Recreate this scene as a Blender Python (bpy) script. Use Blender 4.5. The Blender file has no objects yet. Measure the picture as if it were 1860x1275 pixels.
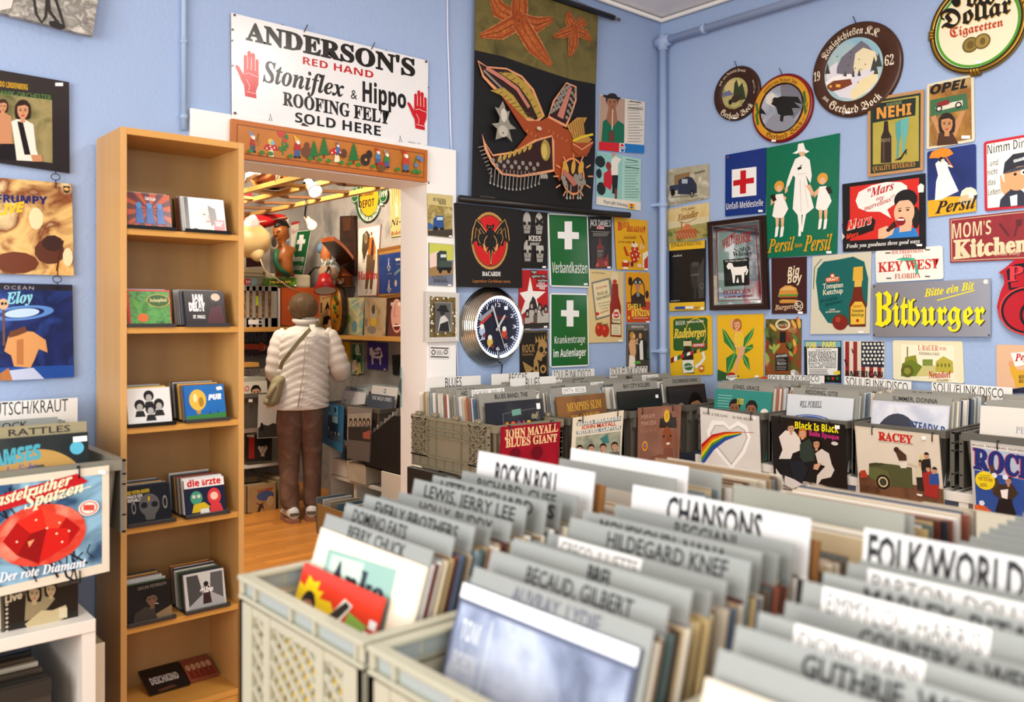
import bpy, bmesh, math, random
from mathutils import Vector as V, Matrix
sc = bpy.context.scene
COL = sc.collection
RND = random.Random(11)
PI = math.pi
sin, cos, rad = math.sin, math.cos, math.radians
# ---------------------------------------------------------------- camera
CAM = V((-4.0, -3.25, 1.40))
FX, CX, HY = 1560.0, 930.0, 575.0
VD = V((.6570, .7539, 0)).normalized()
RD = V((VD.y, -VD.x, 0))
cd = bpy.data.cameras.new('camera')
cam = bpy.data.objects.new('camera', cd)
COL.objects.link(cam)
cam.location = CAM
cam.rotation_euler = (PI / 2, 0, math.atan2(VD.y, VD.x) - PI / 2)
cd.sensor_width = 36.0
cd.lens = FX / 1860 * 36
cd.shift_y = -(637.5 - HY) / 1860
cd.clip_start = .02
cd.dof.use_dof = True
cd.dof.focus_distance = 4.6
cd.dof.aperture_fstop = 3.2
sc.camera = cam
# ---------------------------------------------------------------- light
sc.view_settings.view_transform = 'Standard'
sc.view_settings.look = 'None'
sc.view_settings.gamma = 1
sc.view_settings.use_curve_mapping = False
sc.view_settings.exposure = 0.10
sc.cycles.max_bounces = 6
sc.cycles.diffuse_bounces = 4
sc.cycles.glossy_bounces = 3
sc.cycles.transmission_bounces = 4
sc.cycles.use_denoising = True
w = bpy.data.worlds.new('World'); sc.world = w; w.use_nodes = True
w.node_tree.nodes['Background'].inputs[0].default_value = (.80, .86, 1, 1)
w.node_tree.nodes['Background'].inputs[1].default_value = .9
def lamp(name, kind, loc, energy, color=(1, 1, 1), aim=None, **kw):
    d = bpy.data.lights.new(name, kind); d.energy = energy; d.color = color
    for k, x in kw.items(): setattr(d, k, x)
    o = bpy.data.objects.new(name, d); COL.objects.link(o); o.location = loc
    if aim is not None: o.rotation_euler = (V(aim) - V(loc)).to_track_quat('-Z', 'Y').to_euler()
    return o
# daylight entering through the shop windows behind and beside the camera
lamp('daylight_front_window', 'AREA', (-4.3, -5.35, 1.75), 72, (1, .95, .86), (-2.2, 0, 1.2), shape='RECTANGLE', size=3.0, size_y=2.0)
lamp('daylight_side_window', 'AREA', (-6.35, -2.6, 1.8), 132, (1, .975, .94), (0, -1.5, 1.1), shape='RECTANGLE', size=2.8, size_y=2.0)
lamp('ceiling_fill_light', 'AREA', (-1.7, -2.3, 3.08), 46, (1, .94, .85), (-1.7, -2.3, 0), shape='DISK', size=.9)  # unseen fill under the ceiling, added and placed to brighten the walls
lamp('back_room_lamp_light', 'AREA', (-1.9, 1.9, 2.95), 100, (1, .86, .68), (-1.6, 2.0, 0), shape='DISK', size=.8)

lamp('wall_spot_light', 'SPOT', (-.75, -1.95, 3.02), 30, (1, .86, .62), (-.0, -1.93, 1.38), spot_size=rad(46), spot_blend=.9, shadow_soft_size=.04)

# ---------------------------------------------------------------- projection helpers
def ray(px, py): return VD + RD * ((px - CX) / FX) + V((0, 0, (HY - py) / FX))
def PX(x): return (V((x, 0, 0)), V((-1, 0, 0)))
def PY(y): return (V((0, y, 0)), V((0, -1, 0)))
def PZ(z): return (V((0, 0, z)), V((0, 0, 1)))
def at(px, py, plane):
    r = ray(px, py); p0, n = plane
    return CAM + r * ((p0 - CAM).dot(n) / r.dot(n))
# zoom frames (x0, y0, scale) in which outlines were measured
L1 = (0, 0, 1.9913); L2 = (0, 640, 2.0087); S3 = (330, 0, 3.5094); D4 = (430, 280, 3.5429); D5 = (430, 600, 3.5429)
K6 = (760, 0, 3.2689); M7 = (760, 340, 3.5422); U8 = (1190, 0, 2.7761); R1 = (1190, 230, 2.7114); R2 = (1510, 230, 2.6029)
B3 = (740, 640, 3.5769); B4 = (1240, 650, 3.0); Q7 = (180, 220, 3.037); Q8 = (180, 640, 2.0074)
E1 = (440, 290, 7.5); E2 = (580, 320, 5.312); E3 = (440, 440, 4.905); E4 = (570, 600, 6.374); E5 = (430, 660, 4.247); E6 = (0, 700, 2.2177)
W1 = (0, 0, 1.0)

# ---------------------------------------------------------------- materials
def lin(h):
    c = [int(h[i:i + 2], 16) / 255 for i in (0, 2, 4)]
    return [x / 12.92 if x <= .04045 else ((x + .055) / 1.055) ** 2.4 for x in c] + [1]
MATS = {}
def M(c, r=.55, m=0.0, em=0.0, bump=0, bs=60, spec=.4, alpha=1.0):
    """c: 'rrggbb', or 'c1/c2/.../scale' for a cloudy mix of colours"""
    k = (c, r, m, em, bump, bs, spec, alpha)
    if k in MATS: return MATS[k]
    mt = bpy.data.materials.new('m_' + c[:24]); mt.use_nodes = True
    N = mt.node_tree.nodes; L = mt.node_tree.links; b = N['Principled BSDF']
    b.inputs['Roughness'].default_value = r; b.inputs['Metallic'].default_value = m
    b.inputs['Specular IOR Level'].default_value = spec
    tc = None
    if '/' in c:
        q = c.split('/'); cols, s = q[:-1], float(q[-1])
        tc = N.new('ShaderNodeTexCoord'); nz = N.new('ShaderNodeTexNoise'); nz.inputs['Scale'].default_value = s
        nz.inputs['Detail'].default_value = 5; nz.inputs['Distortion'].default_value = .6
        rp = N.new('ShaderNodeValToRGB'); cr = rp.color_ramp
        n = len(cols)
        for i, h in enumerate(cols):
            pos = .32 + .36 * i / max(1, n - 1)
            if i < 2: e = cr.elements[i]; e.position = pos
            else: e = cr.elements.new(pos)
            e.color = lin(h)
        L.new(tc.outputs['Object'], nz.inputs['Vector']); L.new(nz.outputs['Fac'], rp.inputs['Fac'])
        L.new(rp.outputs['Color'], b.inputs['Base Color'])
        if em: L.new(rp.outputs['Color'], b.inputs['Emission Color'])
    else:
        b.inputs['Base Color'].default_value = lin(c)
        if em: b.inputs['Emission Color'].default_value = lin(c)
    if em: b.inputs['Emission Strength'].default_value = em
    if alpha < 1: b.inputs['Alpha'].default_value = alpha
    if bump:
        tc = tc or N.new('ShaderNodeTexCoord'); n2 = N.new('ShaderNodeTexNoise'); n2.inputs['Scale'].default_value = bs
        n2.inputs['Detail'].default_value = 4
        bp = N.new('ShaderNodeBump'); bp.inputs['Strength'].default_value = bump; bp.inputs['Distance'].default_value = .004
        L.new(tc.outputs['Object'], n2.inputs['Vector']); L.new(n2.outputs['Fac'], bp.inputs['Height']); L.new(bp.outputs['Normal'], b.inputs['Normal'])
    MATS[k] = mt
    return mt
def wood(c1, c2, axis='Z', scale=14, r=.42, planks=None):
    k = ('wood', c1, c2, axis, scale, planks)
    if k in MATS: return MATS[k]
    mt = bpy.data.materials.new('wood_' + c1); mt.use_nodes = True
    N = mt.node_tree.nodes; L = mt.node_tree.links; b = N['Principled BSDF']
    tc = N.new('ShaderNodeTexCoord'); mp = N.new('ShaderNodeMapping')
    s = {'X': (.12, 1, 1), 'Y': (1, .12, 1), 'Z': (1, 1, .12)}[axis]
    mp.inputs['Scale'].default_value = s
    nz = N.new('ShaderNodeTexNoise'); nz.inputs['Scale'].default_value = scale; nz.inputs['Detail'].default_value = 6
    mx = N.new('ShaderNodeMix'); mx.data_type = 'RGBA'
    mx.inputs[6].default_value = lin(c1); mx.inputs[7].default_value = lin(c2)
    L.new(tc.outputs['Object'], mp.inputs['Vector']); L.new(mp.outputs['Vector'], nz.inputs['Vector']); L.new(nz.outputs['Fac'], mx.inputs[0])
    out = mx.outputs[2]
    if planks:
        br = N.new('ShaderNodeTexBrick'); br.inputs['Scale'].default_value = 1
        br.inputs['Brick Width'].default_value = planks[0]; br.inputs['Row Height'].default_value = planks[1]
        br.inputs['Mortar Size'].default_value = .0012; br.inputs['Color1'].default_value = (1, 1, 1, 1)
        br.inputs['Color2'].default_value = (.72, .70, .66, 1); br.inputs['Mortar'].default_value = (.35, .3, .25, 1)
        ml = N.new('ShaderNodeMix'); ml.data_type = 'RGBA'; ml.blend_type = 'MULTIPLY'; ml.inputs[0].default_value = 1
        L.new(tc.outputs['Object'], br.inputs['Vector'])
        L.new(out, ml.inputs[6]); L.new(br.outputs['Color'], ml.inputs[7]); out = ml.outputs[2]
    L.new(out, b.inputs['Base Color']); b.inputs['Roughness'].default_value = r
    MATS[k] = mt
    return mt

# ---------------------------------------------------------------- mesh builder
class MB:
    def __init__(s): s.v = []; s.f = []; s.mi = []; s.mats = []; s.sm = []
    def m(s, mat):
        if isinstance(mat, str): mat = M(mat)
        if mat not in s.mats: s.mats.append(mat)
        return s.mats.index(mat)
    def add(s, vs, fs, mat, smooth=False):
        o = len(s.v); i = s.m(mat)
        s.v += [tuple(p) for p in vs]
        for f in fs: s.f.append([o + k for k in f]); s.mi.append(i); s.sm.append(smooth)
        return s
    def face(s, pts, mat): return s.add(pts, [list(range(len(pts)))], mat)
    def box(s, lo, hi, mat, mx=None):
        vs = [V((x, y, z)) for z in (lo[2], hi[2]) for y in (lo[1], hi[1]) for x in (lo[0], hi[0])]
        if mx: vs = [mx @ p for p in vs]
        return s.add(vs, [(0, 2, 3, 1), (4, 5, 7, 6), (0, 1, 5, 4), (2, 6, 7, 3), (0, 4, 6, 2), (1, 3, 7, 5)], mat)
    def bar(s, a, b, w, h, mat, up=V((0, 0, 1))):
        a = V(a); b = V(b); d = (b - a).normalized()
        u = d.cross(up)
        if u.length < 1e-4: u = d.cross(V((1, 0, 0)))
        u.normalize(); t = u.cross(d).normalized()
        vs = [p + u * (w / 2 * i) + t * (h / 2 * j) for p in (a, b) for i, j in ((-1, -1), (1, -1), (1, 1), (-1, 1))]
        return s.add(vs, [(3, 2, 1, 0), (4, 5, 6, 7), (0, 1, 5, 4), (1, 2, 6, 5), (2, 3, 7, 6), (3, 0, 4, 7)], mat)
    def slab(s, pts, off, mat, side=None):
        """prism: polygon pts extruded by vector off"""
        n = len(pts); a = [V(p) for p in pts]; b = [p + V(off) for p in a]
        s.add(a + b, [list(range(n))], mat)
        o = len(s.v) - 2 * n; i = s.m(side or mat)
        s.f.append([o + n + k for k in range(n - 1, -1, -1)]); s.mi.append(i); s.sm.append(False)
        for k in range(n):
            s.f.append([o + k, o + n + k, o + n + (k + 1) % n, o + (k + 1) % n]); s.mi.append(i); s.sm.append(False)
        return s
    def tube(s, pts, r, mat, n=8, closed=False, caps=True):
        pts = [V(p) for p in pts]; m = len(pts); rs = r if isinstance(r, (list, tuple)) else [r] * m
        vs = []; prev = None
        for k, p in enumerate(pts):
            if closed: d = pts[(k + 1) % m] - pts[k - 1]
            else: d = pts[min(k + 1, m - 1)] - pts[max(k - 1, 0)]
            d.normalize()
            u = (prev - d * prev.dot(d)) if prev is not None else d.orthogonal()
            if u.length < 1e-6: u = d.orthogonal()
            u.normalize(); prev = u; t = d.cross(u)
            q = rs[k]; qa, qb = q if isinstance(q, tuple) else (q, q)
            vs += [p + u * (qa * cos(2 * PI * j / n)) + t * (qb * sin(2 * PI * j / n)) for j in range(n)]
        fs = []
        for k in range(m if closed else m - 1):
            a = k * n; b = ((k + 1) % m) * n
            fs += [(a + j, a + (j + 1) % n, b + (j + 1) % n, b + j) for j in range(n)]
        if caps and not closed: fs += [list(range(n - 1, -1, -1)), [(m - 1) * n + j for j in range(n)]]
        return s.add(vs, fs, mat, True)
    def rings(s, rows, mat, caps=True, smooth=True):
        """rows: list of equally long closed rings of points"""
        n = len(rows[0]); vs = [p for r in rows for p in r]; fs = []
        for k in range(len(rows) - 1):
            a = k * n; b = a + n
            fs += [(a + j, a + (j + 1) % n, b + (j + 1) % n, b + j) for j in range(n)]
        if caps: fs += [list(range(n - 1, -1, -1)), [(len(rows) - 1) * n + j for j in range(n)]]
        return s.add(vs, fs, mat, smooth)
    def lathe(s, prof, mat, o=V((0, 0, 0)), ax=V((0, 0, 1)), n=24, caps=True):
        ax = V(ax).normalized(); u = ax.orthogonal().normalized(); t = ax.cross(u)
        rows = [[V(o) + ax * z + (u * cos(2 * PI * j / n) + t * sin(2 * PI * j / n)) * max(r, 1e-5) for j in range(n)] for r, z in prof]
        return s.rings(rows, mat, caps)
    def build(s, name, parent=None, bevel=0, origin=None, subsurf=0):
        me = bpy.data.meshes.new(name)
        if origin is None:
            if parent is not None: origin = V((0, 0, 0))
            else:
                n = max(1, len(s.v)); mn = [min(p[k] for p in s.v) for k in range(3)]; mxx = [max(p[k] for p in s.v) for k in range(3)]
                origin = V(((mn[0] + mxx[0]) / 2, (mn[1] + mxx[1]) / 2, mn[2]))
        pl = parent_loc(parent)
        g = V(origin) if parent is None else V((0, 0, 0))
        base = g if parent is None else pl
        me.from_pydata([(p[0] - base.x, p[1] - base.y, p[2] - base.z) for p in s.v], [], s.f)
        for mt in s.mats: me.materials.append(mt)
        me.polygons.foreach_set('material_index', s.mi); me.polygons.foreach_set('use_smooth', s.sm)
        me.update()
        o = bpy.data.objects.new(name, me); COL.objects.link(o)
        if parent is None: o.location = base
        else: o.parent = parent
        if bevel:
            b = o.modifiers.new('bevel', 'BEVEL'); b.width = bevel; b.segments = 2; b.limit_method = 'ANGLE'; b.angle_limit = rad(50)
        if subsurf:
            b = o.modifiers.new('sub', 'SUBSURF'); b.levels = b.render_levels = subsurf
        return o
def parent_loc(p):
    l = V((0, 0, 0))
    while p is not None: l = l + p.location; p = p.parent
    return l
def tag(o, label, cat, group=None, kind=None):
    if label: o['label'] = label
    if cat: o['category'] = cat
    if group: o['group'] = group
    if kind: o['kind'] = kind
    return o
def empty(name, label, cat, loc, group=None):
    o = bpy.data.objects.new(name, None); COL.objects.link(o); o.location = loc; o.empty_display_size = .05
    return tag(o, label, cat, group)
def struct(mb, name, **k):
    o = mb.build(name, **k); o['kind'] = 'structure'; return o

# ---------------------------------------------------------------- lettering (built-in font and its own fallback faces)
def style(t, st):
    if st == 'n': return t
    base = {'B': (0x1D400, 0x1D41A, 0x1D7CE), 'I': (0x1D468, 0x1D482, 0x1D7CE), 'F': (0x1D56C, 0x1D586, 0x1D7CE),
            'S': (0x1D4D0, 0x1D4EA, 0x1D7CE), 's': (0x1D5D4, 0x1D5EE, 0x1D7EC), 'i': (0x1D63C, 0x1D656, 0x1D7EC)}[st]
    out = ''
    for ch in t:
        if 'A' <= ch <= 'Z': out += chr(base[0] + ord(ch) - 65)
        elif 'a' <= ch <= 'z': out += chr(base[1] + ord(ch) - 97)
        elif '0' <= ch <= '9': out += chr(base[2] + ord(ch) - 48)
        else: out += ch
    return out
TXT = {}
def text2d(t, st='n', bold=0.0, sp=1.0):
    k = (t, st, bold, sp)
    if k not in TXT:
        c = bpy.data.curves.new('t', 'FONT'); c.body = style(t, st); c.fill_mode = 'FRONT'; c.resolution_u = 2; c.offset = bold; c.space_character = sp
        o = bpy.data.objects.new('t', c); me = o.to_mesh()
        vs = [(v.co.x, v.co.y) for v in me.vertices]; fs = [list(p.vertices) for p in me.polygons]
        o.to_mesh_clear(); bpy.data.objects.remove(o); bpy.data.curves.remove(c)
        if vs:
            x0 = min(p[0] for p in vs); x1 = max(p[0] for p in vs)
            vs = [((p[0] - x0) / max(1e-6, x1 - x0), p[1] / .7) for p in vs]
        TXT[k] = (vs, fs, (x1 - x0) / .7 if vs else 1)
    return TXT[k]

# ---------------------------------------------------------------- flat artwork on a plane or on a 3-D quad
STEP = .00012
class Art:
    def __init__(s, mb, F=None, plane=None, quad=None, lift=.0006, rough=.4):
        s.mb = mb; s.F = F; s.pl = plane; s.q = [V(p) for p in quad] if quad else None; s.off = lift; s.ro = rough
        if quad:
            a, b, c, d = s.q           # TL TR BR BL
            s.n = (d - a).cross(b - a).normalized(); s.u = (b - a).normalized(); s.w = (a - d).normalized(); s.hh = (a - d).length
            s.ww = (b - a).length
        else:
            s.n = plane[1].normalized(); s.w = V((0, 0, 1)) - s.n * s.n.z; s.w.normalize(); s.u = s.w.cross(s.n)
    def P(s, x, y):
        if s.q:
            u, v = x / 100, y / 100; a, b, c, d = s.q
            return (a * (1 - u) + b * u) * (1 - v) + (d * (1 - u) + c * u) * v
        return at(s.F[0] + x / s.F[2], s.F[1] + y / s.F[2], s.pl)
    def S(s, x, y):
        if s.q: return s.hh / 100
        return (s.P(x, y) - CAM).dot(VD) / FX / s.F[2]
    def L(s): s.off += STEP; return s.n * s.off
    def mt(s, c): return c if not isinstance(c, str) else M(c, s.ro)
    def p(s, c, *xy):
        o = s.L(); pts = [(xy[i], xy[i + 1]) for i in range(0, len(xy), 2)]
        s.mb.face([s.P(*q) + o for q in pts], s.mt(c)); return s
    def r(s, c, x0, y0, x1, y1): return s.p(c, x0, y0, x1, y0, x1, y1, x0, y1)
    def e(s, c, x, y, ry, asp=1.0, a0=0, a1=360, rot=0, n=28, inner=0):
        """circle or ellipse true on the plane; ry in frame units, inner>0 gives a ring"""
        o = s.L(); C = s.P(x, y) + o; k = s.S(x, y) * ry; pts = []; full = a1 - a0 >= 360
        cr, sr = cos(rad(rot)), sin(rad(rot))
        def q(a, f):
            X, Y = cos(a) * k * asp * f, sin(a) * k * f
            return C + s.u * (X * cr - Y * sr) + s.w * (X * sr + Y * cr)
        A = [rad(a0 + (a1 - a0) * i / n) for i in range(n if full and not inner else n + 1)]
        if inner:
            vs = [q(a, 1) for a in A] + [q(a, inner) for a in A]; m = len(A)
            s.mb.add(vs, [(i, i + 1, m + i + 1, m + i) for i in range(m - 1)], s.mt(c))
        else:
            s.mb.face([q(a, 1) for a in A], s.mt(c))
        return s
    def l(s, c, w, *xy):
        """ribbon along points; w in frame units"""
        o = s.L(); pts = [s.P(xy[i], xy[i + 1]) + o for i in range(0, len(xy), 2)]; k = s.S(xy[0], xy[1]) * w / 2
        vs = []
        for i, p in enumerate(pts):
            d = pts[min(i + 1, len(pts) - 1)] - pts[max(i - 1, 0)]
            t = s.n.cross(d).normalized() * k
            vs += [p + t, p - t]
        s.mb.add(vs, [(2 * i, 2 * i + 1, 2 * i + 3, 2 * i + 2) for i in range(len(pts) - 1)], s.mt(c)); return s
    def t(s, c, txt, x0, y0, x1, y1, h, st='n', b=0.0, sl=0.0, sp=1.0):
        vs, fs, _ = text2d(txt, st, b, sp)
        if not vs: return s
        o = s.L(); h0, h1 = h if isinstance(h, tuple) else (h, h); W = x1 - x0
        out = []
        for u, v in vs:
            hh = h0 + (h1 - h0) * u
            out.append(s.P(x0 + W * u + sl * v * hh, y0 + (y1 - y0) * u - v * hh) + o)
        s.mb.add(out, fs, s.mt(c)); return s
    def arc(s, c, txt, x, y, ry, a0, a1, h, st='n', b=0.0, inside=False):
        """text along a circle (degrees, ccw from +x); inside=True reads left to right along the bottom"""
        vs, fs, _ = text2d(txt, st, b); o = s.L(); C = s.P(x, y) + o; k = s.S(x, y)
        out = []
        for u, v in vs:
            a = rad(a0 + (a1 - a0) * u); R = k * (ry - v * h if inside else ry + v * h)
            out.append(C + s.u * (cos(a) * R) + s.w * (sin(a) * R))
        s.mb.add(out, fs, s.mt(c)); return s
    def inset(s, c, m):
        """fill of the panel shrunk by m metres"""
        o = s.L(); q = s.corners; n = len(q); out = []
        cen = sum(q, V((0, 0, 0))) / n
        for p in q:
            d = cen - p; du, dw = d.dot(s.u), d.dot(s.w)
            out.append(p + s.u * math.copysign(m, du) + s.w * math.copysign(m, dw) + o)
        s.mb.face(out, s.mt(c)); return s
    def sticker(s, x, y, w=22, h=11): return s.r('f4f2ee', x - w / 2, y - h / 2, x + w / 2, y + h / 2)
    def lines(s, c, x0, y0, x1, y1, n, w=2, rnd=None):
        """rows of small print"""
        for i in range(n):
            yy = y0 + (y1 - y0) * i / max(1, n - 1); e = x1 - (RND.random() * (x1 - x0) * .3)
            s.l(c, w, x0, yy, e, yy)
        return s
def rounded(q, r, u, w, n=4):
    out = []; m = len(q)
    for i, p in enumerate(q):
        a = (q[i - 1] - p).normalized(); b = (q[(i + 1) % m] - p).normalized()
        p0 = p + a * r; p1 = p + b * r
        for k in range(n + 1):
            t = k / n; out.append((p0 * (1 - t) + p * t) * (1 - t) + (p * (1 - t) + p1 * t) * t)
    return out
class Sign(Art):
    """a flat panel measured by its four corners TL TR BR BL in a zoom frame, hung on a plane"""
    def __init__(s, name, label, cat, F, plane, c, base, t=.004, rough=.35, rd=0, edge=None, group=None, gap=.004):
        pl = (plane[0] + plane[1] * (gap + t), plane[1])
        Art.__init__(s, MB(), F, pl, lift=.0004, rough=rough)
        s.info = (name, label, cat, group)
        q = [s.P(c[i], c[i + 1]) for i in range(0, len(c), 2)]; s.corners = q
        if rd: q = rounded(q, rd, s.u, s.w)
        s.mb.slab(q, -s.n * t, s.mt(base), s.mt(edge or base))
    def done(s, parent=None):
        nm, lb, ct, gr = s.info
        o = s.mb.build(nm, parent)
        return tag(o, lb, ct, gr) if parent is None else o
WA, WB = PY(0), PX(0)
# ================================================================ SETTING
H = 3.16
blue = M('9db2d3', .8, bump=.5, bs=70)
white = M('efece6', .6)
def wallbox(name, lo, hi, mat): return struct(MB().box(lo, hi, mat), name)
DX0, DX1, DZ = -2.63, -1.69, 2.02          # doorway
mb = MB()
mb.box((-6.4, 0, 0), (DX0, .18, H), blue).box((DX1, 0, 0), (.18, .18, H), blue).box((DX0, 0, DZ), (DX1, .18, H), blue)
struct(mb, 'wall_left')
wallbox('wall_right', (0, -5.4, 0), (.18, 0, H), blue)
# the street side of the shop, behind the camera: two window openings
mb = MB()
mb.box((-6.4, -5.58, 0), (-5.9, -5.4, H), blue).box((-2.7, -5.58, 0), (0.18, -5.4, H), blue).box((-5.9, -5.58, 0), (-2.7, -5.4, .7), blue).box((-5.9, -5.58, 2.8), (-2.7, -5.4, H), blue)
struct(mb, 'wall_front')
mb = MB()
mb.box((-6.58, -5.58, 0), (-6.4, -4.1, H), blue).box((-6.58, -1.1, 0), (-6.4, .18, H), blue).box((-6.58, -4.1, 0), (-6.4, -1.1, .7), blue).box((-6.58, -4.1, 2.85), (-6.4, -1.1, H), blue)
struct(mb, 'wall_side')
struct(MB().box((-6.58, -5.58, -.1), (.18, 3.6, 0), wood('b9712c', 'd99545', 'X', 30, .35, planks=(.45, .07))), 'floor')
struct(MB().box((-6.58, -5.58, H), (.18, .18, H + .1), M('f3f1ee', .8, bump=.5, bs=40)), 'ceiling')
# back room
grey = M('6e6c6a/a29d96/8c8984/3.5', .85, bump=.3, bs=30)
struct(MB().box((-4.2, 3.4, 0), (-.37, 3.58, H), grey), 'wall_back')
struct(MB().box((-.55, .18, 0), (-.37, 3.4, H), grey), 'wall_back_right')
struct(MB().box((-4.38, .18, 0), (-4.2, 3.58, H), grey), 'wall_back_left')
struct(MB().box((-4.38, .18, H), (-.37, 3.58, H + .1), M('e5ded2', .8)), 'ceiling_back')
# door casing and reveal lining
mb = MB()
T = .022
mb.box((-2.79, -T, 0), (DX0, 0, 2.185), white).box((DX1, -T, 0), (-1.535, 0, 2.185), white).box((DX0, -T, DZ), (DX1, 0, 2.185), white)
mb.box((DX0, -T, 0), (DX0 + .012, .2, DZ), white).box((DX1 - .012, -T, 0), (DX1, .2, DZ), white).box((DX0, -T, DZ - .012), (DX1, .2, DZ), white)
struct(mb, 'trim_1', bevel=.003)
for nm, lo, hi in (('baseboard_left', (-1.53, -.018, 0), (0, 0, .09)), ('baseboard_right', (-.018, -5.4, 0), (0, -.02, .09)), ('baseboard_far_left', (-6.4, -.018, 0), (-2.8, 0, .09))):
    struct(MB().box(lo, hi, white), nm)
# stucco cove under the ceiling
mb = MB()
mb.tube([(-6.4, -.02, H - .02), (-.02, -.02, H - .02), (-.02, -5.4, H - .02)], .014, white, 8)
struct(mb, 'trim_2')
# heating pipes in the corner, painted with the wall
mb = MB(); pb = M('a2b6d6', .45)
mb.tube([(-.055, -.06, .0), (-.055, -.06, 2.98)], .022, pb, 12)
mb.tube([(-.055, -.015, 3.0), (-.055, -.11, 3.0)], .032, pb, 14).tube([(-.055, -.06, 2.95), (-.055, -.06, 3.04)], .028, pb, 12)
p = mb.build('heating_pipe'); tag(p, 'light blue heating pipe running down the room corner', 'pipe')
p2 = MB().tube([(-.06, -.095, 3.0), (-.06, -3.0, 3.0), (-.06, -5.3, 3.0)], .021, pb, 12).build('heating_pipe'); tag(p2, 'light blue heating pipe running along the right wall under the ceiling', 'pipe')
for z in (2.05, 1.2):
    b = MB(); b.tube([(-.055, -.06, z - .015), (-.055, -.06, z + .015)], .028, pb, 12).box((-.09, -.06, z - .008), (-.05, -.0, z + .008), pb); b.build('pipe_clip', p)
for y in (-.35, -1.9, -3.4):
    b = MB(); b.tube([(-.06, y - .012, 3), (-.06, y + .012, 3)], .027, pb, 12).box((-.065, y - .008, 3.0), (-.0, y + .008, 3.03), pb); b.build('pipe_clip', p2)
a0, a1 = at(332, -40, WA), at(332, 230, WA)
mb = MB(); x = a1.x
mb.tube([(x, -.012, H), (x, -.012, 2.1)], .011, M('9db2cc', .5), 8)
for yy in (77, 213): q = at(332, yy, WA); mb.tube([(x, -.012, q.z - .008), (x, -.012, q.z + .008)], .015, M('9db2cc', .5), 8)
tag(mb.build('conduit'), 'thin blue painted conduit on the wall above the bookcase', 'pipe')
mb = MB(); pts = [at(px, py, PY(-.008)) for px, py in ((812, -30), (813, 60), (816, 150), (818, 230), (820, 272))]
pts[0].z = H; mb.tube(pts, .0035, M('dfe3ee', .5), 6)
tag(mb.build('cable'), 'thin white cable running down to the door frame corner', 'cable')
mb = MB(); pts = [at(px, py, PY(-.008)) for px, py in ((824, 500), (826, 560), (830, 640), (832, 700))]
pts += [V((pts[-1].x, -.008, .75))]
mb.tube(pts, .003, M('dfe3ee', .5), 6)
tag(mb.build('cable'), 'thin white cable beside the door frame below the round clock', 'cable')
# ================================================================ SIGNS ON THE DOORWAY WALL
def head(s, x, y, r, skin='e8b890', hair='3a2416', lip='b03028', asp=.78, long=False):
    A = asp
    def P(c, *q): s.p(c, *[v for i in range(0, len(q), 2) for v in (x + q[i] * r * A, y + q[i + 1] * r)])
    if long: P(hair, -1.05, .9, -1.2, .2, -1.1, -.6, -.6, -1.12, 0, -1.25, .6, -1.12, 1.1, -.6, 1.2, .2, 1.05, .9, .7, 1.0, -.7, 1.0)
    else: P(hair, -1.0, .1, -1.08, -.5, -.6, -1.08, 0, -1.2, .6, -1.08, 1.08, -.5, 1.0, .1)
    P(skin, -.3, .6, .3, .6, .36, 1.35, -.36, 1.35)
    P(skin, -.78, -.5, -.3, -.72, .4, -.66, .78, -.4, .8, .15, .6, .62, .25, .95, -.25, .95, -.6, .62, -.8, .15)
    if not long:
        for d in (-1, 1): P(skin, d * .78, -.15, d * .96, -.12, d * .92, .2, d * .78, .28)
    P(hair, -.8, -.45, -.4, -.9, .4, -.9, .8, -.4, .3, -.62, -.3, -.55)
    for d in (-.36, .36): s.e('241a14', x + d * r * A, y, r * .075, 1.7, n=8); s.l(hair, r * .06, x + (d - .2) * r * A, y - r * .17, x + (d + .2) * r * A, y - r * .19)
    s.l('a8714e', r * .06, x + .02 * r, y, x + r * .09, y + r * .34, x - r * .04, y + r * .36)
    s.e(lip, x, y + r * .58, r * .075, 2.8, n=8)
    return s
Art.head = head
BK, WH, RED = '17140f', 'f1efe9', 'b9141c'
def nails(s, *xy):
    m = MB()
    for i in range(0, len(xy), 2):
        p = s.P(xy[i], xy[i + 1]); m.tube([p - s.n * .001, p + s.n * .012 + V((0.01, 0, .03))], .0022, M('3a3632', .4), 6)
    return m
def hand(s, pts_scale, x, y):
    """red open hand, x,y = wrist bottom centre"""
    k = pts_scale
    def q(*a): return [v for i in range(0, len(a), 2) for v in (x + a[i] * k, y + a[i + 1] * k * 1.0 + a[i] * k * .22)]
    s.p('c3141c', *q(-36, 0, 36, 0, 32, -45, 48, -90, 50, -150, 48, -175, -44, -175, -46, -110, -40, -45))
    for fx, top, wd in ((-34, -262, 21), (-10, -292, 22), (15, -284, 22), (39, -250, 19)):
        s.p('c3141c', *q(fx - wd / 2, -170, fx - wd / 2, top + 10, fx - wd / 4, top, fx + wd / 4, top, fx + wd / 2, top + 10, fx + wd / 2, -170))
    s.p('c3141c', *q(-38, -60, -60, -95, -80, -140, -98, -172, -92, -188, -76, -178, -44, -130))
    s.l('f3d9d4', 3, *q(-30, -110, -8, -70, -14, -40)); s.l('f3d9d4', 3, *q(-38, -140, -10, -150, 20, -142, 46, -138))
    for fx in (-22, 3, 27): s.l('f3d9d4', 4, *q(fx, -172, fx, -250))
    s.l('f3d9d4', 3, *q(-30, -30, 30, -28))
a = Sign('enamel_sign', 'large white enamel roofing felt sign with two red hands above the doorway', 'sign', S3, WA, (315, 80, 1572, 388, 1565, 942, 320, 738), 'e4e4e2', rough=.22, edge='8a7a68', gap=.006)
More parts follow.
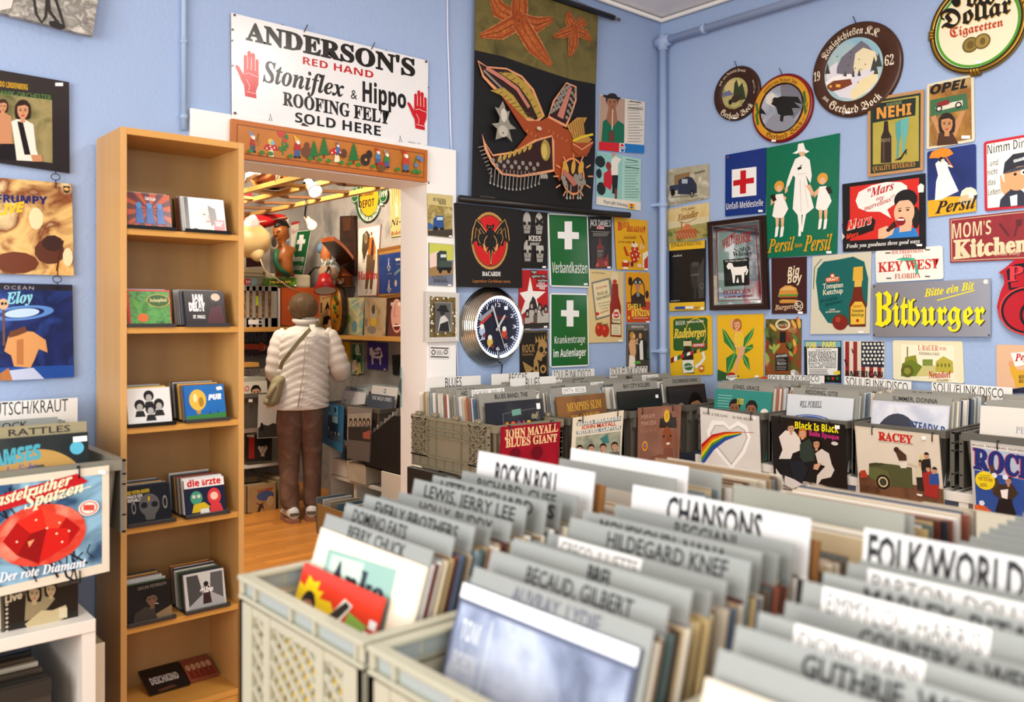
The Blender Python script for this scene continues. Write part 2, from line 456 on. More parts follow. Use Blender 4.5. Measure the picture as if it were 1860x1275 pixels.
a.t(BK, "ANDERSON'S", 408, 250, 1488, 490, (112, 108), 'B', .03).t(RED, 'RED HAND', 772, 408, 1222, 500, (46, 44), 's')
a.t(BK, 'Stoniflex', 516, 518, 1035, 620, (140, 108), 'I', .008).t(BK, '&', 1078, 628, 1118, 636, 60).t(BK, 'Hippo', 1152, 646, 1430, 692, (125, 110), 's', .012)
a.t(BK, 'ROOFING FELT', 645, 668, 1322, 792, (84, 84), 'B', .016).t(BK, 'SOLD HERE', 722, 778, 1268, 868, (62, 62), 's')
hand(a, 1.0, 440, 620); hand(a, .84, 1518, 824)
for x, y, rr in ((335, 97, 8), (1556, 394, 8), (338, 722, 9), (1552, 932, 7), (775, 800, 16), (795, 806, 9), (322, 190, 7), (320, 260, 6), (1570, 560, 4), (640, 158, 4), (1300, 322, 4), (323, 420, 6)): a.e('4a2c20', x, y, rr, 1.1, n=9)
a.t('555555', 'METALL 1151', 1440, 912, 1518, 922, 10)
b = a.done(); nails(a, 780, 205).build('nail', b); nails(a, 1210, 315).build('nail', b)

a = Sign('painted_board', 'long wooden board painted with gnomes, toadstools and fir trees above the doorway', 'board', S3, WA, (322, 755, 1568, 957, 1565, 1163, 320, 1003), 'b5651c', t=.022, gap=.024, rough=.4)
a.inset('7a3f10', .018).inset('c4782a/b06a20/5', .022)
def gnome(x, y, hat='b8201c', coat='2f6a34', s=1, trouser='3a5a8a'):
    a.p(trouser, x - 18 * s, y, x + 18 * s, y, x + 16 * s, y - 45 * s, x - 16 * s, y - 45 * s).p(coat, x - 22 * s, y - 40 * s, x + 22 * s, y - 38 * s, x + 16 * s, y - 85 * s, x - 14 * s, y - 85 * s)
    a.e('e2b48c', x, y - 95 * s, 15 * s).e('eeeae0', x + 6 * s, y - 86 * s, 11 * s).p(hat, x - 16 * s, y - 102 * s, x + 15 * s, y - 102 * s, x - 26 * s, y - 136 * s)
    a.e('241a10', x - 12 * s, y + 2, 7 * s, 1.5).e('241a10', x + 12 * s, y + 3, 7 * s, 1.5)
def fir(x, y, h):
    for k in range(4):
        w_ = h * (.34 - .07 * k); yy = y - h * .18 - h * .2 * k
        a.p('1f6a2c', x - w_, yy, x + w_, yy, x, yy - h * .36)
    a.r('5a3416', x - h * .04, y - h * .2, x + h * .04, y)
def shroom(x, y, s):
    a.p('e8d8b0', x - 16 * s, y, x + 16 * s, y, x + 10 * s, y - 42 * s, x - 10 * s, y - 42 * s).e('b81c1c', x, y - 40 * s, 36 * s, 1.25, 0, 180)
    for dx, dy in ((-26, -50), (-6, -60), (18, -52), (2, -46)): a.e('f2ead8', x + dx * s, y + dy * s, 5 * s, n=8)
gnome(452, 965, '6a86a8', 'a8241c', 1, '4a4c58'); a.e('a8641c', 480, 905, 26, .8).l('7a4414', 8, 478, 900, 490, 852)
shroom(570, 1000, 1.1); a.e('d8b84a', 566, 905, 20).e('7ab0c4', 578, 912, 14)
a.l('2a7a34', 9, 645, 990, 640, 910, 655, 850)
for x, y in ((620, 850), (650, 855), (655, 895), (632, 862)): a.e('c43a3a', x, y, 15, n=9)
for x, y in ((668, 925), (665, 870), (628, 950), (655, 945)): a.e('2a7a34', x, y, 20, .5, rot=30, n=9)
gnome(735, 1000, 'd8a82a', 'a8241c', 1.05); a.e('6a3c1c', 795, 970, 38, 1).e('6a3c1c', 795, 925, 18, 1)
fir(840, 1020, 110); fir(903, 1010, 120); fir(1092, 1045, 120)
shroom(985, 1035, 1.2); gnome(990, 985, '3a5a8a', '3a6a9a', .6); a.e('5a3416', 1028, 980, 30, .7)
a.e('2c1c14', 1165, 1020, 38, .9).e('2c1c14', 1190, 985, 26, .8).e('c8902a', 1168, 1020, 9)
gnome(1245, 1045, 'b8201c', '4a7aa0', .8); gnome(1300, 1065, '8a8a8a', '2f7a3a', .85); a.e('a82018', 1265, 1058, 24, 1.3).e('6a4a1c', 1265, 1072, 20, 1.5)
gnome(1420, 1090, 'b8201c', 'b83a28', 1.05, '4a6a8a'); a.l('2a7a34', 10, 1490, 1110, 1480, 1030, 1492, 1000)
for x, y in ((1520, 1020), (1485, 1055), (1500, 1005)): a.e('5a7aa8', x, y, 14)
for x in (430, 505, 560, 685, 812, 870, 930, 1010, 1062, 1120, 1210, 1365, 1500, 1470): a.e('2f7a2c', x, 965 + (x - 430) * .125, 13, 1.4, n=8)
b = a.done()
for x, y in ((558, 770), (1388, 905)):
    m = MB(); p = a.P(x, y); m.tube([p, p + V((0.006, .004, .03)), p + V((.012, 0, 0))], .0016, M('55504a', .3, .8), 5); m.build('wire_hanger', b)

# two small lorry signs and two frames on the door casing
CA = PY(-.024)
a = Sign('tin_sign', 'small tin sign of a blue lorry on a yellow hillside, uppermost on the door casing', 'sign', M7, CA, (58, 38, 218, 55, 218, 325, 62, 310), 'b8a060/8a7a3c/c8b880/22', gap=.001)
a.p('c9b97a', 60, 40, 216, 57, 217, 130, 60, 110).t(BK, 'BÜSSING', 96, 88, 175, 96, 20, 's').t(BK, 'NAG', 132, 110, 176, 114, 18, 's')
a.p('2d4f86', 95, 265, 95, 205, 120, 182, 160, 185, 165, 265).p('3a62a0', 90, 240, 60, 225, 62, 270, 95, 270).r('bcd0dc', 118, 192, 156, 212).e('15110d', 110, 272, 20).e('15110d', 152, 276, 18).p('40382a', 62, 280, 218, 270, 218, 323, 62, 308).sticker(205, 316, 20, 10)
a.done()
a = Sign('tin_sign', 'small tin sign of a green diesel lorry, lower on the door casing', 'sign', M7, CA, (68, 357, 226, 370, 222, 637, 68, 630), '6d7484', gap=.001)
a.p('c3c653', 70, 359, 224, 372, 223, 470, 70, 470).p('e6c9b8', 72, 430, 130, 410, 130, 520, 72, 520).p('9a7a48', 70, 520, 222, 480, 222, 560, 70, 575)
a.p('2c3a34', 118, 520, 118, 425, 140, 408, 180, 412, 184, 520).r('cfd8d0', 142, 432, 178, 452).p('3d4c42', 130, 470, 215, 480, 215, 530, 130, 528).r('11100e', 120, 515, 212, 535).e('11100e', 140, 535, 20, .7).e('11100e', 195, 535, 20, .7)
a.t('3a3c40', 'DIESEL', 98, 612, 190, 614, 20, 's').t('565b66', 'VOMAG', 85, 590, 180, 590, 22).sticker(200, 630, 22, 10); a.done()
t = empty('picture_frame', 'small silver frame with crystal studs around a photo of a person in a hat', 'picture frame', at(790, 620, PY(-.03)))
a = Sign('frame', '', '', M7, CA, (48, 670, 262, 680, 262, 992, 45, 998), 'c9c5bc', t=.02, rough=.25, gap=.001)
a.inset(M('5c4a22/8a7440/3a2c14/40', .35, .4), .022)
for i in range(54):
    x = RND.uniform(68, 246); y = RND.uniform(700, 976)
    if 100 < x < 218 and 735 < y < 935: continue
    a.e('e8e2d4', x, y, 7, 1, n=6)
a.p('8a887e', 102, 738, 215, 740, 214, 932, 102, 934); a.done(t)
a = Sign('photograph', '', '', M7, PY(-.057), (110, 745, 208, 747, 206, 925, 110, 926), '5c5a55', t=.001, gap=0)
a.p('c9c7c0', 125, 926, 140, 840, 165, 820, 190, 850, 206, 926).e('2a2825', 155, 800, 28, .8).p('1e1c1a', 125, 790, 190, 795, 178, 760, 140, 758).l('1a1816', 12, 118, 790, 196, 800).p('24221f', 140, 880, 190, 860, 200, 926, 130, 926); a.done(t)
a = Sign('notice_card', 'small white printed card at the foot of the door casing', 'card', M7, CA, (72, 1025, 198, 1029, 198, 1105, 74, 1100), 'e6e1d8', t=.001, gap=.0005)
a.l(BK, 7, 78, 1033, 194, 1037).l(BK, 7, 78, 1090, 194, 1094)
a.e('4a4844', 96, 1062, 17, 1, inner=.6).e('4a4844', 176, 1060, 16, 1, inner=.6).lines('77736c', 115, 1052, 160, 1075, 4, 3); a.done()

# black rum logo canvas
a = Sign('canvas_print', 'large black canvas with a bat in a red and gold oval', 'canvas', M7, WA, (240, 100, 662, 145, 668, 648, 255, 640), '15110f', t=.035, gap=.003, rough=.6)
a.e('b98a48', 460, 345, 185, .83, inner=.0001).e('6a3c1c', 460, 345, 168, .83).e('c6161a', 460, 345, 160, .83)
for sg in (-1, 1):
    X = lambda d: 463 + sg * d
    a.p('14100d', X(0), 265, X(28), 285, X(60), 225, X(92), 200, X(110), 250, X(122), 320, X(118), 375, X(104), 350, X(88), 345, X(80), 380, X(62), 372, X(50), 400, X(22), 385, X(0), 400)
    a.l('cf9a54', 6, X(26), 290, X(62), 238, X(92), 208, X(112), 270, X(120), 345).l('cf9a54', 4, X(40), 300, X(66), 262, X(80), 330, X(66), 365).l('cf9a54', 4, X(60), 300, X(92), 262, X(100), 330)
    a.l('cf9a54', 5, X(14), 300, X(38), 340, X(40), 378)
    a.p('cf9a54', X(34), 375, X(50), 362, X(44), 400, X(20), 432).p('c6161a', X(48), 392, X(78), 382, X(84), 420, X(60), 440)
a.p('14100d', 440, 300, 448, 270, 436, 262, 438, 236, 448, 245, 470, 247, 484, 232, 484, 262, 474, 272, 484, 300, 478, 380, 464, 420, 450, 380).e('cf9a54', 452, 258, 4, n=6).e('cf9a54', 470, 258, 4, n=6)
a.p('14100d', 450, 380, 478, 380, 500, 425, 470, 405, 466, 505, 460, 505, 458, 405, 425, 425).l('cf9a54', 4, 446, 385, 430, 420, 455, 405, 462, 495).l('cf9a54', 4, 482, 385, 498, 420, 472, 405, 465, 495)
a.t('f1efe9', 'BACARDI', 408, 570, 526, 572, 28, 'B', .01).t('b9763a', 'Legendary Caribbean taste.', 345, 612, 590, 615, 20, 'n', 0, .2); a.done()

# wall chart with its two rollers
t = empty('wall_chart', 'tall hanging school wall chart of orange starfish on black', 'wall chart', at(970, 365, PY(-.03)))
CH = PY(-.035)
a = Sign('chart', '', '', K6, CH, (340, -165, 700, -40, 1066, 92, 1052, 500, 1050, 900, 1030, 1250, 700, 1212, 315, 1172, 330, 560), '100d0c', t=.0015, gap=0, rough=.5)
a.p('5c5426/726632/4a4420/6', 340, -165, 700, -40, 1066, 92, 1054, 500, 900, 470, 700, 405, 500, 335, 334, 298)
for y in range(20, 300, 40): a.l('8a7d48', 2, 400 + y, y, 620 + y * .6, y + 60)
def star(x, y, arms, c1='9a4516', c2='c9702c', w0=48):
    for ax, ay, bx, by in arms:
        dx, dy = bx - x, by - y; L_ = math.hypot(dx, dy); nx, ny = -dy / L_, dx / L_
        for col, k in (('e0a060', 1.12), (c1, 1.0), (c2, .62)):
            w_ = w0 * k; mx_, my_ = ax, ay
            o = [(x + nx * w_ * .8, y + ny * w_ * .8), (mx_ + nx * w_ * .78, my_ + ny * w_ * .78), (bx + nx * w_ * .22, by + ny * w_ * .22), (bx, by), (bx - nx * w_ * .22, by - ny * w_ * .22), (mx_ - nx * w_ * .78, my_ - ny * w_ * .78), (x - nx * w_ * .8, y - ny * w_ * .8)]
            a.p(M('%s/%s/60' % (col, c1), .5), *[v for q in o for v in q])
        a.l('6a2c10', 5, x, y, ax, ay, bx, by)
    a.e(M('b85a20/8a3c12/60', .5), x, y, w0 * .95, 1, n=14).e('5a4030', x, y, w0 * .14)
star(595, 125, [(480, 60, 425, -40), (600, 20, 590, -90), (700, 150, 798, 115), (480, 190, 365, 215), (690, 280, 785, 390)], w0=58)
star(920, 175, [(895, 120, 885, 68), (975, 130, 960, 100), (985, 205, 1025, 245), (915, 270, 895, 340), (860, 200, 795, 222)], w0=34)
# opened starfish
OR, PK, YL, GY, DK = '9c4418', 'e09a6c', 'b0923c', '8a857a', '2c0f0a'
a.p(PK, 345, 358, 400, 395, 520, 405, 610, 450, 680, 530, 745, 690, 690, 740, 600, 700, 520, 600, 430, 520, 375, 460)
a.p(DK, 352, 372, 410, 405, 520, 415, 605, 462, 670, 540, 730, 690, 690, 715, 615, 690, 530, 590, 440, 505, 385, 450)
a.p(YL, 470, 430, 560, 435, 640, 500, 700, 600, 735, 695, 705, 705, 655, 600, 590, 510).p(YL, 420, 540, 500, 520, 560, 570, 640, 690, 690, 712, 620, 700, 520, 590, 470, 560)
for i in range(9):
    t_ = i / 8; a.l('5a4a14', 4, 480 + 215 * t_, 440 + 240 * t_ ** 1.2, 520 + 200 * t_, 425 + 240 * t_ ** 1.3); a.l('5a4a14', 4, 440 + 200 * t_, 545 + 150 * t_, 470 + 210 * t_, 525 + 170 * t_)
a.l('c07a64', 26, 395, 405, 500, 470, 580, 530, 650, 640)
for i in range(12): a.e(GY, 385 + i * 9, 425 + i * 9, 9, n=8); 
a.p(OR, 480, 565, 530, 640, 620, 780, 640, 800, 560, 900, 620, 870, 700, 820, 790, 830, 790, 1010, 830, 1080, 900, 940, 990, 930, 1030, 850, 900, 780, 850, 760, 830, 700, 770, 690, 720, 720, 640, 720, 560, 640)
a.p(PK, 760, 700, 790, 600, 870, 490, 930, 515, 930, 600, 900, 690, 870, 760).p(DK, 768, 690, 800, 605, 870, 500, 920, 520, 920, 600, 890, 690, 865, 740)
a.p('c07a64', 815, 690, 880, 530, 905, 520, 850, 710)
for i in range(16): a.e(GY, 780 + (i % 4) * 10 + i * 5, 665 - i * 10, 13, n=9)
for i in range(10): a.e(GY, 870 + (i % 2) * 16 + i * 4, 700 - i * 18, 12, n=9)
a.p('b5863c', 870, 750, 930, 700, 990, 700, 970, 740, 975, 800, 1020, 830, 985, 860, 920, 850)
for i in range(7): a.l('6a4416', 4, 885 + i * 13, 735 - i * 5, 905 + i * 13, 830 - i * 2)
a.l('d8c02a', 14, 905, 840, 960, 815, 1025, 800); a.p(OR, 900, 850, 1020, 850, 1000, 910, 940, 930, 900, 890).l(PK, 7, 905, 855, 960, 890, 1025, 845)
a.p(PK, 365, 795, 385, 850, 430, 920, 560, 900, 680, 830, 780, 805, 795, 840, 795, 1020, 700, 1040, 590, 1055, 480, 1040, 420, 970, 380, 890)
a.p(DK, 385, 860, 430, 930, 560, 912, 690, 842, 780, 815, 786, 1008, 690, 1025, 590, 1042, 490, 1030, 430, 960)
a.e('a08a3c', 742, 895, 62, .62).e('c8ac5a', 735, 900, 45, .5)
for i in range(7): a.e(YL, 470 + i * 30, 945 - i * 12, 26, .45, rot=-30, n=10)
for i in range(13): a.e(GY, 430 + i * 22, 955 + (i % 2) * 28 + i * 2, 14, 1, n=9)
for x in range(420, 710, 22): a.l('8f8a80', 6, x, 1000 + (x - 420) * .1, x - 8, 1085 + 40 * sin((x - 420) / 95)).e('9a958a', x - 8, 1088 + 40 * sin((x - 420) / 95), 8, n=7)
for i in range(9): a.l('8f8a80', 5, 375 + i * 6, 870 + i * 22, 338 + i * 9, 880 + i * 22)
for dx in (-14, 0, 14): a.e('9a958a', 728 + dx, 1050, 17, .6, rot=dx, n=9)
a.e('e08a4a', 900, 1050, 110, .88).e(DK, 900, 1050, 98, .86)
for i in range(12):
    q = rad(i * 30); a.l('e0986a', 8, 900 + 88 * cos(q), 1050 + 100 * sin(q), 900 + 118 * cos(q), 1050 + 135 * sin(q))
a.e('c89a3a', 855, 1000, 42, .5, rot=20).e('c89a3a', 900, 995, 42, .4, rot=-10).e('c89a3a', 945, 1000, 42, .5, rot=-20).p('b06a54', 830, 1020, 850, 1010, 935, 1090, 900, 1110)
for x, y in ((840, 1060), (850, 1090), (915, 1055), (940, 1050), (960, 1085), (935, 1090), (920, 1075)): a.e(GY, x, y, 20, 1, n=10)
for x in (865, 885, 930, 945): a.l('8f8a80', 9, x, 1100, x - 5, 1175).e('9a958a', x - 5, 1178, 9)
for x in range(560, 900, 26): a.l('e0a060', 3, x + 60, 790 + (x % 5) * 14, x + 66, 776 + (x % 5) * 14)
a.e('c9b9a0', 695, 768, 11, 1.8)
GH = '908b7c'
a.p(GH, 430, 640, 455, 650, 478, 605, 492, 640, 490, 670, 520, 665, 510, 710, 522, 740, 558, 770, 515, 775, 535, 850, 500, 815, 480, 820, 435, 835, 445, 770, 412, 740, 455, 735, 460, 700).e('c9c4b4', 485, 690, 40, .6).e('b8b3a2', 480, 785, 34, 1.1).e(BK, 480, 795, 5)
a.t('6a6458', 'Jung-Koch-Quentell', 345, 1172, 430, 1182, 9); a.done(t)
rb = M('17120f', .35); m = MB()
p0, p1 = at(K6[0] + 905 / K6[2], -5 / K6[2], CH), at(K6[0] + 1150 / K6[2], 108 / K6[2], CH)
x0 = at(K6[0] + 330 / K6[2], 0, CH).x
zt = p1.z + .0
m.tube([(x0, -.045, zt), (p1.x, -.045, zt)], .016, rb, 12).build('top_roller', t)
MB().tube([(p1.x, -.045, zt), (p1.x + .05, -.045, zt)], .009, M('8c8880', .3, .8), 10).build('roller_pin', t)
p0, p1 = at(833, 361, CH), at(1140, 391, CH); zb = (p0.z + p1.z) / 2
MB().tube([(p0.x - .002, -.045, p0.z), (p1.x - .25, -.045, zb), (p1.x, -.045, p1.z)], .017, rb, 12).build('bottom_roller', t)
# top hangers up to the ceiling line
m = MB(); m.tube([(p0.x + .12, -.04, zt), (p0.x + .45, -.004, 3.13), (p1.x - .12, -.04, zt)], .0018, M('8c8880', .4), 5); m.build('cord', t)

for k, (c, lb) in enumerate((((1078, 560, 1345, 605, 1338, 913, 1070, 890), 'calendar page of a person in a green top drinking cola through a straw'), ((1060, 900, 1322, 945, 1318, 1252, 1055, 1215), 'calendar page of a couple with cola on a mint green sheet'))):
    a = Sign('calendar_page', lb, 'poster', K6, WA, c, 'e6ddcc' if k == 0 else 'a9d4c4', t=.002)
    if k == 0:
        a.p('b99a86', 1080, 564, 1226, 588, 1222, 850, 1072, 838).p('146a4a', 1085, 845, 1095, 720, 1120, 705, 1150, 760, 1185, 715, 1222, 740, 1220, 850).head(1150, 608, 46, 'a06a48', '2a1a12').p('1c1612', 1095, 562, 1200, 580, 1195, 592, 1100, 578).p('a06a48', 1128, 640, 1170, 640, 1180, 720, 1150, 760, 1115, 710).l('e8e4dc', 7, 1152, 650, 1148, 770).p('6a3c28', 1128, 835, 1130, 780, 1160, 780, 1162, 840)
        a.p('cf1c22', 1071, 840, 1192, 850, 1190, 902, 1070, 890).p('1a74bc', 1222, 852, 1339, 862, 1338, 912, 1222, 904).p('f0ece4', 1192, 850, 1222, 852, 1222, 904, 1190, 902).e('c81c22', 1208, 878, 25, .75, 0, 180).e('1a5aa8', 1208, 878, 25, .75, 180, 360).p(WH, 1190, 870, 1226, 870, 1226, 886, 1190, 886).t(BK, 'PEPSI', 1192, 884, 1224, 884, 11, 's')
        a.lines('9a9284', 1240, 605, 1335, 840, 15, 3).l('55504a', 4, 1252, 600, 1320, 612).l('55504a', 4, 1238, 640, 1330, 650)
    else:
        a.p('8cc4bc', 1062, 904, 1210, 930, 1206, 1190, 1058, 1165).e('1a2420', 1080, 960, 36, 1.2, n=9).e('1a2420', 1072, 1030, 30, .8, n=9).e('1a2420', 1085, 1120, 40, 1, n=9)
        a.p('c0202a', 1098, 1100, 1100, 1030, 1140, 1000, 1155, 1070, 1140, 1130).e('8a2c1c', 1128, 985, 24).p('e8e2d4', 1145, 1040, 1145, 950, 1165, 925, 1205, 945, 1185, 975, 1185, 1040).p('1c1a1c', 1150, 1040, 1185, 1040, 1178, 1150, 1150, 1150).e('c9946c', 1158, 918, 14).r('7a3428', 1165, 1120, 1178, 1180).p('e6ddcc', 1056, 1165, 1320, 1200, 1318, 1250, 1055, 1214)
        a.t('2a2a48', 'Pepsi gibt Schwung', 1098, 1205, 1240, 1228, 20, 'B').p('e8b41c', 1244, 1208, 1284, 1212, 1284, 1246, 1244, 1240).e('c8181c', 1264, 1222, 12, 1.1, 0, 180).e('1a5aa8', 1264, 1226, 12, 1.1, 180, 360)
        a.lines('6a9488', 1222, 965, 1312, 1170, 14, 3).l('3c5a50', 4, 1230, 945, 1300, 958).l('3c5a50', 4, 1228, 990, 1308, 1002)
    a.done()

a = Sign('tin_sign', 'narrow black tin sign with four silver skulls', 'sign', M7, WA, (660, 150, 830, 165, 832, 525, 665, 520), '151312', rough=.3)
for x, y in ((698, 235), (775, 240), (700, 415), (778, 420)):
    a.e('b4b0a8', x, y - 20, 56, .6, n=18).p('9a968e', x - 24, y, x + 24, y, x + 18, y + 62, x - 18, y + 62).e('1a1816', x - 15, y - 2, 13, 1, n=9).e('1a1816', x + 15, y - 2, 13, 1, n=9).p('1a1816', x - 5, y + 22, x + 5, y + 22, x, y + 10).r('1a1816', x - 15, y + 34, x + 15, y + 44)
    for d in (-9, 0, 9): a.l('e0dcd4', 3, x + d, y + 32, x + d, y + 48)
a.p('1a1816', 750, 190, 775, 215, 800, 190, 790, 240, 760, 240)
a.r('151312', 700, 310, 800, 375).t('c9c5bd', 'KISS', 706, 345, 786, 348, 32, 's', .02).t('c9c5bd', 'ARMY', 712, 374, 776, 376, 18, 's').sticker(805, 514, 24, 12); a.done()

def aid(lb, c, txts, cross):
    a = Sign('enamel_sign', lb, 'sign', M7, WA, c, 'e9eae6', t=.006, rough=.2, rd=.02)
    q = rounded([p for p in a.corners], 0, a.u, a.w, 1)
    a.inset('14602c', .008)
    x, y, w_, h_, k = cross
    a.p('ecebe6', x - k, y - h_, x + k, y - h_, x + k, y - k * .9, x + w_, y - k * .8, x + w_, y + k * 1.0, x + k, y + k * .95, x + k, y + h_, x - k, y + h_, x - k, y + k * .9, x - w_, y + k * .8, x - w_, y - k * 1.0, x - k, y - k * .95)
    for tx in txts: a.t('ecebe6', *tx)
    return a
a = aid('green enamel first aid sign with white cross reading Verbandkasten', (832, 165, 1090, 180, 1105, 647, 848, 640), [('Verbandkasten', 860, 552, 1086, 556, 70, 's', -.018)], (964, 310, 68, 90, 24)); a.sticker(1076, 624, 24, 12); a.done()
a = aid('green enamel first aid sign with white cross reading Krankentrage im Außenlager', (848, 680, 1090, 685, 1098, 1150, 848, 1162), [('Krankentrage', 876, 1008, 1072, 1000, 48, 's', -.02), ('im Außenlager', 868, 1095, 1078, 1084, 48, 's')], (975, 812, 58, 84, 22)); a.done()

a = Sign('tin_sign', 'red tin sign with a white star and protesters in a crowd', 'sign', M7, WA, (650, 532, 832, 535, 838, 908, 645, 910), 'b3181c', rough=.3)
a.p('ece8e0', 718, 575, 736, 668, 818, 672, 760, 722, 790, 820, 726, 770, 652, 830, 686, 730, 650, 680, 702, 668).p('2a2624', 690, 850, 720, 740, 735, 700, 752, 720, 765, 770, 760, 850)
for x, y, h in ((700, 810, 26), (728, 760, 30), (755, 790, 26), (780, 770, 26), (800, 800, 30), (818, 780, 26)): a.e('24201e', x, y, h, .7, n=10).e('a89c90', x, y + 6, h * .55, .7, n=10).p('55504a' if x % 2 else 'b5b0a6', x - 18, y + 110, x - 16, y + 30, x + 16, y + 30, x + 20, y + 110)
a.p('2a2624', 650, 880, 836, 870, 836, 906, 648, 908)
for tx, x, y, x1 in (('rage', 724, 550, 758), ('against the', 726, 578, 816), ('machine', 764, 606, 828)): a.r('1c1816', x - 4, y - 16, x1 + 4, y + 5).t(WH, tx, x, y, x1, y + 1, 15)
a.t(WH, 'LIVE AT', 768, 624, 810, 626, 13, 's').t(WH, 'FINSBURY', 756, 642, 826, 643, 15, 's').t(WH, 'PARK', 776, 658, 812, 659, 15, 's').sticker(815, 898, 22, 12); a.done()

a = Sign('tin_sign', 'black and tan tin sign with a mohawk skull, wings and the word rock', 'sign', M7, WA, (655, 925, 832, 920, 838, 1215, 655, 1250), '1d1814', rough=.35)
TN = 'a8844c'
a.l(TN, 3, 662, 932, 826, 928, 830, 1205).t(TN, 'ROCK', 668, 1066, 748, 1060, 50, 's').t(TN, 'FESTIVAL', 668, 1084, 740, 1080, 10, 's').e(TN, 798, 1035, 58, .7).p(TN, 765, 1050, 800, 1085, 790, 1120, 770, 1110, 745, 1135, 740, 1120).e('1d1814', 790, 1045, 20, .9).e('1d1814', 822, 1045, 14, .8).p('1d1814', 808, 1062, 815, 1075, 800, 1076)
for i in range(5): a.p(TN, 752 + i * 18, 1005 - i * 6, 770 + i * 16, 992 - i * 6, 752 + i * 20, 955 - i * 4)
for i in range(6): a.p(TN, 740, 1165, 668 + i * 4, 1120 + i * 16, 672 + i * 5, 1134 + i * 16)
a.p(TN, 735, 1220, 740, 1130, 755, 1100, 770, 1130, 775, 1220).e('1d1814', 755, 1165, 14, .8).e(TN, 800, 1170, 28).e('1d1814', 800, 1170, 14); a.done()

a = Sign('tin_sign', 'narrow black tin sign with a whiskey bottle and red cola wording', 'sign', M7, WA, (1095, 190, 1243, 185, 1245, 522, 1108, 522), '131010', rough=.3)
a.t(WH, "JACK DANIEL'S", 1104, 248, 1236, 254, (42, 42), 'n', 0, .0).r('a8181c', 1146, 248, 1196, 270).t(WH, '& COLA', 1148, 268, 1194, 269, 17, 's').l('bbb6ae', 2, 1112, 285, 1232, 288).lines('bbb6ae', 1122, 296, 1226, 312, 3, 2)
a.p('6a1c16', 1144, 478, 1142, 385, 1158, 365, 1160, 330, 1172, 330, 1174, 365, 1194, 385, 1192, 478).r('1a1412', 1146, 398, 1190, 455).t('c9c3b8', 'JACK', 1150, 415, 1186, 415, 10, 'B').lines('9a948a', 1150, 424, 1186, 448, 4, 2).p('7a2018', 1130, 515, 1150, 470, 1190, 475, 1218, 420, 1225, 515).e('b5483a', 1205, 490, 16, n=7).e('b5483a', 1150, 500, 14, n=7).sticker(1224, 516, 22, 12); a.done()

a = Sign('tin_sign', 'yellow tin sign for bed and breakfast with a red polka dot teapot', 'sign', M7, WA, (1258, 192, 1475, 215, 1480, 535, 1275, 530), 'dca61e', rough=.3, edge='7a2a18', rd=.01)
a.t('b5241a', 'B', 1282, 275, 1310, 277, 52, 'B', .02).t('b5241a', 'ED &', 1312, 262, 1356, 252, 32, 'B', .01).t('b5241a', 'BREAKFAST', 1340, 286, 1460, 290, 36, 'B', .01).t('7a4a14', '• • • • •', 1342, 312, 1405, 316, 10).t('7a3414', 'Great location', 1320, 332, 1400, 332, 20, 'I').t('7a3414', 'for your vacation', 1285, 356, 1370, 360, 15, 'I')
a.e('b83418', 1392, 430, 58, .8).p('b83418', 1345, 420, 1358, 445, 1335, 440, 1318, 385, 1328, 380).e('e8d9c0', 1390, 372, 16, 2).e('7a2018', 1384, 356, 9).l('e8d9c0', 8, 1440, 395, 1450, 380, 1435, 365, 1425, 400)
for x, y in ((1365, 410), (1390, 400), (1415, 412), (1375, 440), (1400, 432), (1425, 440), (1385, 465), (1410, 462)): a.e('f0dcc0', x, y, 7, n=9)
a.l('b53a20', 8, 1425, 310, 1445, 345, 1448, 375).p('ede0c8', 1440, 520, 1440, 425, 1475, 410, 1478, 525).p('b83418', 1450, 520, 1450, 470, 1474, 440, 1476, 522).p('b83418', 1310, 515, 1308, 480, 1356, 480, 1350, 515).e('ede0c8', 1330, 478, 8, 3).e('5a1c4a', 1372, 495, 18, .8, n=9).e('ede0c8', 1330, 520, 8, 4).e('e8c8b0', 1420, 505, 14, 1.6, n=9).sticker(1462, 530, 24, 10); a.done()

a = Sign('tin_sign', 'cream tin sign with a glass ketchup bottle, two tomatoes and a recipe note', 'sign', M7, WA, (1095, 525, 1318, 545, 1320, 995, 1090, 1002), 'd6bd84', rough=.3)
a.p('77736a', 1112, 612, 1226, 582, 1240, 600, 1262, 820, 1140, 858).p('dfcfa0', 1122, 622, 1222, 596, 1248, 815, 1148, 842)
a.t('a82018', 'Mit Ketchup', 1140, 660, 1212, 640, 16, 'B').t(BK, "Weckt's die", 1150, 700, 1218, 682, 24, 'I').t(BK, 'Naturschnitzel!', 1142, 730, 1232, 704, 24, 'I').t('33302a', 'Gaben wird bemerkt', 1152, 756, 1230, 738, 9).t('33302a', 'mit Ketchup', 1160, 772, 1226, 758, 9).t('33302a', 'von Kraft', 1174, 788, 1218, 778, 9).e('c0281c', 1150, 815, 11, 1.5).t('a82018', 'Ja, gute Sauce', 1164, 815, 1222, 795, 12, 'I')
a.p('8a1f14', 1234, 960, 1230, 760, 1240, 700, 1246, 620, 1282, 622, 1286, 700, 1302, 770, 1304, 965).p('d9cda4', 1240, 610, 1240, 560, 1250, 548, 1278, 550, 1286, 562, 1284, 614).e('c02a1c', 1262, 607, 14, 1.4).p('dcd2ac', 1244, 870, 1244, 822, 1262, 785, 1284, 785, 1300, 825, 1298, 875).e('c02a1c', 1271, 822, 20, 1.5).t(WH, 'KRAFT', 1246, 829, 1296, 829, 13, 's').p('dcd2ac', 1240, 950, 1240, 880, 1300, 880, 1300, 952).t(BK, 'Tomaten', 1244, 862, 1294, 862, 18, 's', -.02).t(BK, 'Ketchup', 1244, 886, 1294, 888, 18, 's', -.02).lines('8a826a', 1248, 900, 1292, 940, 5, 2)
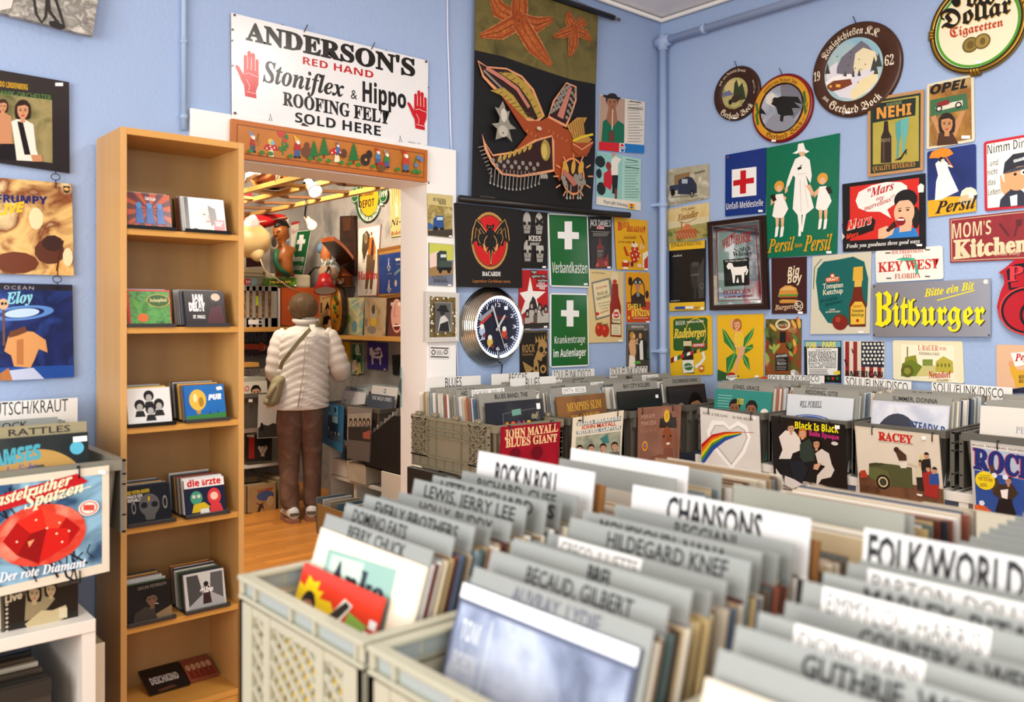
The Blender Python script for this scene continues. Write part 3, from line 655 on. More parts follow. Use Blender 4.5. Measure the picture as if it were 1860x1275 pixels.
for x, y, r_ in ((1162, 915, 44), (1200, 922, 42)): a.e('b0241a', x, y, r_, .85).e('d85a3a', x - 8, y - 14, r_ * .3, .8).l('3c5a24', 6, x - 16, y - 42, x, y - 34, x + 16, y - 46)
a.t('44413a', 'seit 1904 in Bester', 1112, 552, 1200, 558, 9).sticker(1296, 988, 24, 12); a.done()

a = Sign('tin_sign', 'yellow and red tin petrol sign with a driver behind a big steering wheel', 'sign', M7, WA, (1335, 545, 1488, 550, 1492, 870, 1340, 870), 'dd9a22', rough=.3)
a.p('c2401c', 1338, 740, 1490, 735, 1492, 868, 1340, 868).e('2a211c', 1412, 680, 100, .72, inner=.88).e('4a3c30', 1410, 612, 34, .85).e('b9825a', 1410, 640, 28, .8).r('1c1815', 1385, 606, 1436, 622).e('9ab0b8', 1398, 612, 9, 1.3).e('9ab0b8', 1424, 612, 9, 1.3).p('3a2c24', 1362, 770, 1372, 700, 1410, 670, 1452, 700, 1465, 770).l('39302a', 10, 1412, 690, 1370, 730).l('39302a', 10, 1412, 690, 1456, 730).l('39302a', 10, 1412, 690, 1412, 770).e('8a8a86', 1412, 690, 16)
a.e('3a2418', 1362, 605, 28, .7).e('3a2418', 1470, 690, 26, .6)
a.t('f2d24a', 'SHELL', 1344, 790, 1436, 790, 38, 's', .01).t('f2d24a', 'BENZIN', 1370, 832, 1484, 828, 38, 's', .01).e('e0b43a', 1352, 840, 12, .9).lines('e8d9a8', 1378, 842, 1478, 846, 1, 4).sticker(1474, 866, 24, 10); a.done()

a = Sign('tin_sign', 'dark tin vermouth sign with a blonde guest and a waiter in dinner jacket', 'sign', M7, WA, (1342, 880, 1485, 880, 1492, 1190, 1342, 1190), '6a6258', rough=.35, edge='1a1613')
a.p('3c3832', 1350, 920, 1480, 920, 1484, 1180, 1350, 1180).t(WH, 'VERMOUTH', 1368, 906, 1448, 906, 15).t('c9c0b0', 'DRY', 1450, 922, 1474, 922, 12)
a.p('dba878', 1352, 1010, 1362, 980, 1395, 980, 1400, 1060, 1388, 1110, 1362, 1080).p('efe3cf', 1356, 1080, 1392, 1090, 1398, 1188, 1352, 1188).e('c88a3a', 1374, 955, 26, .9).e('e0b088', 1386, 960, 16, .8).l('dba878', 14, 1390, 990, 1410, 975, 1402, 1010)
a.p('15130f', 1408, 1110, 1415, 1000, 1440, 975, 1470, 1000, 1482, 1110).p('ece6da', 1420, 1010, 1430, 985, 1442, 985, 1446, 1110, 1424, 1110).e('2a201a', 1430, 950, 26, .8).e('c99468', 1426, 956, 20, .8).r('3c5a34', 1470, 1030, 1480, 1100).e('5aa83c', 1408, 1135, 17, 2, 0, 180).l('e0d8c8', 3, 1400, 1000, 1412, 1010); a.done()

# round neon clock
C0 = at(M7[0] + 462 / M7[2], M7[1] + 898 / M7[2], WA)
t = empty('wall_clock', 'round chrome wall clock with a glowing white neon ring', 'clock', (C0.x, 0, C0.z))
ch = M('d8d0bc', .14, 1); ax = V((0, -1, 0)); C0 = V((C0.x, 0, C0.z))
pr = [(.188, .002)]
for i in range(8): pr += [(.197 - i * .0055, .004 + i * .0085), (.1975 - i * .0055, .008 + i * .0085), (.192 - i * .0055, .0115 + i * .0085)]
pr += [(.152, .076), (.150, .072)]
MB().lathe(pr, ch, C0, ax, 56, caps=False).build('housing', t)
dial = MB(); dial.lathe([(.001, .056), (.152, .056)], M('14162a', .4), C0, ax, 48, caps=False)
dial.lathe([(.19, .001), (.001, .001)], M('333333'), C0, ax, 48, caps=False)
fp = (C0 + ax * .0565, V((0, -1, 0)))
a = Art(dial, (0, 0, 1), fp); pc = C0 + ax * .0565
def pix(P):
    d = P - CAM; return CX + d.dot(RD) / d.dot(VD) * FX, HY - d.z / d.dot(VD) * FX
cx_, cy_ = pix(pc); k = FX / (pc - CAM).dot(VD)         # photo pixels per metre on the dial
for i in range(60):
    q = rad(i * 6); L_ = .018 if i % 5 == 0 else .012; o = a.L() if i == 0 else a.n * a.off
    c0 = pc + V((sin(q), 0, cos(q))) * (.136 - L_); c1 = pc + V((sin(q), 0, cos(q))) * .136; tt = V((cos(q), 0, -sin(q))) * (.0018 if i % 5 == 0 else .0012)
    dial.face([c0 - tt + o, c0 + tt + o, c1 + tt + o, c1 - tt + o], M('e8ecf4'))
for h in range(1, 13):
    q = rad(h * 30); p = pc + V((sin(q), 0, cos(q))) * .106; x, y = pix(p); a.t('e8ecf4', str(h), x - (3.2 if h < 10 else 5), y + 3, x + (3.2 if h < 10 else 5), y + 3, 6.5)
def dl(x, y): return M7[0] + x / M7[2], M7[1] + y / M7[2]
x, y = dl(430, 820); a.p('8a8f98', x - 14, y + 8, x + 14, y - 14, x + 18, y - 12, x - 6, y + 14).p('b0342a', x - 12, y + 16, x + 8, y - 2, x + 12, y, x - 8, y + 20)
for (px, py, c1) in ((408, 925, 'a8b8d0'), (550, 940, 'b8442a'), (458, 995, 'c9a84a')):
    x, y = dl(px, py); a.e(c1, x, y, 9, .8, n=9).e('e8e4da', x, y - 8, 5, n=8).e('7a2a24', x + 4, y + 8, 4, n=7)
x, y = dl(530, 838); a.t('7a1c24', 'Diner', x - 13, y + 4, x + 13, y + 4, 9, 'I')
dial.build('dial', t)
nm = MB(); R_ = .1445
nm.tube([C0 + ax * .064 + V((sin(q), 0, cos(q))) * R_ for q in [rad(185 + i * 350 / 70) for i in range(71)]], .0062, M('d4e2ff', .3, em=5.5), 10, caps=True)
tag(nm.build('neon_ring', t), 'glowing white neon tube', None)
for nm_, q, L_, wd, c in (('hour_hand', 37, .075, .0055, 'd8d8d8'), ('minute_hand', -20, .115, .005, 'd8d8d8'), ('second_hand', 158, .12, .0016, 'e0e0e0')):
    m = MB(); d = V((sin(rad(q)), 0, cos(rad(q)))); tt = V((cos(rad(q)), 0, -sin(rad(q)))) * wd; o = ax * (.061 + .001 * L_ * 10)
    m.slab([C0 + o - d * .022 - tt, C0 + o + d * L_ * .9 - tt, C0 + o + d * L_, C0 + o + d * L_ * .9 + tt, C0 + o - d * .022 + tt], ax * .001, M(c, .3, .6)); m.build(nm_, t)
MB().lathe([(.007, 0), (.007, .004), (.001, .005)], M('cccccc', .3, .8), C0 + ax * .064, ax, 14).build('hub', t)
gl = M('ffffff', .02)
p0 = C0 + V((.06, -.02, -.185))
MB().tube([p0, p0 + V((-.012, -.01, -.04)), p0 + V((-.03, -.005, -.08)), p0 + V((-.034, -.002, -.2)), V((p0.x - .034, -.012, .78))], .0035, M('141210'), 6).build('cord', t)

# record sleeves hung left of the bookcase and a curled newspaper print above them
a = Sign('newspaper_print', 'grey newspaper print with drawn headphones curling off the wall at the ceiling corner', 'poster', L1, WA, (-60, -180, 362, -70, 352, 20, 335, 130, -60, 30), 'a8a49a/7a766e/cfcabd/30', t=.02, gap=.03, rough=.7)
for i in range(11):
    y = 62 + i * 3; a.l('6a665f', 1.6, 100 + i * 22, y - 30 + i * 2, 120 + i * 22, y - 20 + i * 2)
a.p('d6d2c8', -40, -60, 60, -50, 40, 30, -10, 40).l('2a2622', 9, 120, -20, 130, 50, 150, 82, 165, 60, 170, -10).l('2a2622', 11, 172, -20, 178, 40, 215, 92).l('2a2622', 10, 195, -20, 215, 40, 232, 98, 180, 92).e('241f1c', 205, 92, 13, 2, rot=-10)
a.done()
SLV = .4
a = Sign('record_sleeve', 'dark record sleeve with a photo of two rock musicians, top of the column of three', 'record', L1, WA, (-25, 249, 250, 297, 252, 627, -25, 586), '2b2422', t=.005, gap=.012, rough=.12)
a.p('6f6a40/9a8c5c/50512c/8', -25, 335, 188, 362, 190, 590, -25, 560).t('d8a81c', 'UDO LINDENBERG', -10, 312, 100, 326, 20, 's').t('5c8a3c', 'PANIK-ORCHESTER', -10, 343, 186, 362, 18, 'n')
a.p('c08860', -15, 540, 0, 400, 40, 420, 45, 540).p('1e1815', -10, 575, 0, 520, 60, 520, 75, 580).head(10, 385, 22, 'c89068', '3a2416', long=True)
a.p('e2dccc', 40, 440, 75, 425, 120, 450, 130, 540, 145, 585, 60, 580, 50, 500).p('1e1815', 62, 440, 82, 440, 110, 560, 88, 560).head(82, 400, 32, 'c89068', '2a1810', long=True).p('c08860', 110, 560, 150, 562, 152, 585, 118, 585).sticker(213, 306, 28, 12); a.done()
a = Sign('record_sleeve', 'amber toned record sleeve of tangled dancers, middle of the column of three', 'record', L1, WA, (-20, 641, 260, 665, 267, 997, -20, 989), 'c88028/e8c078/7a3c10/f0d8a0/8', t=.005, gap=.012, rough=.25)
a.t('1c1a5c', 'FRUMPY', -14, 730, 172, 738, 26, 's', .03).t('f0c01c', 'LIVE', -14, 780, 88, 764, 34, 'i', .03).e('5a2c10', 180, 910, 46, 1.1, n=11).e('3a1c0c', 190, 880, 30, 1.2, n=9).e('f0d8a8', 130, 790, 40, .6, n=12).e('6a3210', 60, 950, 40, 1.8, n=11).e('f2dcb0', 245, 930, 34, .5, n=11).l('4a220c', 6, 205, 980, 215, 920, 228, 870).p('2a1c10', 228, 672, 252, 674, 250, 694, 240, 699, 230, 692).e('d8b060', 240, 684, 6, 1.4); a.done()
a = Sign('record_sleeve', 'deep blue record sleeve of a muscular sea god, bottom of the column of three', 'record', L1, WA, (-20, 1022, 262, 1030, 268, 1364, -20, 1377), '1c2c74/0e1a4c/2a4aa0/7', t=.005, gap=.012, rough=.25)
a.p('1d1a22', -20, 1024, 262, 1032, 262, 1052, -20, 1046).t('a8a4ac', 'OCEAN', 14, 1046, 122, 1048, 13, 'n', 0, 0, 1.3).t('8ad0e0', 'Eloy', 20, 1100, 118, 1092, 42, 'I', .02).e('bcd8f0', 80, 1132, 16, 3.5, rot=6).e('5a8ad0', 80, 1132, 26, 4, rot=6, inner=.7)
a.p('1a4a9a', -20, 1330, 268, 1320, 268, 1364, -20, 1376).p('d89a5c', 15, 1270, 30, 1215, 70, 1195, 120, 1200, 165, 1230, 172, 1275, 140, 1262, 125, 1300, 110, 1330, 50, 1325, 40, 1285).p('b8743c', 60, 1230, 85, 1225, 85, 1320, 60, 1318).p('6a3c1c', 35, 1200, 90, 1180, 98, 1200, 60, 1215, 30, 1222).e('d8b088', 12, 1100, 20, .8).e('2a1c18', 8, 1098, 6, .8).e('2a1c18', 20, 1098, 5, .8).l('6a4a3a', 8, 12, 1120, 14, 1250).p('c0c8e0', 30, 1340, 120, 1330, 160, 1370, 20, 1376).p('b8743c', 0, 1350, 30, 1330, 45, 1376, 0, 1376); a.done()
for (x, y, wh) in ((201, 640, 'upper'), (207, 1010, 'lower')):
    p = at(x / L1[2], y / L1[2], PY(-.02)); m = MB()
    m.tube([p + V((sin(q) * .014, 0, cos(q) * .011)) for q in [i * PI / 6 for i in range(12)]], .0015, M('1c1a18', .3), 6, closed=True)
    m.tube([p + V((0, -.003, .011)), p + V((0, -.006, .03))], .0015, M('1c1a18'), 6).tube([p + V((0, -.003, -.011)), p + V((0, -.006, -.035))], .0015, M('1c1a18'), 6)
    tag(m.build('wire_hook'), 'black wire ring hook at the %s joint of the hanging record column' % wh, 'hook')
# ================================================================ SIGNS ON THE RIGHT WALL
def S(lb, F, c, base, name='tin_sign', cat='sign', **k): return Sign(name, lb, cat, F, k.pop('plane', WB), c, base, **k)
a = S('faded tin sign of a blue three wheeled lorry, highest beside the corner pipe', R1, (55, 212, 263, 182, 265, 352, 60, 395), 'b3ac92/a39a80/cfc8b0/14', rd=.008)
a.p('8a6c44', 95, 240, 170, 222, 172, 268, 95, 288).p('2b2c42', 115, 262, 160, 246, 182, 250, 205, 285, 206, 325, 180, 335, 112, 332).r('aab4b8', 132, 258, 160, 280).p('34354c', 72, 292, 118, 284, 118, 312, 72, 318).e('15130f', 88, 325, 17, .8).e('15130f', 182, 330, 19, .7).e('8a8478', 182, 330, 8, .7).p('7a7564', 75, 345, 210, 335, 210, 342, 80, 350).t('4a4438', 'Kundendienst', 195, 235, 248, 222, 14, 'I').t('4a4438', 'Transportwagen für Handel und Gewerbe', 80, 380, 240, 355, 5); a.done()
a = S('cream tin sign of a red brick brewery, hung under the faded lorry sign', R1, (57, 408, 265, 372, 268, 545, 62, 582), 'd9c38c/cbb070/12')
a.p('cfc39a', 62, 470, 266, 440, 267, 500, 62, 520).p('8a8a52/a89a58/5a6a34/25', 62, 505, 267, 470, 267, 545, 62, 580).p('a85a34', 105, 555, 105, 515, 160, 500, 205, 505, 205, 545).p('c46c40', 135, 510, 150, 480, 170, 480, 180, 505).r('a85a34', 128, 468, 134, 510).t('7a5a1c', '175 Jahre', 130, 418, 195, 404, 13, 'I').t('8a5c14', 'Einsiedler', 112, 465, 212, 442, 32, 'I', .01).l('8a5c14', 3, 120, 470, 160, 474, 205, 450)
for i in range(18): a.r('e6d4b0', 110 + i * 5, 525 + (i % 3) * 8, 113 + i * 5, 529 + (i % 3) * 8)
a.done()
a = S('black and yellow shopping list pad with a beer glass, under the brewery sign', R1, (68, 575, 245, 558, 244, 905, 70, 910), '100f0f', name='notepad_board', cat='board', gap=.01, t=.008)
a.p('e0b52c', 69, 576, 245, 559, 245, 598, 69, 612).p('e0b52c', 70, 868, 244, 862, 244, 904, 70, 909).t(BK, 'EINKAUFSZETTEL', 80, 594, 230, 580, 18, 'B')
a.t('e8e4da', '...lieblich.', 84, 642, 134, 638, 12, 'S').p('2c2b2a', 172, 690, 180, 668, 215, 665, 222, 690, 214, 780, 205, 800, 205, 850, 190, 850, 190, 800, 180, 780).e('454341', 198, 678, 12, 2).p('3b3a38', 205, 720, 242, 640, 242, 840, 215, 850).e('6a6864', 230, 785, 16, .7, inner=.75).t('8a8780', 'lieblich', 178, 735, 216, 732, 12, 'S').t('dcd8ce', 'www.lieblicheres.de', 76, 862, 122, 858, 6).sticker(232, 895, 16, 10); a.done()
t = None
m = MB(); q = at(R1[0] + 100 / R1[2], R1[1] + 893 / R1[2], PX(-.035)); v = at(R1[0] + 215 / R1[2], R1[1] + 889 / R1[2], PX(-.035))
m.bar(q, q.lerp(v, .45), .012, .014, M('2a4a9a', .4)).bar(q.lerp(v, .45), q.lerp(v, .8), .012, .014, M('e8e6e0', .4)).bar(q.lerp(v, .8), v, .01, .01, M('c9a24a', .3, .6))
tag(m.build('marker_pen'), 'blue and white pen lying in the tray of the black shopping list pad', 'pen')
a = S('dark blue enamel accident report sign with red cross in a white square', R1, (346, 140, 547, 103, 540, 425, 345, 442), '17337a', name='enamel_sign', rough=.18, t=.006)
a.p('ecebe7', 378, 212, 499, 197, 499, 338, 378, 350).p('bf1a22', 420, 217, 448, 214, 448, 256, 487, 250, 487, 278, 448, 282, 448, 328, 418, 332, 418, 288, 385, 293, 385, 266, 420, 260).t('ecebe7', 'Unfall-Meldestelle', 350, 410, 532, 390, 32, 's', -.02).e('8a4a3c', 358, 150, 6).sticker(519, 415, 22, 11); a.done()
a = S('tall green enamel washing powder sign of a lady in white leading two girls', R1, (548, 105, 907, 32, 893, 625, 545, 648), '0c6a4a', name='enamel_sign', rough=.18, t=.008, gap=.006)
W_ = 'f0ece2'; SK = 'e0b088'
a.p(W_, 676, 132, 700, 118, 705, 85, 730, 80, 740, 112, 760, 122, 742, 132, 720, 124, 696, 134).e(SK, 722, 125, 20, .75, 180, 360).p(SK, 710, 125, 738, 125, 735, 148, 720, 152)
a.p(W_, 690, 160, 712, 148, 738, 145, 762, 165, 772, 240, 765, 280, 748, 250, 742, 240, 782, 400, 745, 430, 702, 436, 678, 405, 690, 250, 680, 240, 660, 290, 644, 305, 650, 270, 668, 215).l(BK, 5, 722, 188, 705, 215).e(BK, 712, 205, 6, 2)
a.p(SK, 640, 300, 655, 298, 652, 320, 640, 330).p(SK, 742, 290, 765, 285, 785, 330, 775, 345).p(W_, 702, 432, 722, 432, 722, 490, 718, 540, 705, 540, 708, 490).p(W_, 728, 430, 745, 428, 735, 480, 728, 520, 718, 512, 724, 480)
a.l('d6d0c2', 4, 715, 260, 720, 420).l('d6d0c2', 4, 700, 235, 745, 230).l('d6d0c2', 3, 735, 270, 755, 400)
for x, y, s_, mir in ((612, 300, 1, 1), (826, 262, 1.05, -1)):
    a.e('d89a34', x, y - 6, 27 * s_, 1.0).e(SK, x, y + 6, 17 * s_, .9).p(W_, x - 16, y + 34, x + 18, y + 30, x + 45, y + 105, x + 20, y + 150, x - 20, y + 150, x - 34, y + 140)
    a.p(SK, x - 14, y + 36, x - 40, y + 60, x - 42, y + 90, x - 24, y + 72).p(SK, x + 18, y + 36, x + 36, y + 50, x + 28, y + 70).p('2a2018', x - 46 + 60 * (mir < 0), y + 40, x - 24 + 60 * (mir < 0), y + 32, x - 12 + 60 * (mir < 0), y + 62, x - 30 + 60 * (mir < 0), y + 70)
    for d in (-18, 8): a.p(SK, x + d, y + 148, x + d + 18, y + 148, x + d + 14, y + 195, x + d + 3, y + 200).p(W_, x + d + 1, y + 195, x + d + 17, y + 192, x + d + 10, y + 240, x + d - 4, y + 246)
a.t('cf9a24', 'Persil', 556, 622, 684, 608, (68, 68), 'I', .01, .1).t('cf9a24', 'bleibt', 690, 596, 728, 592, 20, 'I').t('cf9a24', 'Persil', 732, 614, 868, 606, (80, 80), 'I', .01, .1).e('e8e4da', 588, 112, 0.1).sticker(858, 619, 26, 12); a.done()
# mirror in a dark frame
t = empty('pub_mirror', 'dark wood framed pub mirror with a white horse and red whisky lettering', 'mirror', at(1340, 560, PX(-.03)))
a = S('', R1, (256, 470, 537, 435, 552, 900, 268, 905), '2c1712', name='frame', t=.03, gap=.006, rough=.25); a.inset('190c09', .012).inset('3a1f17', .018).inset('120807', .03); a.done(t)
a = S('', R1, (282, 492, 510, 460, 526, 870, 290, 880), '8c9094', name='mirror_glass', t=.001, gap=0, plane=PX(-.0385), rough=.05)
a.corners; a.p(M('c4cacc', .06, 1), 284, 494, 509, 463, 524, 868, 291, 877).l('7a1a1c', 6, 302, 514, 495, 488, 518, 850, 312, 860, 302, 514)
a.t('9a1a1c', 'WHITE', 330, 610, 396, 568, 50, 'B', .01).t('9a1a1c', 'HORSE', 396, 582, 472, 562, 48, 'B', .01).t('1c1a1c', 'Scotch', 388, 618, 470, 608, 24, 'B').t('1c1a1c', 'Whisky', 382, 640, 478, 632, 24, 'B').p('14110f', 336, 656, 462, 645, 465, 780, 342, 788).t('c9c5bc', 'The White Horse Cellar', 345, 668, 455, 660, 10, 'B')
a.p(W_, 352, 688, 362, 670, 380, 672, 388, 692, 430, 690, 452, 685, 448, 715, 440, 720, 438, 768, 430, 768, 426, 730, 395, 732, 392, 770, 384, 770, 380, 732, 372, 700, 360, 704).p(W_, 400, 768, 408, 740, 414, 768).l(W_, 9, 446, 690, 456, 710, 448, 730).t('8a1c20', "PETER'S SUN", 336, 828, 470, 818, 22, 'B').t('8a1c20', 'GLASGOW and LONDON', 340, 845, 478, 838, 11, 'B').sticker(513, 862, 16, 11); a.done(t)

a = S('yellow and green tin pilsner sign with a flag ribbon round the bottle', R1, (70, 935, 278, 930, 284, 1222, 75, 1228), 'e3b51c', rd=.01)
a.p('2f5a24', 90, 955, 100, 946, 250, 940, 258, 950, 258, 1096, 250, 1102, 100, 1104, 90, 1096).e('e3c040', 200, 1015, 72, .86, inner=.94).t('e8e4d0', 'BEER', 102, 978, 150, 975, 20, 'n').t('e8e4d0', 'GERMAN PILSNER', 156, 968, 240, 963, 10, 's').t('f0cf4a', 'Radeberger', 92, 1042, 250, 1032, 46, 'I', .015).p('b8281c', 185, 1068, 248, 1066, 248, 1086, 185, 1088).t(WH, 'EXPORT', 190, 1083, 243, 1081, 12, 's')
a.p('2a1a10', 136, 1215, 132, 1120, 148, 1085, 152, 1046, 168, 1046, 170, 1085, 188, 1118, 194, 1215).p('e8e2d0', 134, 1150, 190, 1148, 192, 1210, 138, 1214).e('2f6a2c', 164, 1182, 18, 1.5).t(WH, 'Radeberger', 142, 1188, 188, 1180, 10, 'I').r('d8c89a', 140, 1056, 180, 1080)
for i, c in enumerate(('8a1c18', 'f0ece0', '2a6a30', 'c8281c', '1c4a2c', 'f0ece0', 'b8201c', '22252a', 'd8a82a', '3a6a3c')): a.p(c, 78 + i * 16, 1160 - i * 6 + (i - 5) ** 2 * .2, 94 + i * 16, 1154 - i * 6 + (i - 5) ** 2 * .2, 94 + i * 16, 1132 - i * 5, 78 + i * 16, 1140 - i * 5)
a.l('e8e4da', 16, 236, 1110, 244, 1140, 225, 1165, 200, 1185).p('c8601c', 216, 1178, 244, 1176, 242, 1204, 230, 1210, 218, 1204).r('e8d8a0', 222, 1184, 238, 1196); a.done()
a = S('yellow tin sign of a pin-up seated in a green husk leaf', R1, (305, 928, 535, 922, 532, 1235, 308, 1250), 'e8b41a', rd=.008)
for pts in ((400, 1120, 340, 1060, 330, 990, 350, 1010, 395, 1080), (430, 1110, 440, 1040, 490, 985, 480, 1030, 440, 1090), (395, 1110, 350, 1140, 352, 1225, 380, 1190, 405, 1130), (425, 1110, 460, 1140, 470, 1205, 440, 1170), (435, 1090, 480, 1070, 485, 1090, 440, 1120)): a.p('2f7a34', *pts).l('8ac46a', 4, pts[0], pts[1], pts[4], pts[5])
a.p('e2a57c', 372, 955, 388, 945, 395, 960, 385, 985, 400, 1005, 430, 1005, 438, 1045, 428, 1080, 445, 1085, 440, 1115, 408, 1170, 400, 1215, 390, 1210, 400, 1150, 415, 1100, 392, 1085, 386, 1040, 392, 1005, 372, 985).p('e8c23a', 390, 1020, 405, 1010, 432, 1010, 440, 1040, 434, 1080, 400, 1090, 390, 1055).head(405, 975, 24, 'e2a57c', 'a8642c', long=True).e('e03a2c', 414, 1002, 5)
a.p('2f5a2c', 309, 1195, 360, 1215, 420, 1228, 355, 1247, 309, 1250).e('b01c1c', 378, 1230, 20, 1.3, 0, 180).e('f0ece0', 378, 1232, 18, 1.35, 180, 360).p('f0ece0', 352, 1226, 404, 1222, 404, 1238, 352, 1242).t('1a1a1a', 'Mazola', 357, 1238, 400, 1234, 12, 's').sticker(502, 1230, 20, 10); a.done()
a = S('dark tin sign of a whiskey bottle among swirling green and amber leaves', R1, (545, 948, 720, 948, 718, 1225, 540, 1225), '201c14/5a5a20/8a3c1c/c0a868/9')
for i in range(22):
    x = 550 + RND.random() * 160; y = 955 + RND.random() * 200
    a.e(('9aa84a', 'c9602a', '5a7a34', 'd8a848', '8a2c1c')[i % 5], x, y, 26, .35, rot=RND.uniform(-60, 60), n=10)
a.e('d8c8a0', 630, 975, 28, 1.5, inner=.7).t('d8c8a0', 'JACK', 605, 984, 655, 982, 12, 'B').p('8a4414', 592, 1215, 592, 1120, 600, 1100, 616, 1085, 618, 1062, 644, 1062, 646, 1085, 660, 1100, 660, 1215).r('17130f', 616, 1010, 645, 1064).p('17130f', 594, 1118, 658, 1118, 658, 1202, 594, 1204).t(WH, 'JACK DANIEL', 598, 1136, 654, 1132, 12, 'B').t(WH, 'Tennessee', 602, 1172, 650, 1170, 12, 'S').lines('a8a294', 600, 1145, 652, 1160, 3, 2).lines('a8a294', 600, 1180, 652, 1196, 3, 2).e('d0ccc0', 684, 1210, 14, 1.2).e('9a968c', 700, 1215, 12, 1).sticker(680, 1218, 16, 8); a.done()
a = S('brown tin burger sign with a big hamburger and a five cent price', R1, (573, 648, 745, 640, 745, 920, 575, 922), '3c1714')
a.p('c98a3a', 608, 830, 614, 800, 640, 782, 670, 782, 696, 795, 704, 826).e('d8a860', 655, 806, 20, 2, 0, 180).p('5c8a2c', 605, 828, 706, 824, 700, 838, 640, 842, 604, 838).p('c8342a', 610, 838, 700, 836, 698, 844, 612, 846).p('3a1c10', 606, 842, 704, 840, 702, 854, 608, 856).p('e0b83a', 620, 852, 690, 852, 670, 862, 640, 862).p('c98a3a', 612, 856, 702, 852, 698, 868, 616, 870)
a.t('e8d9b8', 'Big', 652, 738, 712, 728, 44, 'i').t('e8d9b8', 'Boy', 652, 772, 724, 764, 44, 'i').t('d8b48a', 'Burgers', 590, 904, 684, 896, 26, 'I', .005).e('e8d9b8', 708, 882, 25, .95, inner=.82).t('e8d9b8', '5¢', 694, 894, 722, 892, 24, 's')
a.sticker(716, 916, 24, 11); a.done()
a = S('big pale ketchup sign with a teal tomato shape and a bottle', R1, (775, 640, 1065, 613, 1057, 1019, 763, 1022), 'cfc9b2', rough=.25, t=.006)
a.p('0f5f5a', 792, 760, 800, 700, 830, 665, 900, 655, 975, 640, 1030, 665, 1050, 750, 1045, 880, 1010, 960, 930, 985, 850, 965, 808, 900).l('d8cfa8', 4, 786, 790, 792, 705, 825, 660, 900, 648, 980, 632, 1035, 660, 1058, 740).l('0f5f5a', 4, 780, 800, 785, 695, 820, 652).l('d8cfa8', 4, 800, 905, 840, 975, 900, 990)
a.p('c9542a', 840, 745, 908, 738, 908, 762, 840, 768).t('f0e4c8', 'KRAFT', 846, 762, 902, 757, 15, 's').e('c9542a', 874, 735, 13).e('f0e4c8', 874, 735, 7).t('d8d2b8', 'Tomaten', 826, 800, 926, 790, 26, 'n', .02).t('d8d2b8', 'Ketchup', 828, 830, 926, 818, 26, 'n', .02).t('0a3a38', 'Die köstliche', 812, 868, 900, 850, 18, 'I').t('0a3a38', 'Speisewürze', 836, 886, 922, 866, 18, 'I').t('d8d2b8', 'ZUM', 860, 906, 886, 904, 8, 's').t('d8d2b8', 'WEISSE WÜRZEN', 840, 918, 912, 914, 8, 's')
a.p('6a2413', 958, 985, 956, 880, 972, 840, 978, 790, 1018, 788, 1024, 840, 1040, 878, 1038, 985).p('d9a83a', 974, 760, 978, 692, 1024, 688, 1024, 758).p('d8b04a', 982, 790, 984, 758, 1020, 756, 1018, 788).p('e0b83c', 964, 975, 964, 890, 985, 862, 1020, 862, 1036, 892, 1034, 972).t('b5281c', 'KRAFT', 978, 892, 1022, 890, 12, 's').t(BK, 'Tomaten', 970, 915, 1028, 913, 15, 's').t(BK, 'Ketchup', 970, 935, 1028, 934, 15, 's').e('b5281c', 998, 955, 8).e('7a2015', 912, 962, 40, 1.0).e('a83a24', 902, 950, 14, 1).l('3a4a1c', 5, 895, 930, 912, 936, 930, 926).sticker(1015, 1012, 26, 10); a.done()
a = S('tin sign listing punk bands, hung between the bottle sign and the flag sign', R1, (733, 1053, 915, 1055, 915, 1262, 735, 1250), '17181f')
a.p('e4e2da', 748, 1090, 900, 1090, 898, 1224, 750, 1222).p('6aa8b8', 734, 1056, 914, 1058, 914, 1085, 734, 1083).t('f0d83a', 'PUNK', 746, 1090, 796, 1090, 28, 's', .01).t('d8384a', 'IN THE', 800, 1084, 820, 1084, 9, 's').t('f0d83a', 'PARK', 824, 1088, 892, 1086, 28, 's', .01).t('2a2a2a', 'Summer Road Trip', 790, 1103, 866, 1100, 7, 'I')
for i, (tx, hh) in enumerate((('DESCENDENTS', 17), ('THE VANDALS', 17), ('DEAD KENNEDYS', 15), ('BLACK FLAG · THE EXPLOITED', 9), ('T.S.O.L. · ADOLESCENTS', 8), ('THE DICKIES · DWARVES', 8))): y = (1124, 1142, 1158, 1170, 1180, 1190)[i]; a.t('1c1c20', tx, 757, y, 892, y - 1, hh, 's', -.01)
a.lines('44444a', 760, 1198, 880, 1218, 3, 3).p('e0c83a', 880, 1205, 912, 1202, 912, 1220, 882, 1222)
for i in range(8): a.e(('b8281c', '2a6a2c')[i % 2], 745 + i * 22, 1240, 8, n=8)
a.done()

a = S('weathered tin sign of the stars and stripes, right of the punk band sign', R2, (57, 1013, 250, 1015, 250, 1190, 60, 1190), 'd9cfb8', rd=.008)
for i in range(5): a.p('8f2226', 66 + i * 38, 1016, 85 + i * 38, 1016, 85 + i * 38, 1188, 66 + i * 38, 1188)
a.p('1d2433', 142, 1016, 249, 1018, 249, 1138, 142, 1134)
for r_ in range(6):
    for c_ in range(6): a.e('e0dccc', 152 + c_ * 18 + (r_ % 2) * 6, 1028 + r_ * 18, 7, n=5)
a.t('1a1614', 'AMERICAN', 66, 1180, 246, 1184, 26, 's').l('1a1614', 6, 66, 1100, 78, 1130).l('1a1614', 5, 100, 1050, 106, 1070); a.done()
a = S('cream embossed brewery sign of a village street with red lettering', R2, (290, 1010, 620, 1015, 628, 1215, 293, 1195), 'e6dcb6', rd=.012)
a.p('efe6c8', 330, 1030, 580, 1036, 582, 1195, 332, 1180).t('c0501c', 'L·BAUER', 410, 1058, 505, 1060, 26, 'B').t('c0501c', "'SCHE", 508, 1056, 545, 1058, 15, 'B').t('7a6a3c', 'BIERBRAUEREI', 415, 1078, 512, 1082, 13, 'B')
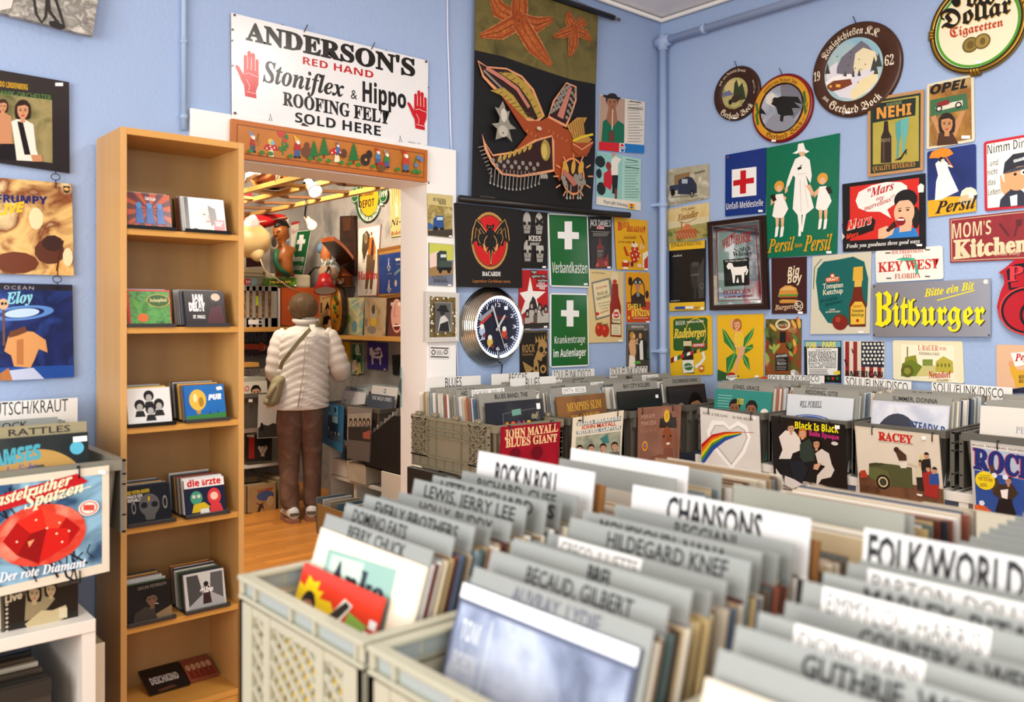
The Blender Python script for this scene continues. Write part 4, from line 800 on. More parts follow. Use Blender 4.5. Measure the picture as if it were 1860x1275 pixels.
a.p('8a8a24', 345, 1130, 350, 1090, 400, 1080, 410, 1130).p('b5a83a', 490, 1160, 495, 1110, 530, 1085, 575, 1110, 578, 1165).p('6a7a1c', 330, 1180, 335, 1120, 380, 1100, 440, 1140, 430, 1180).p('c9bd7a', 400, 1180, 440, 1120, 490, 1130, 500, 1180).e('5a5a1c', 360, 1155, 30, 1).e('8a8a2c', 360, 1155, 16, 1).r('7a8a34', 432, 1100, 480, 1130)
for i in range(4): a.r('6a6a2c', 500 + i * 18, 1120, 508 + i * 18, 1135)
a.r('8a7a3c', 358, 1040, 364, 1090).t('b5281c', 'Neundorf', 462, 1188, 566, 1186, 32, 'B', .005).t('7a3a1c', 'IN BAYERN', 500, 1203, 556, 1203, 8, 'B').sticker(585, 1204, 20, 8); a.done()
BS = M('b4b4b6', .36, 1.0)
a = S('brushed steel beer sign with big yellow blackletter name', R2, (195, 745, 752, 717, 752, 993, 197, 993), BS, name='steel_sign', t=.01, gap=.012)
for dx, dy, c in ((5, 4, '1a1712'), (0, 0, 'f2dc14')):
    a.t(c, 'it', 288 + dx, 942 + dy, 364 + dx, 938 + dy, (148, 146), 'F', .012).t(c, 'burger', 362 + dx, 938 + dy, 726 + dx, 934 + dy, (118, 112), 'F', .012)
    a.p(c, 208 + dx, 795 + dy, 226 + dx, 780 + dy, 240 + dx, 790 + dy, 240 + dx, 922 + dy, 262 + dx, 934 + dy, 240 + dx, 948 + dy, 206 + dx, 936 + dy, 216 + dx, 920 + dy, 216 + dx, 806 + dy).p(c, 244 + dx, 788 + dy, 264 + dx, 776 + dy, 286 + dx, 800 + dy, 284 + dx, 836 + dy, 266 + dx, 852 + dy, 286 + dx, 872 + dy, 284 + dx, 918 + dy, 262 + dx, 940 + dy, 244 + dx, 926 + dy, 262 + dx, 906 + dy, 262 + dx, 872 + dy, 240 + dx, 860 + dy, 240 + dx, 848 + dy, 262 + dx, 836 + dy, 262 + dx, 804 + dy)
a.t('f0d818', 'Bitte ein Bit', 440, 806, 676, 768, 38, 'I', .01).l('f0d818', 5, 500, 822, 600, 795, 678, 774).e('d8d6d2', 731, 733, 11)
for x, y in ((202, 985), (745, 986), (203, 756)): a.e('22201e', x, y, 4, n=8)
a.done()
a = S('white licence plate with red lettering above the steel beer sign', R2, (208, 588, 525, 562, 530, 720, 212, 738), 'ece6d8', name='licence_plate', cat='plate', rd=.012, gap=.01)
a.p('3fae8a', 305, 628, 340, 618, 395, 622, 410, 660, 412, 695, 400, 700, 392, 650, 360, 638).t('c0341c', 'SOUTHERNMOST', 285, 604, 436, 594, 19, 'B').t('c0341c', 'CITY', 340, 622, 382, 620, 16, 'B').t('c0281c', 'KEY WEST', 222, 688, 508, 668, (46, 46), 'B', .01).t('b54a2c', 'FLORIDA', 300, 720, 422, 714, 24, 'B')
for x, y in ((268, 597), (455, 582), (272, 717), (455, 708)): a.r('55504a', x - 12, y - 3, x + 12, y + 3)
a.done()
a = S('black bordered tin chocolate bar sign of a smiling woman in a blue blouse', R2, (52, 272, 443, 220, 446, 578, 55, 592), '120f0e', gap=.01, t=.006)
a.p('d0281c', 88, 285, 415, 242, 415, 518, 88, 540).p('efe9de', 115, 350, 130, 310, 190, 278, 260, 262, 330, 262, 358, 280, 360, 310, 320, 352, 265, 392, 284, 434, 230, 402, 170, 402, 128, 385)
a.t('b5181c', '"Mars', 172, 338, 296, 296, 42, 'I', .01).t('b5181c', 'are', 212, 350, 250, 342, 22, 'I').t('b5181c', 'marvellous!"', 156, 400, 300, 346, 26, 'I')
a.p('1aa0d0' if 0 else '2a7ac0', 250, 530, 285, 490, 330, 470, 400, 480, 414, 520).p('e8b08c', 322, 500, 325, 440, 385, 430, 378, 492).e('18120e', 352, 345, 48, 1.15).e('18120e', 400, 430, 52, .35).e('e8b48e', 345, 405, 62, .78).e('18120e', 352, 348, 28, 1.6, 0, 180).e('18120e', 325, 398, 4, 2).e('18120e', 362, 394, 4, 2).l('18120e', 3, 316, 388, 334, 386).l('18120e', 3, 352, 384, 374, 382).e('8a141c', 330, 448, 20, 1.1).r('f4f0ea', 314, 436, 346, 444).p('e8b48e', 222, 530, 224, 485, 260, 470, 300, 480, 290, 510, 250, 530).p('3a1c10', 258, 490, 300, 445, 312, 470, 270, 500)
a.p('17110e', 52, 460, 190, 425, 210, 445, 200, 490, 62, 540).t('e8dcc8', 'Mars', 76, 491, 194, 459, 42, 'i', .035).t('e02a1c', 'Mars', 74, 490, 192, 458, 40, 'i', .01).t('e83a1c', 'Mars', 72, 532, 130, 518, 22, 'i', .01).p('c9c4ba', 52, 500, 66, 520, 50, 540).t(WH, 'Feeds you goodness three good ways', 72, 575, 420, 550, 20, 'I').p('ece8de', 410, 282, 425, 268, 440, 278, 438, 310, 412, 312).sticker(418, 560, 26, 10); a.done()
a = S('olive and black soda sign of a bottle beside a pair of legs', U8, (1072, 498, 1355, 450, 1352, 858, 1072, 893), 'b98a5a', name='cardboard_sign', gap=.012, t=.006, rough=.5)
a.inset('22301f', .014).p('a89838/b5a650/6', 1098, 520, 1330, 482, 1330, 812, 1098, 830).p('17281f', 1098, 525, 1315, 492, 1312, 582, 1098, 620).t('7a8a5a', 'DRINK', 1168, 540, 1246, 524, 18, 's').t('d8943c', 'NEHI', 1118, 600, 1292, 576, 54, 's', .02).t('c98a3c', 'QUALITY BEVERAGES', 1098, 864, 1312, 838, 26, 'B')
a.p('2a1c14', 1138, 822, 1140, 690, 1152, 660, 1155, 612, 1174, 610, 1178, 660, 1192, 688, 1192, 820).r('5a3a24', 1148, 700, 1158, 815).t('8a7a5a', 'NEHI', 1142, 718, 1186, 714, 18, 's').p('4f9a94', 1212, 620, 1245, 600, 1240, 680, 1232, 720, 1228, 790, 1216, 800, 1220, 720, 1214, 680).p('63aaa2', 1240, 605, 1280, 590, 1276, 660, 1262, 720, 1258, 770, 1246, 770, 1246, 700, 1238, 660).p('1c1712', 1205, 810, 1240, 790, 1262, 755, 1270, 750, 1268, 785, 1262, 770, 1240, 806); a.done()
a = S('worn car maker sign of a woman holding up a picture of an early automobile', U8, (1370, 425, 1607, 372, 1612, 712, 1368, 755), 'd6d0b4', rd=.012, rough=.35)
a.inset('b5863a/8a5c24/d0b070/8', .012).t('1a1712', 'OPEL', 1386, 478, 1576, 440, 44, 'i', .03).p('3c6a44', 1386, 505, 1570, 470, 1580, 550, 1388, 590).p('d8d4c0', 1412, 545, 1500, 515, 1550, 505, 1552, 530, 1420, 562).p('8a2420', 1420, 520, 1480, 500, 1484, 525, 1424, 542).e('2a241c', 1432, 548, 17, .95, inner=.6).e('2a241c', 1530, 530, 17, .95, inner=.6)
a.p('c08a5a', 1390, 590, 1415, 580, 1440, 650, 1490, 655, 1545, 560, 1565, 560, 1520, 680, 1500, 730, 1420, 735, 1425, 670).p('4a2c18', 1420, 735, 1430, 670, 1500, 670, 1530, 725).head(1472, 625, 46, 'c08a5a', '2a1a10', long=True).sticker(1568, 692, 44, 16); a.done()
a = S('dark blue tin sign of a lady in white under an orange parasol', R2, (453, 118, 683, 80, 686, 400, 457, 428), '17265c/22347a/7', rd=.012)
a.p('e8a41c', 456, 350, 500, 345, 560, 330, 640, 330, 685, 340, 686, 400, 457, 428).p('e8871c', 462, 150, 475, 120, 520, 100, 560, 105, 578, 128, 555, 140, 520, 150, 490, 148).l('c9701c', 6, 540, 140, 575, 195).p('f0ece2', 492, 175, 520, 150, 550, 172, 552, 195, 560, 215, 602, 305, 560, 325, 520, 345, 490, 348, 496, 260, 505, 230).e('2a1c14', 520, 155, 12).e('f0d8c0', 528, 162, 9).l('f0d8c0', 8, 545, 180, 572, 190).e('e8dcc0', 650, 320, 34, 1.1, n=10).e('c8b080', 640, 345, 24, 1.5, n=10).t('17140f', 'Persil', 490, 412, 682, 384, (58, 62), 'I', .01, .15).sticker(660, 325, 18, 26); a.done()
a = S('white tin sign with red border and a uniformed man pointing a finger', R2, (720, 72, 990, 25, 990, 374, 725, 400), 'b81c2c', rd=.014)
a.inset('e6e2d8', .012).t('17140f', 'Nimm Dir Zeit', 738, 132, 990, 84, 44, 's', -.02).t('17140f', '- und', 738, 190, 788, 182, 28, 's', -.02).t('17140f', 'nicht', 740, 232, 786, 224, 28, 's', -.02).t('17140f', 'das', 742, 280, 776, 274, 28, 's', -.02).t('17140f', 'Leben!', 742, 326, 804, 316, 28, 's', -.02)
a.p('2a2c3c', 795, 380, 800, 345, 850, 290, 900, 300, 940, 340, 945, 372).e('d89a6c', 880, 230, 72, .8).p('24262e', 812, 225, 820, 170, 860, 130, 920, 120, 960, 140, 960, 175, 880, 190).p('3a3c46', 815, 225, 870, 195, 955, 175, 958, 190, 870, 212).p(WH, 862, 158, 930, 138, 930, 152, 864, 170).t('2a3a6a', 'GASOLIN', 866, 166, 926, 150, 11, 's').p('d89a6c', 798, 232, 804, 228, 815, 262, 850, 258, 846, 300, 820, 322, 802, 300).e('17140f', 870, 225, 7).e(WH, 910, 215, 13).e('17140f', 912, 216, 7).p('e8e4da', 845, 330, 880, 320, 880, 372, 850, 376); a.done()
a = S('dark red kitchen sign with cream lettering at the picture edge', R2, (558, 435, 1000, 386, 1000, 624, 562, 643), '7d1c22/8f242a/6', rough=.4, edge='c9b89a')
a.inset('c9b48e', .006).inset('7f1d23/90262c/6', .009)
a.p('561318', 790, 460, 800, 455, 845, 515, 835, 520).p('561318', 872, 440, 905, 436, 900, 470, 884, 472, 870, 520, 862, 520, 874, 470).t('d9c8a0', "MOM'S", 572, 532, 756, 508, (72, 66), 's', -.01).t('d9c8a0', 'Kitchen', 578, 624, 930, 586, (86, 72), 'B', .035).t('cba98a', 'Fresh Daily', 776, 612, 894, 604, 26, 'I'); a.done()
t = None
a = S('red embossed shield shaped petrol sign at the picture edge', R2, (790, 690, 822, 668, 868, 628, 960, 620, 1010, 640, 1010, 985, 900, 985, 830, 950, 795, 905, 782, 850, 800, 780, 818, 740, 812, 700), 'b0161c', name='shield_sign', t=.02, rough=.12)
a.p('17110f', 828, 680, 870, 650, 960, 640, 1000, 760, 840, 772).p('b0161c', 848, 690, 880, 668, 960, 660, 990, 745, 850, 762).t('17110f', 'P', 838, 735, 912, 728, 70, 'B', .02).t('d83a3c', 'P', 834, 732, 908, 725, 70, 'B', .01).e('d83a34', 925, 870, 115, 1.05, inner=.93).e('17110f', 925, 870, 108, 1.05, inner=.9).e('1a1210', 945, 890, 62, .8, inner=.75); a.done()
a = S('pink soda sign with a hand pouring from a yellow cup at the lower picture edge', R2, (780, 1030, 990, 1035, 990, 1262, 782, 1258), 'dcb08c', rd=.012)
a.p('f0ece0', 848, 1070, 990, 1060, 990, 1110, 870, 1135).t('b5181c', 'Pepsi', 868, 1110, 960, 1095, 34, 'I', .02).p('d8a428', 852, 1110, 842, 1130, 850, 1170, 866, 1200, 870, 1230, 990, 1230, 990, 1150, 880, 1150).t(BK, 'BIG', 888, 1192, 920, 1190, 16, 's').t(BK, 'BEST', 888, 1212, 930, 1210, 16, 's').p('1a1f3a', 855, 1240, 990, 1220, 990, 1262, 845, 1258).e('d89a6c', 850, 1120, 14, .8); a.done()

# round shooting plaques
def plaque(lb, px, py, ry, rim, inner_c, scene_, txt, rimrad=.62, asp=1.0, name='round_plaque', t=.022):
    p = at(U8[0] + px / U8[2], U8[1] + py / U8[2], PX(-t)); k = (p - CAM).dot(VD) / FX / U8[2] * ry
    mb = MB(); ax = V((-1, 0, 0)); c = V((0, p.y, p.z))
    mb.lathe([(k * .99, -.004 + .006), (k, t * .6), (k * .97, t * .95), (k * .93, t), (k * rimrad * 1.06, t), (k * rimrad, t * .8), (.0005, t * .8)], M(*rim), c, ax, 56, caps=False)
    mb.lathe([(k * .99, .002), (.001, .002)], M('3a2a1c'), c, ax, 56, caps=False)
    a = Art(mb, U8, PX(-t - .0005), rough=.45); b = Art(mb, U8, PX(-t * .8 - .0006), rough=.5)
    scene_(b); txt(a)
    for dx in (0,):
        q = p + V((0, 0, k)); mb.tube([q + V((.01, 0, -.005)), q + V((-.004, .008, .03))], .0022, M('3a3632', .4), 6)
    return tag(mb.build(name), lb, 'plaque')
def sc1(b):
    b.e('8a8a5c/b5a86a/6a6a40/9', 400, 470, 78, 1.0).p('c9b878', 345, 440, 370, 405, 420, 400, 450, 430, 440, 455, 360, 470).p('2f3a20', 395, 480, 400, 420, 412, 400, 422, 440, 440, 415, 448, 450, 458, 500, 400, 510).p('6a6a8c', 340, 470, 375, 455, 395, 478, 340, 490).e('3a2818', 405, 498, 20, 1.2).p('3a2818', 420, 480, 440, 470, 436, 495).l('8a8a4c', 8, 360, 535, 400, 548, 440, 530).e('241a10', 380, 515, 14, .8)
plaque('smallest round brown plaque, of a stag among firs, leftmost of the row', 407, 470, 137, ('3a2014', .35), '', sc1, lambda a: (a.arc('e8dcc0', 'Gerhard Bock', 407, 470, 128, 222, 322, 30, 'F', 0, True), a.arc('d8c8a8', 'gest. von Rudolph Freund', 407, 470, 108, 150, 60, 13, 'F'), a.arc('d8c8a8', 'am 17.8.1969', 407, 470, 104, -12, 25, 9), a.r('f2efe8', 392, 592, 412, 600)), .60)
def sc2(b):
    b.e('b8bcc4/8e96a4/d8d8d8/7', 635, 545, 116, 1.0).p('74747e', 632, 430, 690, 422, 735, 470, 745, 540, 700, 600, 640, 560).p('d8d4cc', 560, 480, 590, 465, 625, 495, 600, 540, 560, 520).p('8a8c96', 555, 640, 580, 590, 640, 565, 700, 600, 720, 640, 660, 660, 600, 662)
    b.p('15130f', 585, 525, 600, 498, 640, 485, 720, 488, 742, 525, 700, 515, 735, 545, 690, 545, 700, 580, 650, 585, 620, 575, 610, 540).p('15130f', 632, 580, 650, 580, 645, 615, 630, 610).p('15130f', 535, 545, 550, 560, 562, 580, 548, 575, 530, 572).e('15130f', 605, 505, 14, 1.2).p('c9a23a', 585, 508, 596, 504, 594, 514)
plaque('round yellow plaque with red rim and a black eagle on a rock', 635, 545, 173, ('7a1418', .3), '', sc2, lambda a: (a.e('cf9420', 635, 545, 158, 1.0, inner=.79, n=48), a.e('15110c', 635, 545, 127, 1.0, inner=.94, n=48), a.arc('5a1c10', 'Gerhard Bock', 635, 545, 154, 235, 322, 24, 'F', 0, True), a.arc('5a1c10', 'gestiftet von Richard Jahn', 635, 545, 132, 135, 50, 17, 'F'),
    [a.e('3c6a24', 512 + (k % 3) * 3, 530 + k * 18, 13, .6, n=8) for k in range(6)], [a.e('3c6a24', 752 + (k % 3) * 3, 470 + k * 18, 13, .6, n=8) for k in range(6)], a.arc('5a1c10', 'am 10.10.1963', 635, 545, 150, -35, 0, 10, 'n', 0, True), a.r('f2efe8', 588, 705, 610, 715)), .72)
def sc3(b):
    b.e('8ab4c4/a8c0c0/d8cda0/4', 995, 350, 158, 1.0, n=44).p('6f6b74', 905, 370, 940, 290, 1040, 205, 1070, 225, 1130, 290, 1125, 340, 1000, 380).p('e6d8b0', 1000, 340, 1010, 270, 1050, 240, 1110, 260, 1120, 300, 1090, 340, 1060, 370, 1010, 380).p('dcd8dc', 862, 390, 880, 340, 920, 310, 915, 370, 980, 380, 1120, 330, 1125, 400, 1080, 460, 1000, 500, 930, 490, 880, 440)
    b.p('e8d8a8', 980, 470, 1040, 400, 1130, 355, 1120, 410, 1060, 470, 1000, 505).p('7a3a1c', 868, 445, 870, 420, 900, 405, 985, 395, 995, 425, 940, 450, 890, 462).p('efeae6', 858, 415, 900, 385, 985, 372, 1002, 388, 985, 398, 900, 408, 865, 432).r('e8a83a', 912, 425, 935, 440).r('e8a83a', 880, 430, 892, 442)
    for x, y, h in ((870, 345, 46), (1105, 320, 60), (1128, 300, 60), (960, 370, 26), (1000, 372, 26), (1030, 365, 30), (1115, 350, 40)): b.p('3a4038', x - h * .3, y + h * .6, x + h * .3, y + h * .6, x, y - h * .6)
    for x, y in ((990, 265), (1030, 300), (975, 330), (1010, 345), (1040, 350), (950, 380), (1025, 415), (1090, 360), (920, 285), (1000, 380), (1062, 325), (985, 290)): b.e('2a2622', x, y, 3, n=7)
plaque('largest round brown plaque, of a snowy mountain hut, dated 19 62', 1008, 350, 238, ('3f2415/4a2a18/20', .3), '', sc3, lambda a: (a.arc('e8dcc0', 'Königschießen K.K.', 1008, 350, 176, 152, 50, 36, 'F'), a.arc('e8dcc0', 'Gerhard Bock', 1008, 350, 218, 228, 310, 40, 'F', 0, True), a.arc('e8dcc0', 'gest.', 1008, 350, 205, 212, 224, 20, 'F', 0, True), a.t('e8dcc0', '19', 800, 412, 832, 405, 46, 'F'), a.t('e8dcc0', '62', 1158, 334, 1204, 324, 52, 'F'), a.r('f2efe8', 960, 562, 986, 573)), .69)
# oval cigarette sign
p = at(U8[0] + 1618 / U8[2], U8[1] + 128 / U8[2], PX(-.03)); a = Art(MB(), U8, PX(-.026), rough=.2)
q0 = V((0, p.y, p.z)); ky = (p - CAM).dot(VD) / FX / U8[2]; RY, RX = 240 * ky, 262 * ky / 1.12
def oval(f, x): return [V((x, p.y - RX * f * cos(i * PI / 28), p.z + RY * f * sin(i * PI / 28))) for i in range(56)]
mb = a.mb
mb.rings([oval(.985, -.002), oval(1.0, -.012), oval(.985, -.022), oval(.95, -.028), oval(.90, -.026), oval(.88, -.018)], M('9a7420', .28, .6), caps=False).face(oval(.89, -.0185)[::-1], M('ece2c0', .15))
mb.face(oval(.985, -.002), M('3a2a1c'))
def ring(f0, f1, x, c): A, B = oval(f0, x), oval(f1, x); mb.add(A + B, [(i, (i + 1) % 56, 56 + (i + 1) % 56, 56 + i) for i in range(56)], M(c, .25))
ring(.905, .875, -.0265, '141008'); ring(.985, .962, -.0275, '141008'); ring(.86, .805, -.019, '4f9a2c'); ring(.865, .86, -.0192, 'd8d0b0')
for ang in (-92, 178, 20): 
    for d in (-4, 0, 4):
        q = rad(ang + d); mb.tube([V((-.008, p.y - RX * .9 * cos(q), p.z + RY * .9 * sin(q))), V((-.034, p.y - RX * .93 * cos(q), p.z + RY * .93 * sin(q))), V((-.008, p.y - RX * 1.02 * cos(q), p.z + RY * 1.02 * sin(q)))], .009, M('9a7420', .28, .6), 8)
a = Art(mb, U8, PX(-.0195), rough=.25)
for d, c in ((3, 'b5862a'), (0, '15110c')): a.t(c, 'Gold', 1468 + d, 45 + d, 1720 + d, 18 + d, (95, 95), 'F', .01).t(c, 'Dollar', 1438 + d, 152 + d, 1795 + d, 62 + d, (92, 92), 'F', .01)
a.t('b8401c', 'Cigaretten', 1486, 192, 1756, 130, (46, 40), 'F', .01).e('8a7434', 1590, 226, 39, 1.0).e('3a2f14', 1590, 226, 37, 1, inner=.9).e('9a8240', 1650, 208, 39, 1.0).e('3a2f14', 1650, 208, 37, 1, inner=.9).e('6a5624', 1590, 226, 20, .8).e('6a5624', 1652, 208, 18, .7).sticker(1628, 314, 28, 14)
tag(mb.build('oval_sign'), 'large cream oval cigarette sign in a gilded moulded rim near the ceiling', 'sign')
for x, y in ((1330, 243), (1377, 245), (1255, 205)): pass
# ================================================================ FURNITURE, CRATES AND ROWS OF RECORDS
Z = V((0, 0, 1)); XA = V((1, 0, 0)); YA = V((0, 1, 0))
GREY, BEIGE, LAT = M('5c5950', .45), M('857c66', .45), M('a9a792', .42)
def frame_of(o, u, d): return Matrix(((u.x, d.x, 0, o.x), (u.y, d.y, 0, o.y), (0, 0, 1, o.z), (0, 0, 0, 1)))
def tf(mb, mx):
    mb.v = [tuple(mx @ V(p)) for p in mb.v]; return mb
def lid_crate(label, o, u, d, W=.365, L=.57, Hh=.25, mat=GREY, flaps=(1, 1), group=None, detail=False):
    """attached-lid container: o = front bottom middle, u = width axis, d = depth axis; open flaps hang at its sides"""
    mx = frame_of(o, u, d); t = empty('lidded_crate', label, 'crate', o, group)
    m = MB(); w0, w1 = W / 2 - .02, W / 2; th = .005
    def wall(a0, b0, a1, b1, n):     # a0,b0 bottom edge, a1,b1 top edge
        m.slab([a0, b0, b1, a1], n * th, mat)
    B = [V((-w0, .02, 0)), V((w0, .02, 0)), V((w0, L - .02, 0)), V((-w0, L - .02, 0))]; T_ = [V((-w1, 0, Hh)), V((w1, 0, Hh)), V((w1, L, Hh)), V((-w1, L, Hh))]
    for i, n in enumerate((V((0, 1, 0)), V((-1, 0, 0)), V((0, -1, 0)), V((1, 0, 0)))): wall(B[i], B[(i + 1) % 4], T_[i], T_[(i + 1) % 4], n)
    m.box((-w0, .02, 0), (w0, L - .02, .006), mat)
    tf(m, mx).build('body', t)
    m = MB()
    for lo, hi in (((-w1 - .012, -.012, Hh - .03), (w1 + .012, .0, Hh)), ((-w1 - .012, L, Hh - .03), (w1 + .012, L + .012, Hh)), ((-w1 - .012, 0, Hh - .03), (-w1, L, Hh)), ((w1, 0, Hh - .03), (w1 + .012, L, Hh))): m.box(lo, hi, mat)
    for x in (-.15, -.09, .09, .15): m.box((x - .006, -.012, Hh - .075), (x + .006, .012, Hh - .03), mat)
    m.box((-.1, -.012, Hh - .075), (-.084, .01, Hh - .068), mat)
    tf(m, mx).build('rim', t)
    for s_, on in zip((-1, 1), flaps):
        if not on: continue
        m = MB(); x = s_ * (w1 + .016); k = .006
        def bx(y0, y1, z0, z1, x0=.0, x1=.005): m.box((min(x + s_ * x0, x + s_ * x1), y0, z0), (max(x + s_ * x0, x + s_ * x1), y1, z1), mat)
        zt, zb = Hh - .005, Hh - .22
        bx(.02, L - .02, zb, zt, 0, .005)
        for y in (.02, L - .02 - k): bx(y, y + k, zb, zt, .005, .016)
        for z in (zb, zt - k): bx(.02, L - .02, z, z + k, .005, .016)
        for z in (zt - .045, zt - .075, zb + .05): bx(.02, L - .02, z, z + .005, .005, .018)
        n = 9 if detail else 5
        for i in range(1, n):
            y = .02 + (L - .04) * i / n
            if not (detail and i in (4, 5)): bx(y, y + .005, zb, zt, .005, .018)
            else: bx(y, y + .004, zt - .075, zt, .005, .012); bx(y, y + .004, zb, zb + .05, .005, .012)
        if detail:
            for (ya, yb) in ((.02, .14), (L - .14, L - .02)):
                for q in range(-3, 4):
                    for sg in (1, -1):
                        p0 = V((x + s_ * .008, (ya + yb) / 2 - .06, (zb + zt) / 2 + .02 + q * .045 - sg * .055)); p1 = p0 + V((0, .12, sg * .11))
                        for p in (p0, p1): p.z = min(zt, max(zb + .05, p.z))
                        m.bar(p0 + V((s_ * .005, 0, 0)), p1 + V((s_ * .005, 0, 0)), .005, .014, mat, XA)
            for y in (.1, .25, .4, .52): m.box((x - .004, y - .012, zt - .005), (x + .014, y + .012, zt + .022), mat); m.tube([(x + .0, y - .018, zt + .012), (x + .0, y + .018, zt + .012)], .006, mat, 8)
            for ya in (.1, .36): m.slab([V((x, ya, zb)), V((x, ya + .13, zb)), V((x, ya + .095, zb - .05)), V((x, ya + .035, zb - .05))], V((s_ * .006, 0, 0)), mat)
        tf(m, mx).build('lid_flap', t)
    m = MB(); m.box((-.03, -.0125, Hh - .06), (.0, -.012, Hh - .04), M('e6e2d8')); tf(m, mx).build('price_tag', t)
    return t
def lattice_crate(label, o, u, d, W=.396, L=.596, Hh=.245, group=None, mat=LAT):
    mx = frame_of(o, u, d); t = empty('lattice_crate', label, 'crate', o, group); m = MB(); hw = W / 2
    rim = MB(); pk = M('98a09c', .45); bh = .024
    for lo, hi in (((-hw, 0, Hh - .008), (hw, .02, Hh)), ((-hw, L - .02, Hh - .008), (hw, L, Hh)), ((-hw, .02, Hh - .008), (-hw + .02, L - .02, Hh)), ((hw - .02, .02, Hh - .008), (hw, L - .02, Hh))): rim.box(lo, hi, mat)
    for lo, hi in (((-hw + .012, .010, Hh - bh - .008), (hw - .012, .014, Hh - .008)), ((-hw + .012, L - .014, Hh - bh - .008), (hw - .012, L - .010, Hh - .008))): rim.box(lo, hi, pk)
    for s_ in (-1, 1): rim.box((s_ * (hw - .012) - .002, .012, Hh - bh - .008), (s_ * (hw - .012) + .002, L - .012, Hh - .008), pk)
    for f in (.02, .15, .47, .66, .96):
        x = -hw + (W - .008) * f
        for y in (.001, L - .015): rim.box((x, y, Hh - bh - .006), (x + .006, y + .014, Hh - .004), mat)
    for i in range(9):
        y = .003 + (L - .012) * i / 8
        for x in (-hw + .001, hw - .015): rim.box((x, y, Hh - bh - .006), (x + .014, y + .006, Hh - .004), mat)
    zl_ = Hh - bh - .014
    rim.box((-hw + .001, .001, zl_), (hw - .001, .013, zl_ + .007), mat).box((-hw + .001, L - .013, zl_), (hw - .001, L - .001, zl_ + .007), mat).box((-hw + .001, .013, zl_), (-hw + .013, L - .013, zl_ + .007), mat).box((hw - .013, .013, zl_), (hw - .001, L - .013, zl_ + .007), mat)
    tf(rim, mx).build('rim', t, bevel=.003)
    ia, ib = .012, .02
    def side(P, Q, name):         # lattice wall from P to Q (bottom corners)
        m = MB(); L_ = (Q - P).length; e = (Q - P) / L_; nrm = Z.cross(e)
        zt = Hh - .041
        def blk(a0, a1, z0, z1, d0, d1): m.slab([P + e * a0 + Z * z0 + nrm * d0, P + e * a1 + Z * z0 + nrm * d0, P + e * a1 + Z * z1 + nrm * d0, P + e * a0 + Z * z1 + nrm * d0], nrm * (d1 - d0), mat)
        if L_ < .45: edges = [(.0, .05), (.092, .115), (.262, .285), (L_ - .052, L_)]
        else: edges = [(.0, .045), (.10, .12), (.27, .29), (.31, .33), (.48, .50), (L_ - .045, L_)]
        for a0, a1 in edges: blk(a0, a1, 0, zt, .0, .014)
        for z0, z1 in ((.001, .03), (zt - .016, zt - .001)): blk(.002, L_ - .002, z0, z1, .002, .012)
        for (_, a0), (a1, _) in zip(edges, edges[1:]):
            z0, z1 = .03, zt - .016; wd, hh = a1 - a0, z1 - z0
            def strip(slope, step, w_, dd, start):
                k = start                     # line z = slope * (x - x0): clip it to the panel
                while k < wd + hh / abs(slope):
                    x_in = k - hh / abs(slope); xs = []
                    for x in (k if slope < 0 else x_in, x_in if slope < 0 else k): pass
                    pts = []
                    xa, xb = max(0.0, x_in), min(wd, k)
                    if xb - xa > .004:
                        f = lambda x: (x - x_in) * abs(slope) if slope > 0 else hh - (x - x_in) * abs(slope)
                        m.bar(P + e * (a0 + xa) + Z * (z0 + f(xa)) + nrm * dd, P + e * (a0 + xb) + Z * (z0 + f(xb)) + nrm * dd, w_, .005, mat, nrm)
                    k += step
            strip(-.62, .050, .0075, .0045, .02); strip(2.1, .0185, .0036, .0085, .005)
        tf(m, mx).build(name, t)
    A = [V((-hw + .002, .002, 0)), V((hw - .002, .002, 0)), V((hw - .002, L - .002, 0)), V((-hw + .002, L - .002, 0))]
    for i in range(4): side(A[i], A[(i + 1) % 4], 'lattice_wall')
    tf(MB().box((-hw + .006, .006, 0), (hw - .006, L - .006, .006), mat), mx).build('bottom', t)
    return t

PAL = ['d9cfba', 'b8a88c', 'c9b48e', '9a8060', 'efece6', '7a5c40', '4a3a30', 'd5d0c8', 'a88a64', '5a3028', '5a6a68', 'b8a070', '2a2a30', 'dcd2c0', 'b4a894', '7a8a92', '6a5a4a', '8a4c3c', '4a5a70', 'cfc6b4', '3a3430']
RM = {}
def rec_mesh(c, w, h, th):
    k = (c, w, h, th)
    if k not in RM:
        m = MB(); m.box((-w / 2, 0, 0), (w / 2, th, h), M(c, .3)); o = m.build('record_sleeve', None, origin=V((0, 0, 0))); RM[k] = o.data; bpy.data.objects.remove(o)
    return RM[k]
def pose(b, u, d, a):
    k = Z * cos(a) + d * sin(a); n = d * cos(a) - Z * sin(a)
    return Matrix(((u.x, n.x, k.x, b.x), (u.y, n.y, k.y, b.y), (u.z, n.z, k.z, b.z), (0, 0, 0, 1)))
